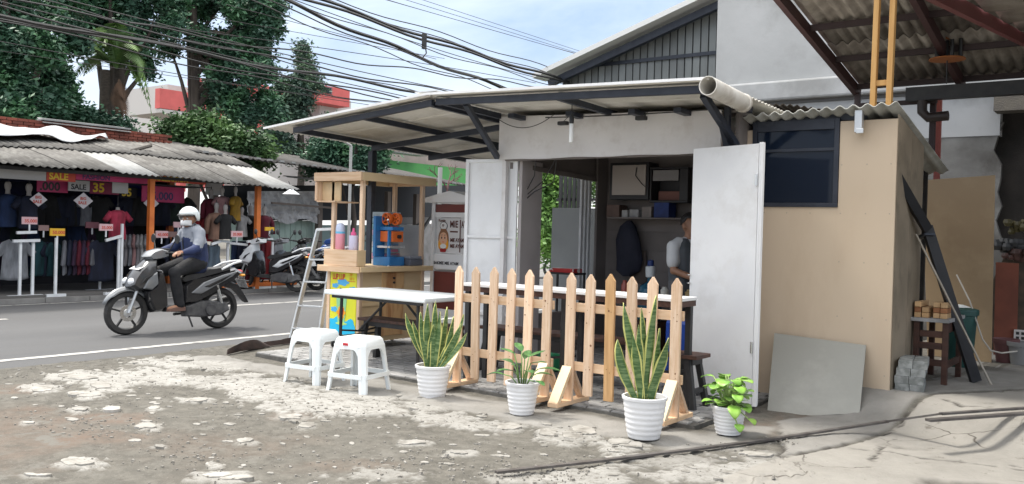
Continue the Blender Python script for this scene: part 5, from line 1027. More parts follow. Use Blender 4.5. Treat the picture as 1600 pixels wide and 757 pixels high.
ch = [[(-.30, 0, .93, .13), (-.29, 0, 1.08, .115), (-.25, 0, 1.30, .125), (-.22, 0, 1.37, .09), (-.205, 0, 1.42, .055), (-.19, 0, 1.47, .055)],
      [(*(hc+Vector((-.02, 0, .02))), .098), (*(hc+hf*.03+Vector((0, 0, -.035))), .078)], [(*(hc+hf*.095+Vector((0, 0, -.005))), .014), (*(hc+hf*.108+Vector((0, 0, -.028))), .017)]]
for s in (-1, 1):
    ch.append([(-.23, s*.10, 1.36, .07), (-.24, s*.17, 1.345, .055), (-.13, s*.29, 1.13, .045), (.02, s*.30, 1.07, .032), (.06, s*.30, 1.062, .027)])
    kn = (.10, s*.17, .80) if s > 0 else (.20, s*.15, .78); an = (.02, s*.16, .40) if s > 0 else (.10, s*.15, .40)
    ch.append([(-.28, s*.09, .93, .095), (*kn, .062), (*[(a*.6+c*.4) for a, c in zip(kn, an)], .055), (*an, .038), (an[0]-.03, an[1], .33, .040)]); ch.append([(an[0]-.05, an[1], .325, .035), (an[0]+.06, an[1], .335, .036), (an[0]+.15, an[1], .325, .025)])
    ch += hand((.10, s*.30, 1.07), (.75, s*.05, -.1), (.2, 0, -1), 1.05, side=-s)
body = fuse('body', ch, skin, RD, .0105, 2)
jk = [[(-.30, 0, .88, .165), (-.30, 0, 1.0, .172), (-.28, 0, 1.16, .165), (-.25, 0, 1.32, .155), (-.225, 0, 1.40, .085), (-.215, 0, 1.425, .075)]]
jw = [[(-.30, -.06, .90, .14), (-.27, -.07, 1.2, .14)], [(-.30, .06, .90, .14), (-.27, .07, 1.2, .14)]]
for s in (-1, 1): jk.append([(-.24, s*.11, 1.355, .09), (-.24, s*.185, 1.335, .083), (-.20, s*.25, 1.22, .076), (-.14, s*.295, 1.12, .073), (-.04, s*.31, 1.09, .060), (.035, s*.302, 1.075, .045)])
jm1 = mat('jacket_blue', (.02, .035, .11), .75, (.012, .022, .07), 9, bump=.4, bscale=20); jm2 = mat('jacket_white', (.27, .29, .33), .75, (.20, .22, .26), 9, bump=.4, bscale=20)
J = fuse('jacket', jk+jw, jm1, RD, .013, 2); J.data.materials.append(jm2)
for p in J.data.polygons:
    c = p.center; p.material_index = 1 if c.z > 1.255-.10*abs(c.y)/.3+(.03 if c.x > -.15 else 0)+.02*noise.noise(c*9) else 0
b = M(); b.tube([(-.125, 0, 1.05), (-.10, .0, 1.22), (-.13, 0, 1.38)], .008, 6); b.obj('zip', black, RD)
tr = []
for s in (-1, 1):
    kn = (.10, s*.17, .80) if s > 0 else (.20, s*.15, .78); an = (.02, s*.16, .40) if s > 0 else (.10, s*.15, .40)
    tr.append([(-.30, s*.08, .92, .13), (-.12, s*.12, .88, .105), (*kn, .085), (*[(a+c)/2 for a, c in zip(kn, an)], .078), (*an, .066), (an[0]-.015, an[1], .375, .066)])
fuse('trousers', tr+[[(-.33, 0, .93, .15), (-.28, 0, .95, .15)]], denim, RD, .014, 2)
for s in (-1, 1):
    an = (.02, s*.16) if s > 0 else (.10, s*.15); b = M(); b.pillow((an[0]+.045, an[1], .285), (1, 0, 0), (0, 0, 1), [(-.13, 0), (.13, 0), (.135, .03), (.05, .055), (-.06, .06), (-.13, .05)], .045, .15); b.obj('shoe', mat('shoe_brown', (.16, .09, .07), .6), RD, smooth=True)
helm = mat('helmet_white', (.62, .66, .66), .25, coat=.5)
b = M(); R = []; lf = Vector((-hf.y, hf.x, 0)); n = 28
for i in range(12):
    ph = .04+i/11*1.92; row = []
    for j in range(n):
        a = 2*pi*j/n; ff = math.cos(a); cut = 1.30 if ff > .45 else 1.92 if ff < .1 else 1.92-(ff-.1)/.35*.62; p_ = min(ph, cut); rr = Vector((0, 0, 1))*math.cos(p_)*.142+(hf*math.cos(a)*.150+lf*math.sin(a)*.132)*math.sin(p_); row.append(hc+Vector((-.015, 0, .035))+rr)
    R.append(row)
b.rings(R, (1, 0)); b.obj('helmet', helm, RD, smooth='all', solid=.012)
b = M(); vs = []; 
for i in range(13):
    a = -1.0+2.0*i/12
    for z_, k in ((.065, .160), (.045, .170)): vs.append(hc+Vector((-.01, 0, z_))+(hf*math.cos(a)*k+lf*math.sin(a)*k*.86))
b.add(vs, [(2*i, 2*i+1, 2*i+3, 2*i+2) for i in range(12)]); b.obj('visor_rim', black, RD, smooth='all', solid=.006)
b = M(); vs = []
for i in range(5):
    z_ = -.085+.075*i/4
    for j in range(11): a = -1.25+2.5*j/10; k = .088+.026*math.sin(pi*(i+.6)/5.2)*math.cos(a); vs.append(hc+hf*.012+Vector((0, 0, z_))+(hf*math.cos(a)*k+lf*math.sin(a)*.084))
b.add(vs, [(i*11+j, i*11+j+1, (i+1)*11+j+1, (i+1)*11+j) for i in range(4) for j in range(10)]); b.obj('face_mask', mat('mask_cloth', (.70, .71, .72), .8), RD, smooth='all', solid=.004)
for k in (-1, 1): b = M(); b.tube([hc+lf*k*.115+Vector((0, 0, -.06)), hc+hf*.05+lf*k*.06+Vector((0, 0, -.125))], .008, 5); b.obj('chin_strap', black, RD)
head_parts(RD, hc+Vector((-.005, 0, .0)), hf)

# parked scooters across the road
G1 = 'scooters parked across the road'
sc2 = make_scooter('motor_scooter', 'parked scooter with white tail panel nearest the clothes rack', G1, whitest, blackp); q = P(443, 457, Z=-.03); sc2.location = (q.x-.55, q.y+.05, -.028); sc2.rotation_euler = (.0, -.0, math.radians(200))
def dup(o, loc, rz, label, mb=None):
    c = copytree(o, loc, rz, label)
    if mb:
        for k in c.children:
            if k.name.split('.')[0] in ('front_fender', 'front_cover', 'side_stripe', 'handlebar_cover', 'side_panel'): setmat(k, mb)
    return c
bred = mat('scooter_dark_red', (.10, .015, .02), .3, coat=.5); bblu = mat('scooter_blue', (.03, .08, .28), .3, coat=.5); bgr = mat('scooter_grey', (.22, .23, .25), .3, coat=.5)
dup(sc2, (q.x-.75, q.y+.80, -.028), math.radians(195), 'parked grey and black scooter second from the clothes rack', bgr)
dup(sc2, (q.x-.95, q.y+1.6, -.028), math.radians(188), 'parked black scooter third from the clothes rack before the mint wall', blackp)
dup(sc2, (q.x-1.0, q.y+2.5, -.028), math.radians(205), 'parked blue scooter seen just left of the wooden drinks cart', bblu)
dup(sc2, (q.x-1.3, q.y+3.5, -.028), math.radians(190), 'parked dark red scooter hidden mostly by the drinks cart', bred)
q = P(853, 435, Z=-.05); dup(sc2, (q.x, q.y+1.2, -.05), math.radians(250), 'white parked scooter glimpsed through the stall opening', whitest)

# ================================================================ inside the stall
PN = T('person', 'worker in grey vest and white t-shirt half hidden by the right door', 'person', (-3.98, 8.25, .04), math.radians(-20))
hc = Vector((.06, 0, 1.44)); ch = [[(0, 0, .85, .13), (0, 0, 1.0, .12), (.01, 0, 1.18, .13), (.02, 0, 1.26, .09), (.03, 0, 1.31, .055), (.04, 0, 1.37, .055)], [(*(hc+Vector((-.02, 0, .015))), .095), (*(hc+Vector((.03, 0, -.04))), .07)], [(*(hc+Vector((.09, 0, -.005))), .014), (*(hc+Vector((.10, 0, -.03))), .017)]]
for s in (-1, 1):
    ch.append([(0, s*.10, 1.25, .07), (0, s*.18, 1.23, .055), (.05, s*.22, .99, .043), (.26, s*.16, .93, .032), (.30, s*.15, .93, .027)]); ch += hand((.34, s*.15, .93), (1, 0, -.1), (0, 0, -1), 1, side=s)
    ch.append([(0, s*.09, .86, .10), (.01, s*.10, .45, .062), (0, s*.10, .08, .04)]); ch.append([(-.03, s*.10, .04, .036), (.16, s*.11, .03, .03)])
    ch.append([(hc.x-.01, s*.09, hc.z-.02, .02), (hc.x-.015, s*.098, hc.z+.012, .02)])
fuse('body', ch, skin, PN, .0115, 2)
sh = [[(0, 0, .80, .15), (0, 0, 1.0, .145), (.01, 0, 1.2, .145), (.02, 0, 1.285, .075)], [(0, -.05, .85, .13), (0, -.06, 1.18, .13)], [(0, .05, .85, .13), (0, .06, 1.18, .13)]]
sl2 = [[(0, s*.10, 1.25, .085), (0, s*.185, 1.225, .075), (.03, s*.215, 1.07, .068)] for s in (-1, 1)]
fuse('tshirt', [[(a[0], a[1], a[2], a[3]*.97) for a in c] for c in sh]+sl2, mat('tee_white', (.68, .69, .70), .8, (.6, .61, .62), 9), PN, .014, 2)
fuse('vest', [[(0, 0, .78, .165), (0, 0, 1.0, .16), (.01, 0, 1.16, .155)], [(0, -.06, .82, .14), (0, -.07, 1.2, .135)], [(0, .06, .82, .14), (0, .07, 1.2, .135)]], mat('vest_grey', (.10, .11, .125), .8, (.07, .08, .09), 9), PN, .014, 2)
fuse('trousers', [[(0, s*.08, .86, .13), (.01, s*.10, .45, .085), (0, s*.10, .10, .07)] for s in (-1, 1)], mat('trouser_grey', (.12, .12, .13), .85), PN, .015, 2)
b = M(); R = []
for i in range(8):
    p_ = .03+i/7*1.75; R.append([hc+Vector((-.025, 0, .03))+Vector((math.cos(a)*.102*math.sin(min(p_, 1.05 if math.cos(a) > .3 else 1.75)), math.sin(a)*.092*math.sin(min(p_, 1.05 if math.cos(a) > .3 else 1.75)), math.cos(min(p_, 1.05 if math.cos(a) > .3 else 1.75))*.108)) for a in [2*pi*j/20 for j in range(20)]])
b.rings(R, (1, 0)); b.obj('hair', mat('hair_black', (.015, .012, .011), .6), PN, smooth='all', solid=.012)
head_parts(PN, hc, (1, 0, 0))
def ib(name, x0, x1, y0, y1, z0, z1, m, label=None, cat=None, par=None, bevel=.004): b = M(); b.box(x0, x1, y0, y1, z0, z1); return b.obj(name, m, par, w=par is not None, bevel=bevel, label=label, cat=cat)
dk = mat('cabinet_dark', (.03, .03, .034), .5)
def yb(u, v, y=9.0): return P(u, v, Y=y)
a = yb(953, 255, 8.85); c = yb(1012, 312, 8.85); WC = T('wall_cabinet', 'wall cabinet with cream door in black frame inside the stall', 'cabinet', ((a.x+c.x)/2, 8.95, c.z))
ib('carcass', a.x, c.x, 8.86, 9.10, c.z, a.z, dk, par=WC); ib('door', a.x+.04, c.x-.03, 8.842, 8.858, c.z+.05, a.z-.03, mat('cream_door', (.50, .45, .41), .6), par=WC)
b = M(); b.tube([yb(995, 262, 8.83), yb(993, 275, 8.83), yb(1003, 288, 8.83), yb(1008, 292, 8.83)], .005, 5); b.obj('wire', black, WC, w=True)
a = yb(1016, 262, 8.85); c = yb(1074, 317, 8.85); TVv = T('dark_cupboard', 'open black cupboard with a pale slanted flap beside the cream cabinet', 'cupboard', ((a.x+c.x)/2, 8.95, c.z))
ib('back_panel', a.x, c.x, 9.06, 9.08, c.z, a.z, dk, par=TVv)
for q_ in ((a.x, c.x, 8.85, 9.059, c.z, c.z+.025), (a.x, c.x, 8.85, 9.059, a.z-.02, a.z), (a.x, a.x+.02, 8.85, 9.059, c.z+.026, a.z-.021), (c.x-.10, c.x, 8.85, 9.059, c.z+.026, a.z-.021)): ib('board', *q_, dk, par=TVv)
ib('flap', a.x+.03, c.x-.12, 8.86, 8.875, a.z-.15, a.z-.03, mat('grey_flap', (.32, .31, .31), .6), par=TVv); ib('bundle', a.x+.06, c.x-.14, 8.95, 9.04, c.z+.03, c.z+.13, mat('bundle', (.25, .12, .10), .8), par=TVv)
a = yb(948, 340, 8.80); c = yb(1062, 345, 8.80); ib('wall_shelf', a.x, c.x+.1, 8.80, 9.11, a.z-.012, a.z+.006, innerwall, 'long pale shelf under the wall cabinets inside the stall', 'shelf'); zs = a.z+.007
for u0, u1, h, cl, nm_, lb, ct in ((950, 970, .14, (.16, .10, .08), 'basket', 'dark brown basket at the left end of the shelf', 'basket'), (974, 983, .08, (.55, .55, .55), 'shelf_box', 'small pale box on the shelf inside the stall', 'box'), (986, 1000, .09, (.45, .45, .46), 'shelf_box', 'grey plastic box on the shelf beside the small pale box', 'box'), (1005, 1020, .12, (.30, .26, .24), 'container', 'brownish container on the shelf left of the blue crate', 'container'), (1024, 1047, .17, (.02, .05, .22), 'blue_crate', 'dark blue crate at the right of the shelf', 'crate')):
    ib(nm_, yb(u0, 340, 8.9).x, yb(u1, 340, 8.9).x, 8.86, 9.04, zs, zs+h, mat('shelf_'+lb.replace(' ', '_')[:24], cl, .6, tuple(k*.6 for k in cl), 9), lb, ct)
a = yb(982, 345, 8.98); b = M(); R = [[(a.x+w*math.cos(2*pi*j/16)+.02*math.sin(z*11), 9.0+min(w, .07)*math.sin(2*pi*j/16), a.z+z) for j in range(16)] for w, z in ((.03, .0), (.10, -.07), (.155, -.22), (.17, -.45), (.15, -.58), (.05, -.64))]; b.rings(R); b.obj('backpack', mat('bag_navy', (.012, .014, .028), .8, (.02, .022, .04), 6, bump=.5), label='dark navy bag hanging from the shelf on the back wall', cat='bag', smooth=True)
q = yb(1015, 470, 8.7); WD = T('water_gallon', 'blue water gallon with hand pump on a low stand inside the stall', 'water bottle', (q.x, 8.7, .45))
b = M(); b.box(-.14, .14, -.14, .14, -.40, -.01); b.obj('stand', dkwood, WD); b = M(); zz = yb(1015, 385, 8.7).z-.45
b.lathe([(.12, 0), (.135, .02), (.135, .10), (.128, .12), (.135, .14), (.135, .26), (.128, .28), (.135, .30), (.11, .37), (.03, .42), (.03, .46)], 24); b.obj('bottle_body', mat('gallon_blue', (.03, .13, .20), .12), WD, smooth=True); b = M(); b.lathe([(.035, .46), (.05, .47), (.055, .53), (.055, .58), (.04, .59), (.001, .59)], 16); b.obj('pump', plasticw, WD, smooth=True); b = M(); b.lathe([(.035, .591), (.035, .65), (.001, .66)], 14); b.obj('pump_knob', mat('pump_blue', (.02, .05, .2), .4), WD)
a = yb(980, 440, 8.0); ib('prep_table', -4.62, -3.5, 7.75, 8.05, .74, .77, plyw, 'wooden preparation table inside the stall before the worker', 'table'); ib('newspaper', -4.35, -4.15, 7.80, 7.98, .771, .79, mat('yellow_paper', (.55, .48, .12), .7), 'folded yellow cloth on the preparation table', 'cloth')
ib('red_chair', -4.30, -3.98, 8.62, 8.68, .45, 1.12, mat('red_plastic', (.35, .02, .03), .4), 'red plastic chair back behind the worker', 'chair', bevel=.03)
ib('blue_drum', -3.75, -3.50, 7.35, 7.55, .04, .62, mat('blue_plastic', (.01, .06, .35), .4), 'blue plastic tub seen between the fence pickets under the counter', 'tub', bevel=.04)
ib('green_bag', -4.95, -4.70, 7.0, 7.15, .04, .22, mat('green_plastic', (.02, .22, .10), .5), 'green plastic bag on the floor under the long bench', 'bag', bevel=.05)
# black frame table with red and white box
a = P(868, 423, Y=8.3); c = P(912, 424, Y=8.3); FT = T('metal_frame_table', 'slim black metal frame table inside the stall\'s left opening', 'table', (a.x, 8.3, .04))
b = M(); b.box(a.x, c.x, 8.1, 8.35, a.z-.03, a.z-.01); b.obj('table_top', black, FT, w=True)
for x in (a.x+.01, c.x-.01):
    for y in (8.12, 8.33): b = M(); b.box(x-.01, x+.01, y-.01, y+.01, .04, a.z-.031); b.obj('leg', black, FT, w=True)
ib('snack_box', a.x+.03, c.x-.02, 8.12, 8.30, a.z-.009, a.z+.035, mat('red_box', (.5, .03, .03), .5, (.7, .68, .66), 5, contrast=(.49, .51)), 'red and white flat box on the slim black table', 'box')
# outside the left opening: grey sheet and fence bars
a = P(863, 325, Y=9.9); c = P(916, 326, Y=9.9); slab4('grey_sheet', [(a.x, 9.9, -.05), (c.x+.3, 9.9, -.05), (c.x+.3, 9.9, c.z), (a.x, 9.9, a.z)], mat('galvanised', (.36, .38, .39), .5, (.31, .33, .34), 2), 'grey metal sheet standing outside the left opening of the stall', 'metal sheet')
FB = T('bar_fence', 'black vertical bar fence outside the stall\'s left opening', 'fence', (P(890, 300, Y=11).x, 11, -.05))
for k, u in enumerate((877, 884, 891, 898, 905, 911, 917)): q = P(u, 275, Y=11); b = M(); b.box(q.x-.022, q.x+.022, 10.98, 11.02, -.05, q.z-.01*(k % 3)); b.obj('bar', black, FB, w=True)
b = M(); p = P(870, 300, Y=11.03); q = P(930, 300, Y=11.03); b.box(p.x, q.x, 11.025, 11.04, 1.85, 1.89); b.obj('rail', black, FB, w=True)

fr = random.Random(8)
for k, (x, z, w, h, c, lb, ct) in enumerate(((-4.95, 1.20, .10, .16, (.10, .08, .07), 'small dark apron hanging left of the navy bag', 'apron'), (-3.62, 1.12, .12, .22, (.05, .05, .06), 'dark cloth hanging right of the water gallon', 'cloth'))):
    b = M(); b.pillow((x, 9.07, z), (1, 0, 0), (0, 0, 1), [(-w*.6, 0), (w*.6, 0), (w, -h*2.2), (w*.3, -h*2.5), (-w*.4, -h*2.3), (-w, -h*2.4)], .02, .15); b.obj('hanging_cloth', mat('hang_%d' % k, c, .9), label=lb, cat=ct, smooth=True)
for k, (x, r_, h, c) in enumerate(((-4.50, .035, .14, (.25, .05, .03)), (-4.05, .04, .10, (.45, .45, .42)), (-3.92, .03, .17, (.05, .10, .06)), (-3.78, .045, .09, (.30, .22, .10)))):
    b = M(); b.lathe([(r_, 0), (r_, h*.7), (r_*.6, h*.85), (r_*.6, h), (.001, h)], 14, (x, 7.92, .771)); b.obj('jar', mat('jar_%d' % k, c, .35), label=['red sauce jar at the left of the preparation table', 'short cream jar in the middle of the preparation table', 'slim dark green bottle beside the cream jar', 'squat tan jar at the right of the preparation table'][k], cat='jar', smooth=True)
# ================================================================ the clothes kiosk across the road
KX = -16.0
KI = T('clothes_kiosk', 'open fronted clothes kiosk with orange posts and grey corrugated roof', 'kiosk', (-17.5, 8, -.03))
def kb(name, x0, x1, y0, y1, z0, z1, m, par=KI, bevel=0): b = M(); b.box(x0, x1, y0, y1, z0, z1); return b.obj(name, m, par, w=True, bevel=bevel)
dwall = mat('kiosk_dark', (.02, .02, .026), .9, (.025, .025, .03), 3)  # near-black so that the darkness under the roof sits in the colour
YA, YB = 2.0, 12.35
rsm = mat('kiosk_roof', (.125, .12, .112), .9, (.075, .07, .064), 2.2, bump=.3, rand=.2, col3=(.18, .175, .162), s3=3)
rz_ = lambda x: 2.22+(-15.62-x)*.27
pat = mat('clear_sheet', (.28, .285, .28), .6, (.20, .20, .195), 3)
y = YA; k = 0
while y < YB:
    for (xa, xb_) in ((-15.62, -17.45), (-17.3, -19.0)):
        b = M(); n = 22; w = .86; vs = []; tap = 0
        for x in (xa, (xa+xb_)/2, xb_):
            for i in range(n+1): yy = y+w*i/n; vs.append((x, yy+tap, rz_(x)+.02*(k % 2)+(.02 if xa > -16 else 0)*0+.018*math.sin(2*pi*yy/.13)+(.03 if xa < -16 else 0)+.05*math.sin(yy*.6+x)))
        b.add(vs, [(j*(n+1)+i, j*(n+1)+i+1, (j+1)*(n+1)+i+1, (j+1)*(n+1)+i) for j in range(2) for i in range(n)]); b.obj('roof_sheet', pat if (k, xa) in ((4, -15.62), (8, -15.62), (12, -15.62)) else rsm, KI, w=True, smooth='all', solid=.006)
    y += .84; k += 1
kb('eave_beam', -16.0, -15.94, YA, YB, 2.20, 2.26, black); 
for y in (9.60, 12.10, 4.6): kb('post', KX-.05, KX+.05, y-.05, y+.05, -.03, 2.2, orange)
for y in (11.2,): kb('inner_post', -17.95, -17.83, y-.06, y+.06, -.03, 2.6, orange)
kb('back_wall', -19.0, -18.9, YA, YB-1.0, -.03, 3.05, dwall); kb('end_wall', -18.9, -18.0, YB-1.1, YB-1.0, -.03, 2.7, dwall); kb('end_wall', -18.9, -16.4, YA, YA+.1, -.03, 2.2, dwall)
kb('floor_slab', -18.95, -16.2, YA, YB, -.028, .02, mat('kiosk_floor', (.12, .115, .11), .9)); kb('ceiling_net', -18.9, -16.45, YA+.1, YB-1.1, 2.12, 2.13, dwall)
kb('base_rail', -16.05, -15.97, 12.16, 13.2, .03, .11, orange, bevel=.01); kb('base_rail', -16.05, -15.97, 10.9, 12.04, .03, .11, orange, bevel=.01); kb('base_rail', -16.6, -16.52, 10.9, 13.2, .03, .11, orange)
# banners with print
bp_ = mat('banner_pink', (.55, .05, .17), .6, (.45, .04, .13), 3); bo_ = mat('banner_red', (.55, .08, .05), .6); byl = mat('print_yellow', (.80, .58, .05), .5); pk_ = mat('print_pink', (.80, .45, .50), .6)
X_ = -16.25
def kyz(u, v, X): q = P(u, v, X=X); return q.y, q.z
def banner(u0, v0, u1, v1, X, m, s=None, sm=None, ts=.7, label=None, off=.08, parent=KI):
    ya, za = kyz(u0, v0, X); yb_, zb = kyz(u1, v1, X); za2 = min(za, 5); b = M(); b.box(X-.02, X, ya, yb_, zb, za); o = b.obj('banner', m, parent, w=True)
    if s: text(s, (za-zb)*ts*1.25, (X+.004, ya+(yb_-ya)*off, zb+(za-zb)*.16), (0, 1, 0), (0, 0, 1), sm, o, bold=.03, ext=.001)
    return o
banner(0, 264, 72, 283, X_, mat('banner_grey', (.45, .44, .43), .6), None); banner(73, 266, 118, 285, X_+.003, bo_, 'SALE', byl)
banner(119, 270, 231, 288, X_, bp_, 'FASHION', mat('print_navy', (.06, .03, .12), .5), .8); banner(232, 272, 322, 289, X_+.003, bo_, 'COLLECTION', byl, .75, off=.06)
banner(58, 281, 106, 302, X_-.7, bp_, '.000', prb, .8); banner(141, 283, 186, 305, X_-.7, mat('banner_maroon', (.25, .03, .08), .6), '35', byl, .8); banner(222, 290, 288, 318, X_-.7, bp_, '35.000', mat('print_navy', (.06, .03, .12), .5), .55, off=.1)
banner(107, 280, 140, 300, X_-.55, mat('card_pale', (.5, .5, .5), .6), 'SALE', prb, .5, off=.12); banner(176, 285, 200, 303, X_-.3, mat('card_pale', (.5, .5, .5), .6))
banner(188, 292, 214, 310, X_-.9, dwall, '35', byl, .8); banner(322, 285, 348, 306, X_-.4, mat('card_pale', (.5, .5, .5), .6))
for u, v, h, lb in ((130, 314, .155, 'SALE diamond'), (236, 318, .14, 'second'), (60, 312, .13, 'third')):
    y, z = kyz(u, v, -16.5); b = M(); b.poly((-16.5, y, z), (0, 1, 0), (0, 0, 1), [(-h*1.2, 0), (0, -h), (h*1.2, 0), (0, h)], .01)
    o = b.obj('sale_tag', mat('tag_white', (.62, .58, .60), .5), label={'SALE diamond': 'white diamond sale tag hanging left of the pink t-shirt', 'second': 'pale diamond tag hanging just right of the orange post', 'third': 'pale diamond tag hanging farthest left in the kiosk'}[lb], cat='sale tag')
    text('BIG', .075, (-16.5+.015, y-.065, z+.015), (0, 1, 0), (0, 0, 1), bo_, o, bold=.03, ext=.001); text('SALE', .075, (-16.5+.015, y-.10, z-.065), (0, 1, 0), (0, 0, 1), bo_, o, bold=.03, ext=.001)
for u, v, w in ((155, 326, .05), (224, 330, .16), (250, 334, .08), (30, 316, .05)): y, z = kyz(u, v, -18.6); b = M(); b.box(-18.62, -18.6, y-w, y+w, z-.015, z+.015); b.obj('led_strip', mat('led_blue', (.02, .08, 1.0), .4, emit=3.5), KI, w=True)
# brick parapet above the roof, brick by brick
BW = T('brick_parapet', 'red brick parapet wall rising behind the kiosk roof', 'wall', (-19.2, 9, 3.0)); brk = mat('red_brick', (.20, .05, .03), .85, (.13, .038, .025), 6, rand=.3, bump=.4)
b = M(); b.box(-19.4, -19.14, 6.3, 11.86, 2.8, 3.40); b.obj('mortar_core', mat('mortar', (.16, .13, .12), .95), BW, w=True)
zb = 3.03; r_ = 0; proto = None; cnt = 0
for r_ in range(6):
    y = 6.4+(.11 if r_ % 2 else 0)
    while y < 11.8:
        z = zb+.066*r_; w = min(.205, 11.86-y)
        if proto is None: b = M(); b.box(-.05, .05, 0, .2, 0, .056); o = b.obj('brick', brk, BW); proto = o
        else: o = proto.copy(); COL.objects.link(o)
        o.location = (-19.12+19.2+.004*rs.random(), y-9, z-3.0); y += .218; cnt += 1
b = M(); b.box(-19.3, -19.05, 8.95, 10.9, 3.44, 3.47); b.add([(-19.02, 8.95, 3.38), (-19.02, 10.9, 3.38), (-19.3, 10.9, 3.50), (-19.3, 8.95, 3.50)], [(0, 1, 2, 3)]); b.obj('coping_sheet', pat, BW, w=True, solid=.01)
# crumpled silver tarpaulin on the roof
b = M(); nx_, ny_ = 40, 10; vs = []; 
for i in range(nx_+1):
    for j in range(ny_+1):
        t = i/nx_; f = j/ny_; y = 6.0+4.2*t; x = -18.9+(1.35*(1-t)**.5+.15)*f; z = rz_(x)+.14+.05*math.sin(y*5+f*3)+.09*f*(1-t)*math.sin(y*3.3)+.06*noise.noise(Vector((y*3, x*3, 0))); vs.append((x, y, z))
b.add(vs, [(i*(ny_+1)+j, i*(ny_+1)+j+1, (i+1)*(ny_+1)+j+1, (i+1)*(ny_+1)+j) for i in range(nx_) for j in range(ny_)]); b.obj('tarpaulin', mat('silver_tarp', (.48, .49, .50), .45, (.36, .37, .38), 5), label='crumpled pale silver tarpaulin lying on the kiosk roof', cat='tarpaulin', smooth='all', solid=.004)
b = M(); b.tube([P(192, 243, X=-17.6), P(205, 236, X=-17.7), P(236, 228, X=-17.9)], .04, 6); b.obj('scrap_pipe', mat('scrap_dark', (.08, .07, .06), .8), label='bent dark pipe lying on the kiosk roof', cat='pipe')

# ---------------- garments, mannequins, stands, signs
CL = {'navy': (.018, .025, .06), 'black': (.02, .02, .022), 'dark blue': (.02, .05, .15), 'maroon': (.18, .012, .035), 'pink': (.62, .05, .11), 'pale pink': (.55, .30, .30), 'grey': (.33, .34, .38), 'pale blue': (.28, .38, .48), 'purple': (.07, .03, .08),
      'white': (.55, .55, .55), 'yellow': (.50, .28, .02), 'tan': (.36, .20, .14), 'teal': (.02, .10, .12), 'striped': (.35, .33, .35), 'dark green': (.02, .05, .035), 'red': (.4, .02, .03), 'light grey': (.42, .44, .48)}
def cm(c): k = tuple(q*.62 for q in CL[c]); return mat('cloth_'+c.replace(' ', '_'), k, .85, tuple(q*.5 for q in k), 9, (1, 1, .35), bump=.5, bscale=14)
SHIRT = [(-.10, 0), (-.22, -.05), (-.36, -.22), (-.29, -.29), (-.21, -.20), (-.22, -.45), (-.23, -.68), (-.1, -.70), (.1, -.70), (.23, -.68), (.22, -.45), (.21, -.20), (.29, -.29), (.36, -.22), (.22, -.05), (.10, 0), (.05, -.045), (-.05, -.045)]
LONG = [(-.10, 0), (-.22, -.05), (-.33, -.50), (-.26, -.52), (-.20, -.25), (-.22, -.70), (.22, -.70), (.20, -.25), (.26, -.52), (.33, -.50), (.22, -.05), (.10, 0), (0, -.04)]
PANTS = [(-.19, 0), (-.24, -.45), (-.22, -.95), (-.04, -.95), (0, -.40), (.04, -.95), (.22, -.95), (.24, -.45), (.19, 0)]
DRESS = [(-.10, 0), (-.2, -.06), (-.17, -.35), (-.24, -.60), (-.27, -.98), (0, -1.0), (.27, -.98), (.24, -.60), (.17, -.35), (.2, -.06), (.10, 0), (0, -.06)]
KIND = {'shirt': SHIRT, 'long': LONG, 'pants': PANTS, 'dress': DRESS}; GM = {}; used = {}
def garment(u, v, X, kind, col, where, sc=1.0, ang=0, par=None, word=None):
    q = P(u, v, X=X); k = (kind, round(sc, 2))
    if k not in GM:
        b = M(); pts = [(x*sc, z*sc) for x, z in KIND[kind]]; b.pillow((0, 0, 0), (0, 1, 0), (0, 0, 1), pts, .035, .14); o = b.obj(kind, cm(col), label='x', origin=(0, 0, 0), smooth=True); GM[k] = o.data
        md = o.data
        for vv in md.vertices: vv.co.x += .025*math.sin(vv.co.y*22+vv.co.z*3)*min(1, -vv.co.z*2)
    else: o = bpy.data.objects.new(kind, GM[k]); COL.objects.link(o)
    o.name = {'shirt': 'tshirt', 'long': 'jacket', 'pants': 'trousers', 'dress': 'dress'}[kind]; o.location = q; o.rotation_euler = (0, 0, math.radians(ang)); setmat(o, cm(col))
    wd = {'shirt': 't-shirt', 'long': 'long sleeved top', 'pants': 'pair of trousers', 'dress': 'long dress'}[kind]; lb = '%s %s hanging %s' % (col, wd, where)
    used[lb] = used.get(lb, 0)+1
    if used[lb] > 1: lb = lb+', %s along' % ['', '', 'second', 'third', 'fourth', 'fifth', 'sixth', 'seventh', 'eighth'][used[lb]]
    tag(o, lb, 'clothes', 'clothes for sale in the kiosk'); return o
# rows of clothes deep in the kiosk
fr = random.Random(12)
row = [(-10, 'shirt', 'navy'), (8, 'shirt', 'dark blue'), (32, 'shirt', 'navy'), (52, 'shirt', 'black'), (70, 'long', 'black'), (88, 'shirt', 'navy'), (104, 'shirt', 'black'), (120, 'long', 'navy'), (140, 'shirt', 'grey'), (157, 'shirt', 'black'), (205, 'shirt', 'navy'), (222, 'long', 'black'), (252, 'shirt', 'navy'), (268, 'shirt', 'dark green'), (285, 'shirt', 'black')]
for i, (u, k, c) in enumerate(row): garment(u, 302+u*.02, -17.7, k, c, 'in the upper row ' + ('at far left' if u < 60 else 'mid kiosk' if u < 200 else 'right of the orange post'), .92, fr.uniform(-25, 25))
for i, u in enumerate(range(-8, 290, 15)): garment(u, 338+.02*u, -18.4, 'long', ('black', 'navy', 'purple', 'dark green', 'dark blue')[(i*3) % 5], 'on the rear wall, %s' % ('left end' if u < 70 else 'behind the sale tags' if u < 150 else 'behind the pink t-shirt' if u < 220 else 'behind the rider'), .95, fr.uniform(-20, 20))
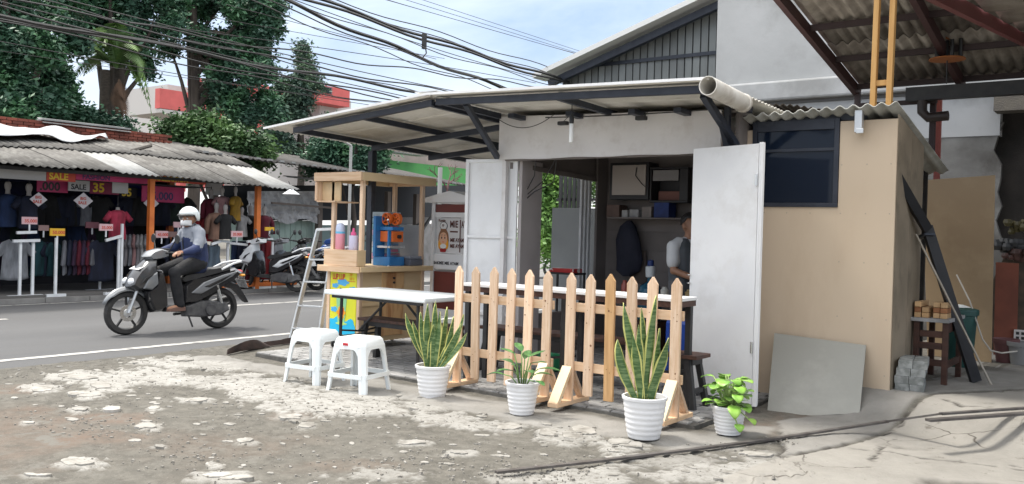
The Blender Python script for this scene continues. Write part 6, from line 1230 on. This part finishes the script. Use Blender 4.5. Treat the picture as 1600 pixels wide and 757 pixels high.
for u, c in ((-5, 'purple'), (12, 'black'), (48, 'dark blue'), (60, 'black'), (72, 'navy'), (84, 'teal')): garment(u, 378, -17.1, 'shirt', c, 'on the low rack behind the yellow sign', .95, fr.uniform(20, 60))
for i, (u, c) in enumerate(((101, 'grey'), (109, 'navy'), (117, 'purple'), (124, 'maroon'), (131, 'purple'), (138, 'maroon'), (145, 'grey'))): garment(u, 375, -16.75, 'long', c, 'on the rack before the big navy t-shirt', .95, 62)
garment(160, 375, -16.6, 'shirt', 'navy', 'at the front of the rack, facing the road', 1.15, 5); garment(24, 374, -16.55, 'shirt', 'light grey', 'behind the double white stand at left', 1.05, 4); garment(60, 376, -16.9, 'shirt', 'teal', 'beside the double white stand', .95, 30)
for u, c in ((196, 'striped'), (203, 'grey'), (209, 'pale pink'), (215, 'striped'), (221, 'white'), (228, 'light grey')): garment(u, 366, -16.7, 'shirt', c, 'on the rack under the pink t-shirt', .92, 58)
for u, c in ((262, 'navy'), (272, 'black'), (282, 'purple'), (292, 'dark blue')): garment(u, 370, -16.9, 'long', c, 'on the rack behind the rider', .9, 50)
garment(335, 382, -16.5, 'dress', 'pale blue', 'behind the rider\'s back', .75, 8); garment(322, 382, -16.7, 'shirt', 'grey', 'behind the rider\'s back', .9, 30)
for u, c in ((368, 'dark blue'), (377, 'navy'), (385, 'navy')): garment(u, 377, -16.4, 'pants', c, 'right of the tall white rack post', .72, 25)
for u, c in ((396, 'maroon'), (405, 'maroon'), (414, 'maroon'), (421, 'red')): garment(u, 374, -16.15, 'dress', c, 'at the right end by the orange base', .90, 22)
# mannequin torsos wearing tops
def mannequin(u, v, X, col, label, kind='shirt', sc=.9, headm=True, ang=0):
    q = P(u, v, X=X); r = T('mannequin', label, 'mannequin', q, math.radians(ang), 'mannequin torsos in the kiosk'); b = M()
    pf = [(.085, -.62), (.17, -.60), (.165, -.42), (.13, -.28), (.165, -.12), (.17, -.05), (.10, 0), (.05, .03), (.045, .10), (.06, .13), (.07, .20), (.05, .26), (.01, .28)] if headm else [(.085, -.62), (.17, -.60), (.165, -.42), (.13, -.28), (.165, -.12), (.17, -.05), (.10, 0), (.05, .03), (.045, .08), (.01, .09)]
    b.lathe([(a*sc, z*sc) for a, z in pf], 16); b.v = [(x*.65, y, z) for x, y, z in b.v]; b.obj('torso', mat('mannequin_white', (.30, .275, .26), .5), r, smooth=True)
    b = M(); R = []
    for a, z in ((.20, -.64), (.19, -.45), (.165, -.28), (.195, -.12), (.195, -.04), (.12, .005), (.07, .02)): R.append([(a*sc*.72*math.cos(t), a*sc*math.sin(t), z*sc) for t in [2*pi*j/16 for j in range(16)]])
    b.rings(R, (0, 0)); L_ = .22 if kind == 'shirt' else .50
    for s in (-1, 1): b.tube([(0, s*.15*sc, -.05*sc), (.01, s*.25*sc, -.16*sc), (.03, s*(.29 if kind != 'shirt' else .31)*sc, -L_*sc)], [.075*sc, .07*sc, .06*sc], 10)
    b.obj('top', cm(col), r, smooth='all'); b = M(); b.tube([(0, 0, .1*sc), (0, 0, .34*sc)], .008, 5); b.obj('hanger_rod', black, r); return r
mannequin(184, 330, -16.35, 'pink', 'mannequin torso in bright pink t-shirt above the white rack', headm=False, sc=.85)
mannequin(45, 308, -16.8, 'navy', 'mannequin in navy printed t-shirt behind the double white stand'); mannequin(12, 305, -17, 'dark blue', 'mannequin in dark blue top at the far left of the kiosk')
mannequin(330, 312, -16.5, 'maroon', 'mannequin in dark maroon top hanging right of the rider', 'long', .8); mannequin(347, 308, -16.3, 'pale pink', 'mannequin in pale pink top hanging highest right of the rider', 'shirt', .75)
mannequin(368, 308, -16.25, 'yellow', 'mannequin in mustard yellow top near the right orange post', 'shirt', .8, ang=30); mannequin(338, 334, -16.2, 'tan', 'mannequin in tan open jacket below the pink one', 'long', .85); mannequin(352, 336, -16.1, 'black', 'mannequin in black top beside the tan jacket', 'shirt', .8)
mannequin(378, 338, -16.3, 'white', 'mannequin in white top left of the right orange post', 'shirt', .7); mannequin(391, 338, -16.5, 'black', 'mannequin in black hooded top behind the right orange post', 'long', .85); mannequin(413, 338, -16.2, 'maroon', 'mannequin in maroon top right of the orange post', 'long', .8)
mannequin(322, 340, -16.6, 'red', 'mannequin in red top beside the tan jacket, nearest the rider', 'shirt', .8)
# steel stands and price signs
def stand(label, base, posts, arms, feet, X):
    r = T('display_stand', label, 'display stand', P(*base, X=X), 0, 'white steel display stands'); gz_ = -.026
    for u, v0, v1 in posts: a = P(u, v0, X=X); b = M(); b.box(X-.02, X+.02, a.y-.022, a.y+.022, gz_+.05, a.z); b.obj('post', whitest, r, w=True)
    for u0, v0, u1, v1 in arms: b = M(); b.bar(P(u0, v0, X=X+.03), P(u1, v1, X=X+.03), .05, .05); b.obj('arm', whitest, r, w=True)
    for u0, u1 in feet: a = P(u0, 455, X=X); c = P(u1, 455, X=X); b = M(); b.box(X-.04, X+.04, a.y, c.y, gz_, gz_+.05); b.obj('foot', whitest, r, w=True)
stand('double post white steel stand at the left of the kiosk front', (40, 455), [(32, 376, 0), (52, 376, 0)], [(20, 377, 62, 376), (26, 364, 57, 363)], [(12, 66)], -16.25)
stand('slim white steel stand carrying the yellow sign', (88, 455), [(88, 372, 0)], [], [(72, 102)], -16.2)
stand('tall white steel rack post with arm beside the pink t-shirt', (188, 455), [(191, 350, 0), (186, 372, 0)], [(165, 376, 190, 369)], [(163, 206)], -16.12)
stand('low white steel stand foot behind the navy t-shirt', (150, 455), [(156, 430, 0)], [], [(134, 178)], -16.9)
stand('white steel rack post with curved arm behind the rider', (356, 455), [(356, 380, 0)], [(330, 382, 346, 377), (346, 377, 358, 378), (358, 380, 386, 383)], [(338, 372)], -16.15)
stand('white steel rail rack at the right end of the kiosk', (405, 455), [(426, 378, 0)], [(386, 378, 426, 374)], [(396, 430)], -16.0)
def sign(u0, v0, u1, v1, X, m, label, tx=None, tm=None):
    a = P(u0, v0, X=X); c = P(u1, v1, X=X); r = T('price_sign', label, 'sign', (X, (a.y+c.y)/2, c.z), 0, 'price signs on the kiosk racks'); b = M(); b.box(X-.012, X+.012, a.y, c.y, c.z, a.z); o = b.obj('board', m, r, w=True)
    if tx: text(tx, (a.z-c.z)*.62, (X+.014, a.y+.04, c.z+(a.z-c.z)*.25), (0, 1, 0), (0, 0, 1), tm, o, bold=.03, ext=.001)
    b = M(); b.box(X-.01, X+.01, (a.y+c.y)/2-.012, (a.y+c.y)/2+.012, c.z-.12, c.z-.001); b.obj('stem', whitest, r, w=True)
sgp = mat('sign_pink', (.62, .40, .42), .6); sgy = mat('sign_yellow', (.72, .42, .03), .6)
sign(34, 339, 58, 351, -16.2, sgp, 'pink and yellow price sign on the double white stand', '35.000', bo_); sign(78, 357, 101, 369, -16.2, sgy, 'yellow price sign on the slim stand', '50.000', bo_); sign(155, 350, 176, 361, -16.1, sgp, 'pale pink price sign left of the pink t-shirt', '35.000', bo_)
sign(243, 361, 262, 372, -16.3, sgp, 'pale pink price sign right of the orange post', '45.000', bo_); sign(271, 347, 286, 356, -16.4, sgp, 'pale pink price sign beside the rider\'s helmet'); sign(361, 361, 379, 371, -16.0, sgp, 'pale pink price sign left of the right orange post', '35.000', bo_); sign(414, 355, 428, 361, -15.95, sgy, 'small yellow sign at the right end of the kiosk')
sign(262, 362, 282, 371, -16.8, mat('sign_dull', (.35, .22, .2), .6), 'dull pink price sign behind the rider'); sign(60, 352, 76, 361, -16.7, mat('sign_dull', (.35, .22, .2), .6), 'dull price sign between the double stand and yellow sign'); sign(134, 347, 154, 357, -16.8, mat('sign_dark', (.25, .10, .12), .6), 'dark pink price sign behind the pale pink one')

# ================================================================ the long shelter beyond: tarp wall, mint wall, dark roof
LS = T('parking_shelter', 'long dark corrugated parking shelter beyond the kiosk', 'shelter', (-19, 16, -.03))
A = Vector((-18.0, 11.95, 2.98)); B = P(742, 292, X=-20.0); dirv = (B-A); Ln = dirv.length; dv = dirv.normalized(); back = Vector((-dv.y, dv.x, 0)).normalized()
dkr = mat('dark_roof', (.075, .07, .068), .9, (.04, .038, .036), 3, bump=.4, rand=.15); n_s = int(Ln/1.05)
for k in range(n_s+1):
    b = M(); n = 16; vs = []
    for t in (0, 1):
        for i in range(n+1): s = k*1.05+1.08*i/n; c = A+dv*s+back*(3.4*t); vs.append((c.x, c.y, c.z+.62*t*1.0+.03*math.sin(2*pi*s/.21)+.004*(k % 2)))
    b.add(vs, [(i, i+1, n+2+i, n+1+i) for i in range(n)]); b.obj('roof_sheet', dkr, LS, w=True, smooth='all', solid=.008)
for k in range(int(Ln/.42)): c = A+dv*(.2+k*.42)+Vector((.02, 0, .015)); b = M(); b.box(c.x-.03, c.x+.03, c.y-.06, c.y+.06, c.z, c.z+.045); b.obj('light_dot', pat, LS, w=True)  # pale blocks painted as daylight showing at the corrugation ends
def on(u, v, off=0):   # a point on the shelter's back wall plane
    n_ = back; o = A+back*2.2; d = CF+CR*((u-800)/FPX)-CU*((v-378.5)/FPX); t = (o-CP).dot(n_)/d.dot(n_); return CP+d*t-n_*off
def wallq(name, u0, v0, u1, v1, m, off, par=LS, d=.03): p = [on(u0, v1, off), on(u1, v1, off), on(u1, v0, off), on(u0, v0, off)]; b = M(); b.add(p+[q+back*d for q in p], [(0, 1, 2, 3), (7, 6, 5, 4), (0, 4, 5, 1), (1, 5, 6, 2), (2, 6, 7, 3), (3, 7, 4, 0)]); return b.obj(name, m, par, w=True)
mint = mat('mint_wall', (.33, .42, .37), .8, (.27, .35, .31), 1.5)
p0, p1 = on(360, 340, .0), on(496, 340, .0); nn = 16
for k in range(nn): u0 = 360+136*k/nn; wallq('wall_sheet', u0, 345, u0+136/nn-.6, 446, mint, .01+.004*(k % 2))
wallq('lower_wall', 497, 352, 600, 446, mat('dull_teal', (.20, .27, .26), .85), .0); wallq('shade_panel', 360, 290, 760, 345, mat('kiosk_dark2', (.03, .032, .036), .9), -.25); wallq('shade_panel', 596, 340, 680, 446, mat('kiosk_dark3', (.16, .155, .15), .9), -.25)  # dark panels colour in the shade under the shelter roof
zn = mat('zinc_old', (.30, .29, .28), .7, (.20, .19, .18), 3, rand=.15)
for k in range(12): u0 = 596+13*k; wallq('zinc_sheet', u0, 352-k*.4, u0+12.6, 446, zn, .02+.006*(k % 2))
for u in (487, 595, 640, 700): a = on(u, 300, .3); b = M(); b.box(a.x-.08, a.x+.08, a.y-.08, a.y+.08, -.03, 3.0 if u < 500 else 2.6); b.obj('post', mat('old_post', (.16, .13, .11), .8), LS, w=True)
for u0, v0, u1, v1 in ((600, 385, 640, 350), (560, 395, 600, 360), (645, 360, 665, 330)): b = M(); b.bar(on(u0, v0, .4), on(u1, v1, .4), .08, .08); b.obj('brace', black, LS, w=True)
b = M(); b.bar(on(395, 317, .7), on(494, 325, .7), .06, .06); b.obj('cross_pole', mat('old_post', (.16, .13, .11), .8), LS, w=True)
# crumpled silver tarp
b = M(); n = 40; vs = []
for i in range(n+1):
    for j in range(13):
        q = on(372+112*i/n, 299+47*j/12+(4*math.sin(i*.35) if j == 12 else 0), .35); q = q-back*(.14*noise.noise(Vector((i*.35, j*.55, 1)))+.06*noise.noise(Vector((i*.9, j*1.4, 4)))); vs.append(q)
b.add(vs, [(i*13+j, i*13+j+1, (i+1)*13+j+1, (i+1)*13+j) for i in range(n) for j in range(12)]); b.obj('tarpaulin', mat('grey_tarp', (.46, .455, .46), .5, (.36, .355, .36), 3), label='wrinkled silver grey tarpaulin stretched above the mint wall', cat='tarpaulin', solid=.004)
b = M(); n = 30; vs = []
for t in (0, 1):
    for i in range(n+1): q = on(425+75*i/n, 281+8*i/n, 1.9-1.5*t); vs.append((q.x, q.y, q.z+.10*t*1+.02*math.sin(i*1.6)-.0))
b.add(vs, [(i, i+1, n+2+i, n+1+i) for i in range(n)]); b.obj('awning_sheet', pat, LS, w=True, smooth='all', solid=.01)
q = P(455, 304, X=-16.6); r = T('shade_lamp', 'white conical lamp shade hanging right of the kiosk roof', 'lamp', q); b = M(); b.lathe([(.20, 0), (.19, .01), (.06, .10), (.03, .16), (.001, .17)], 20, cap=(0, 1)); b.obj('lamp_shade', whitest, r, smooth=True); b = M(); b.tube([(0, 0, .16), (-.1, 0, .30)], .01, 5); b.obj('cord', black, r)

# ================================================================ far buildings
GBd = T('green_shop', 'green walled shop with pink band and blue column beyond the shelter', 'building', (-27, 24, 0)); XG = -26.0
def gq(name, u0, v0, u1, v1, X, m, par, d=.3): a = P(u0, v0, X=X); c = P(u1, v1, X=X); b = M(); b.box(X-d, X, min(a.y, c.y), max(a.y, c.y), min(a.z, c.z), max(a.z, c.z)); return b.obj(name, m, par, w=True)
gq('wall', 603, 250, 735, 300, XG, mat('green_wall', (.10, .36, .10), .8, (.08, .30, .09), 2), GBd); gq('column', 588, 247, 598, 300, XG+.1, mat('blue_column', (.10, .28, .58), .7), GBd); gq('grey_column', 598.5, 250, 604, 300, XG+.12, mat('grey_column', (.4, .42, .45), .7), GBd); gq('parapet', 586, 232, 790, 247, XG+.3, mat('faded_pink', (.50, .30, .28), .8, (.42, .26, .25), 3), GBd); gq('roof', 600, 236, 668, 243, XG+.8, pat, GBd, .6)
gq('upper_wall', 586, 200, 900, 300, XG-1.0, mat('dull_wall', (.36, .30, .29), .85, (.28, .25, .24), 1.5), GBd)
PK = T('pink_building', 'distant building with coral pink balconies behind the trees', 'building', (-42, 30, 0)); cor = mat('coral_pink', (.62, .13, .12), .75, (.52, .11, .10), 2); plg = mat('pale_grey_wall', (.50, .48, .46), .8); XP = -40
gq('wall', 262, 132, 500, 300, XP-2.5, plg, PK, 4); gq('wall', 500, 150, 545, 300, XP-1, plg, PK, 3)
gq('balcony', 250, 138, 300, 176, XP+1, cor, PK, .4); gq('balcony_slab', 250, 176, 330, 181, XP+1, plg, PK, 3); gq('parapet', 300, 120, 400, 150, XP-1, cor, PK, .4); gq('parapet', 380, 128, 502, 160, XP-.8, cor, PK, .4)
gq('stair_tower', 492, 131, 546, 168, XP, cor, PK, 3); w_ = gq('window', 502, 134, 519, 148, XP+.05, mat('far_frame', (.2, .12, .13), .6), PK, .08); gq('pane', 503.5, 135.5, 517.5, 146.5, XP+.09, gm, w_, .03)
for u in (285, 315, 345, 405, 418): gq('column', u, 150, u+5, 300, XP-.6, cor, PK, .4)
for u in (322, 352, 375): w_ = gq('window', u, 168, u+14, 186, XP-2.4, mat('far_frame', (.2, .12, .13), .6), PK, .08); gq('pane', u+1.5, 169.5, u+12.5, 184.5, XP-2.36, gm, w_, .03)
gq('wall', 418, 226, 436, 300, XP+4, plg, PK, .5)

# ================================================================ trees
def leafmat(name, c1, c2): 
    m = mat(name, c1, .55, c2, 1.1, contrast=(.35, .65), col3=(c2[0]*1.5, c2[1]*1.45, c2[2]*1.1), s3=1.1); return m
bark = mat('bark', (.10, .08, .065), .9, (.05, .04, .035), 6, (1, 1, .3), bump=.6)
def leaves(name, par, crowns, n, size, m, seed, clump=.30, flat=0, names='crown'):
    rg = np.random.RandomState(seed); C = []; 
    w = np.array([c[1]**2 for c in crowns]); w = w/w.sum()
    for (c, r), k in zip(crowns, (w*n).astype(int)):
        nc = max(6, int((r/clump)**2*1.15)); d = rg.normal(size=(nc, 3)); d /= np.linalg.norm(d, axis=1)[:, None]; cc = np.array(c)+d*(r*(.35+.65*rg.rand(nc, 1)**.6))*np.array([1, 1, .85])
        i = rg.randint(0, nc, k); p = cc[i]+rg.normal(size=(k, 3))*clump*.42; C.append(p)
    C = np.concatenate(C); k = len(C); a = rg.normal(size=(k, 3)); a[:, 2] *= .5; a /= np.linalg.norm(a, axis=1)[:, None]; b_ = rg.normal(size=(k, 3)); b_ -= (b_*a).sum(1)[:, None]*a; b_ /= np.linalg.norm(b_, axis=1)[:, None]
    s = size*(.6+.8*rg.rand(k, 1)); a = a*s; b_ = b_*s*.45; V = np.stack([C-a, C-b_, C+a, C+b_], 1).reshape(-1, 3); l = np.array(wm(par).translation); V = V-l
    me = bpy.data.meshes.new(names); me.vertices.add(4*k); me.vertices.foreach_set('co', V.astype(np.float32).ravel()); me.loops.add(4*k); me.loops.foreach_set('vertex_index', np.arange(4*k, dtype=np.int32)); me.polygons.add(k); me.polygons.foreach_set('loop_start', np.arange(0, 4*k, 4, dtype=np.int32)); me.update(calc_edges=True); me.materials.append(m)
    o = bpy.data.objects.new(names, me); COL.objects.link(o); o.parent = par; return o
def tree(label, D, base, top, cr, n, size, m, seed, tr=.22, name='tree', clump=.42, limbs=True, cat='tree'):
    b0 = P(base[0], base[1], D=D); b0.z = -.1; r = T(name, label, cat, b0); t0 = P(*top, D=D); crowns = [(P(u, v, D=D+dd), rr/FPX*D) for u, v, rr, dd in cr]
    b = M(); mid = b0.lerp(t0, .5)+Vector((.15, .1, 0)); b.tube([b0, b0.lerp(mid, .5), mid, t0], [tr, tr*.85, tr*.7, tr*.45], 10)
    if limbs:
        for i, (c, rr) in enumerate(crowns): s = b0.lerp(t0, .55+.4*((i*37) % 10)/10) if c.z > mid.z-.5 else mid; b.tube([s, s.lerp(c, .5)+Vector((0, 0, .15)), c, c+Vector((0, .1, rr*.5))], [tr*.38, tr*.26, tr*.14, tr*.05], 6)
    b.obj('trunk', bark, r, w=True, smooth=True); leaves(name, r, crowns, int(n*2.6), size*.5, m, seed, clump); return r
lg1 = leafmat('leaf_dark', (.022, .068, .042), (.042, .118, .058)); lg2 = leafmat('leaf_mid', (.028, .078, .050), (.052, .135, .072)); lg3 = leafmat('leaf_light', (.035, .085, .028), (.075, .15, .045)); lg4 = leafmat('leaf_cool', (.05, .10, .075), (.10, .17, .11))
tree('large dark tree at the far left above the brick parapet', 25, (20, 380), (40, 120), [(-30, 60, 75, 0), (25, 20, 60, 1), (75, 60, 50, -1), (20, 110, 70, 0), (80, 130, 55, 1), (-40, 150, 60, 0), (60, 165, 50, -1), (0, -30, 60, 0), (90, 5, 38, 2)], 26000, .17, lg1, 1, .35)
tree('dark tree behind the palm, second from the left', 29, (160, 380), (180, 60), [(140, 10, 40, 0), (190, 20, 46, 1), (235, 50, 40, 0), (212, 80, 20, 1), (170, -30, 50, 0), (240, -10, 45, 0), (228, 108, 14, 1)], 15000, .17, lg2, 2, .3)
tree('tallest tree with straight dark trunk in front of the pink building', 31, (298, 380), (302, 10), [(290, -10, 50, 0), (345, 10, 52, 1), (395, 10, 42, 0), (430, 35, 18, 0), (258, 22, 26, 0), (330, 65, 42, 0), (375, 70, 40, 1), (412, 75, 26, 0), (350, 120, 36, 0), (395, 130, 36, 0), (268, 80, 16, 1), (380, 175, 34, 0), (330, 150, 22, 1), (415, 180, 25, 0)], 26000, .16, lg2, 3, .26)
tree('airy grey green tree right of the tallest tree', 36, (462, 380), (468, 120), [(475, 95, 26, 0), (460, 135, 32, 0), (440, 175, 34, 0), (478, 175, 34, 0), (500, 205, 28, 0), (455, 215, 36, 0), (490, 240, 30, 0), (430, 225, 28, 0), (485, 130, 18, 0)], 15000, .15, lg4, 4, .2)
tree('small dense tree beside the canopy post above the shelter roof', 27, (545, 380), (545, 260), [(520, 240, 26, 0), (550, 232, 24, 0), (575, 250, 24, 0), (545, 262, 26, 0), (500, 255, 22, 0), (580, 225, 12, 0)], 9000, .13, lg2, 5, .12)
tree('broad light green bush above the right end of the kiosk roof', 23, (330, 380), (330, 235), [(272, 212, 17, 0), (300, 212, 22, 0), (335, 216, 24, 0), (370, 226, 22, 0), (398, 238, 18, 0), (320, 205, 14, 0), (300, 235, 22, 0), (350, 240, 20, 0), (385, 248, 20, 0)], 12000, .13, lg3, 6, .12)
tree('small distant tree just above the parapet end', 70, (215, 380), (215, 215), [(205, 204, 8, 0), (225, 206, 9, 0), (240, 212, 8, 0)], 1500, .25, lg4, 7, .2, limbs=False)
tree('bright green tree seen through the stall opening', 19, (868, 430), (870, 300), [(862, 290, 34, 0), (880, 330, 36, 0), (858, 360, 34, 0), (885, 385, 30, 0), (900, 290, 30, 1), (850, 320, 24, 0)], 9000, .11, leafmat('leaf_bright', (.09, .20, .05), (.17, .32, .08)), 8, .12)
# low hedge of greenery between kiosk and trees
tree('low dark greenery behind the brick parapet', 26, (110, 380), (110, 230), [(20, 185, 28, 0), (70, 190, 26, 0), (120, 195, 26, 0), (165, 200, 18, 0), (-20, 185, 30, 0), (190, 208, 12, 0)], 8000, .14, lg1, 9, .15, limbs=False)
# palm
pb = P(178, 380, D=28); pb.z = -.1; PM = T('palm_tree', 'palm tree with brown hanging fronds among the dark trees', 'palm tree', pb); pt_ = P(182, 112, D=28)
for k, (u, w) in enumerate(((165, .2), (186, .19))): b = M(); c = P(u, 110, D=28+k*.4); b.tube([(c.x, c.y, -.1), (c.x, c.y, 2.5), (c.x, c.y, c.z)], [w, w*.9, w*.8], 12); b.obj('trunk', mat('palm_bark', (.07, .057, .045), .9, (.04, .032, .025), 9, (1, 1, 3), bump=.7), PM, w=True, smooth=True)
def frond(o, tip, droop, m, wid=.42, n=20, up=.5):
    o = Vector(o); tip = Vector(tip); b = M(); pts = []
    for i in range(n+1): t = i/n; p = o.lerp(tip, t)+Vector((0, 0, up*math.sin(t*pi)-droop*t*t)); pts.append(p)
    b.tube(pts, [.03*(1-i/n)+.006 for i in range(n+1)], 4)
    for i in range(1, n):
        d = (pts[i+1]-pts[i]).normalized(); s = d.cross(Vector((0, 0, 1)))
        s = s.normalized() if s.length > .1 else Vector((1, 0, 0)); L_ = wid*math.sin(pi*min(1, i/n*.9+.12))
        for k in (-1, 1):
            for e in (0, .5): a = pts[i]+d*e*.1; q = a+s*k*L_*.8+Vector((0, 0, -L_*.45))+d*L_*.5; b.add([a, a+d*.07, q], [(0, 1, 2)])
    return b.obj('frond', m, PM, w=True)
pg = leafmat('palm_green', (.055, .11, .03), (.10, .18, .045)); pbm = mat('palm_brown', (.10, .055, .03), .8, (.06, .035, .02), 5)
for i, (u, v, dr) in enumerate(((105, 95, .3), (120, 60, .0), (150, 45, 0), (180, 40, 0), (205, 55, 0), (215, 80, .2), (232, 165, .6), (130, 120, .4), (160, 70, 0), (110, 130, .5), (225, 110, .4), (145, 85, .1))): q = P(u, v, D=28+((i*7) % 5-2)*.4); frond(pt_+Vector((0, 0, .1)), q+Vector((0, 0, dr)), dr, pg, .5)
for i, (u, v) in enumerate(((188, 175), (194, 150), (180, 165), (198, 185), (190, 195))): frond(P(186, 125, D=27.7), P(u, v, D=27.5), .1, pbm, .30, 14, .1)
frond(P(196, 118, D=28), P(238, 180, D=28), .1, pg, .5, 18, 1.0)

# ================================================================ overhead cables
wires = [((10, 0), (640, 150), .012, .05, 'left'), ((0, 2), (690, 165), .02, .08, 'left'), ((0, 12), (668, 140), .028, .1, 'left'), ((0, 16), (660, 158), .018, .1, 'left'), ((0, 22), (610, 160), .016, .1, 'left'), ((63, 0), (690, 138), .02, .1, 'left'), ((90, 0), (668, 143), .014, .1, 'left'), ((140, 0), (700, 136), .012, .1, 'left'), ((0, 55), (640, 168), .008, .1, 'left'), ((0, 75), (600, 160), .006, .05, 'left'),
         ((400, 68), (770, 124), .018, .05, 'mid'), ((380, 62), (770, 120), .010, -.05, 'mid'), ((430, 0), (792, 134), .018, .1, 'mid'), ((462, 0), (800, 138), .040, .12, 'mid'), ((450, 18), (790, 140), .014, .1, 'mid'), ((440, 30), (640, 82), .008, 0, 'mid'), ((430, 45), (650, 84), .007, 0, 'mid'),
         ((490, 0), (880, 128), .030, .05, 'mid'), ((507, 0), (880, 124), .034, .05, 'mid'), ((515, 0), (880, 121), .016, .05, 'mid'), ((528, 0), (900, 119), .016, .02, 'mid'), ((480, 0), (870, 128), .014, .15, 'mid'), ((495, 0), (870, 122), .012, .18, 'mid'),
         ((603, 0), (905, 86), .009, .0, 'right'), ((634, 0), (905, 84), .008, .0, 'right'), ((660, 0), (905, 80), .008, 0, 'right'), ((612, 0), (905, 84), .007, .03, 'right')]
ords = ['', 'second', 'third', 'fourth', 'fifth', 'sixth', 'seventh', 'eighth', 'ninth', 'tenth', 'eleventh', 'twelfth', 'thirteenth', 'fourteenth', 'fifteenth']; cn = {}
for i, (a, c, r_, sg, w_) in enumerate(wires):
    X = -10.2-.1*(i % 7); p = P(*a, X=X); q = P(*c, X=X); d = q-p; p2 = p-d*.35; q2 = q+d*.25; pts = []
    for k in range(33): t = k/32; s = p2.lerp(q2, t); s.z -= sg*4*t*(1-t)+.03*math.sin(t*23+i)*(r_ > .012); pts.append(s)
    cn[w_] = cn.get(w_, 0)+1; wd = {'left': 'crossing the dark trees at left', 'mid': 'sweeping down to the stall canopy', 'right': 'high in the open sky above the canopy'}[w_]; th = 'thick' if r_ > .025 else 'thin' if r_ < .01 else 'medium'
    b = M(); b.tube(pts, r_*(.6 if r_ < .025 else .8), 5); b.obj('overhead_cable', black, label='%s black overhead cable %s, %s strand' % (th, wd, ords[cn[w_]] if cn[w_] > 1 else 'first'), cat='cable', group='overhead street cables')
q = P(663, 62, X=-10.3); b = M(); b.box(q.x-.03, q.x+.03, q.y-.03, q.y+.03, q.z-.16, q.z+.10); b.tube([q+Vector((0, .03, -.1)), q+Vector((0, .06, -.22)), q+Vector((0, -.02, -.3))], .012, 5); b.obj('cable_clamp', black, label='black cable clamp with loose tail on the bundle in the sky', cat='clamp')
a = P(688, 262, X=-9.2); b = M(); b.tube([(a.x, a.y, -.05), (a.x, a.y, a.z)], .035, 10); b.obj('thin_pole', mat('pole_grey', (.38, .38, .37), .6), label='thin grey pole rising behind the noodle cart', cat='pole')
a = P(548.5, 228, X=-15.9); b = M(); b.tube([(a.x, a.y, -.05), (a.x, a.y, a.z)], .035, 8); b.tube([a, a+Vector((0, -.35, .12))], .03, 6); b.box(a.x-.06, a.x+.06, a.y-.55, a.y-.3, a.z+.08, a.z+.14); b.obj('lamp_pole', mat('pole_grey', (.38, .38, .37), .6), label='slim grey street lamp pole beside the dark canopy post', cat='lamp post')
# bare branches by the pink wall
b = M(); fr = random.Random(4); o_ = P(700, 300, X=-15)
def tw(p, d, l, r_, k):
    q = p+d*l; b.tube([p, p.lerp(q, .5)+Vector((0, fr.uniform(-.05, .05), fr.uniform(-.04, .04))), q], [r_, r_*.8, r_*.6], 5)
    if k:
        for _ in range(3): tw(q, (d+Vector((fr.uniform(-.3, .3), fr.uniform(-.9, .9), fr.uniform(-.5, .7)))).normalized(), l*.68, r_*.6, k-1)
tw(P(697, 330, X=-15), Vector((0, .05, 1)), .55, .04, 3); tw(P(697, 330, X=-15)-Vector((0, 0, 2.1)), Vector((0, 0, 1)), 2.1, .05, 0)
b.obj('bare_tree', mat('dead_wood', (.13, .07, .07), .9), label='small bare branching tree between noodle cart and canopy', cat='tree')
# ground cover beyond, so that no void shows past the street
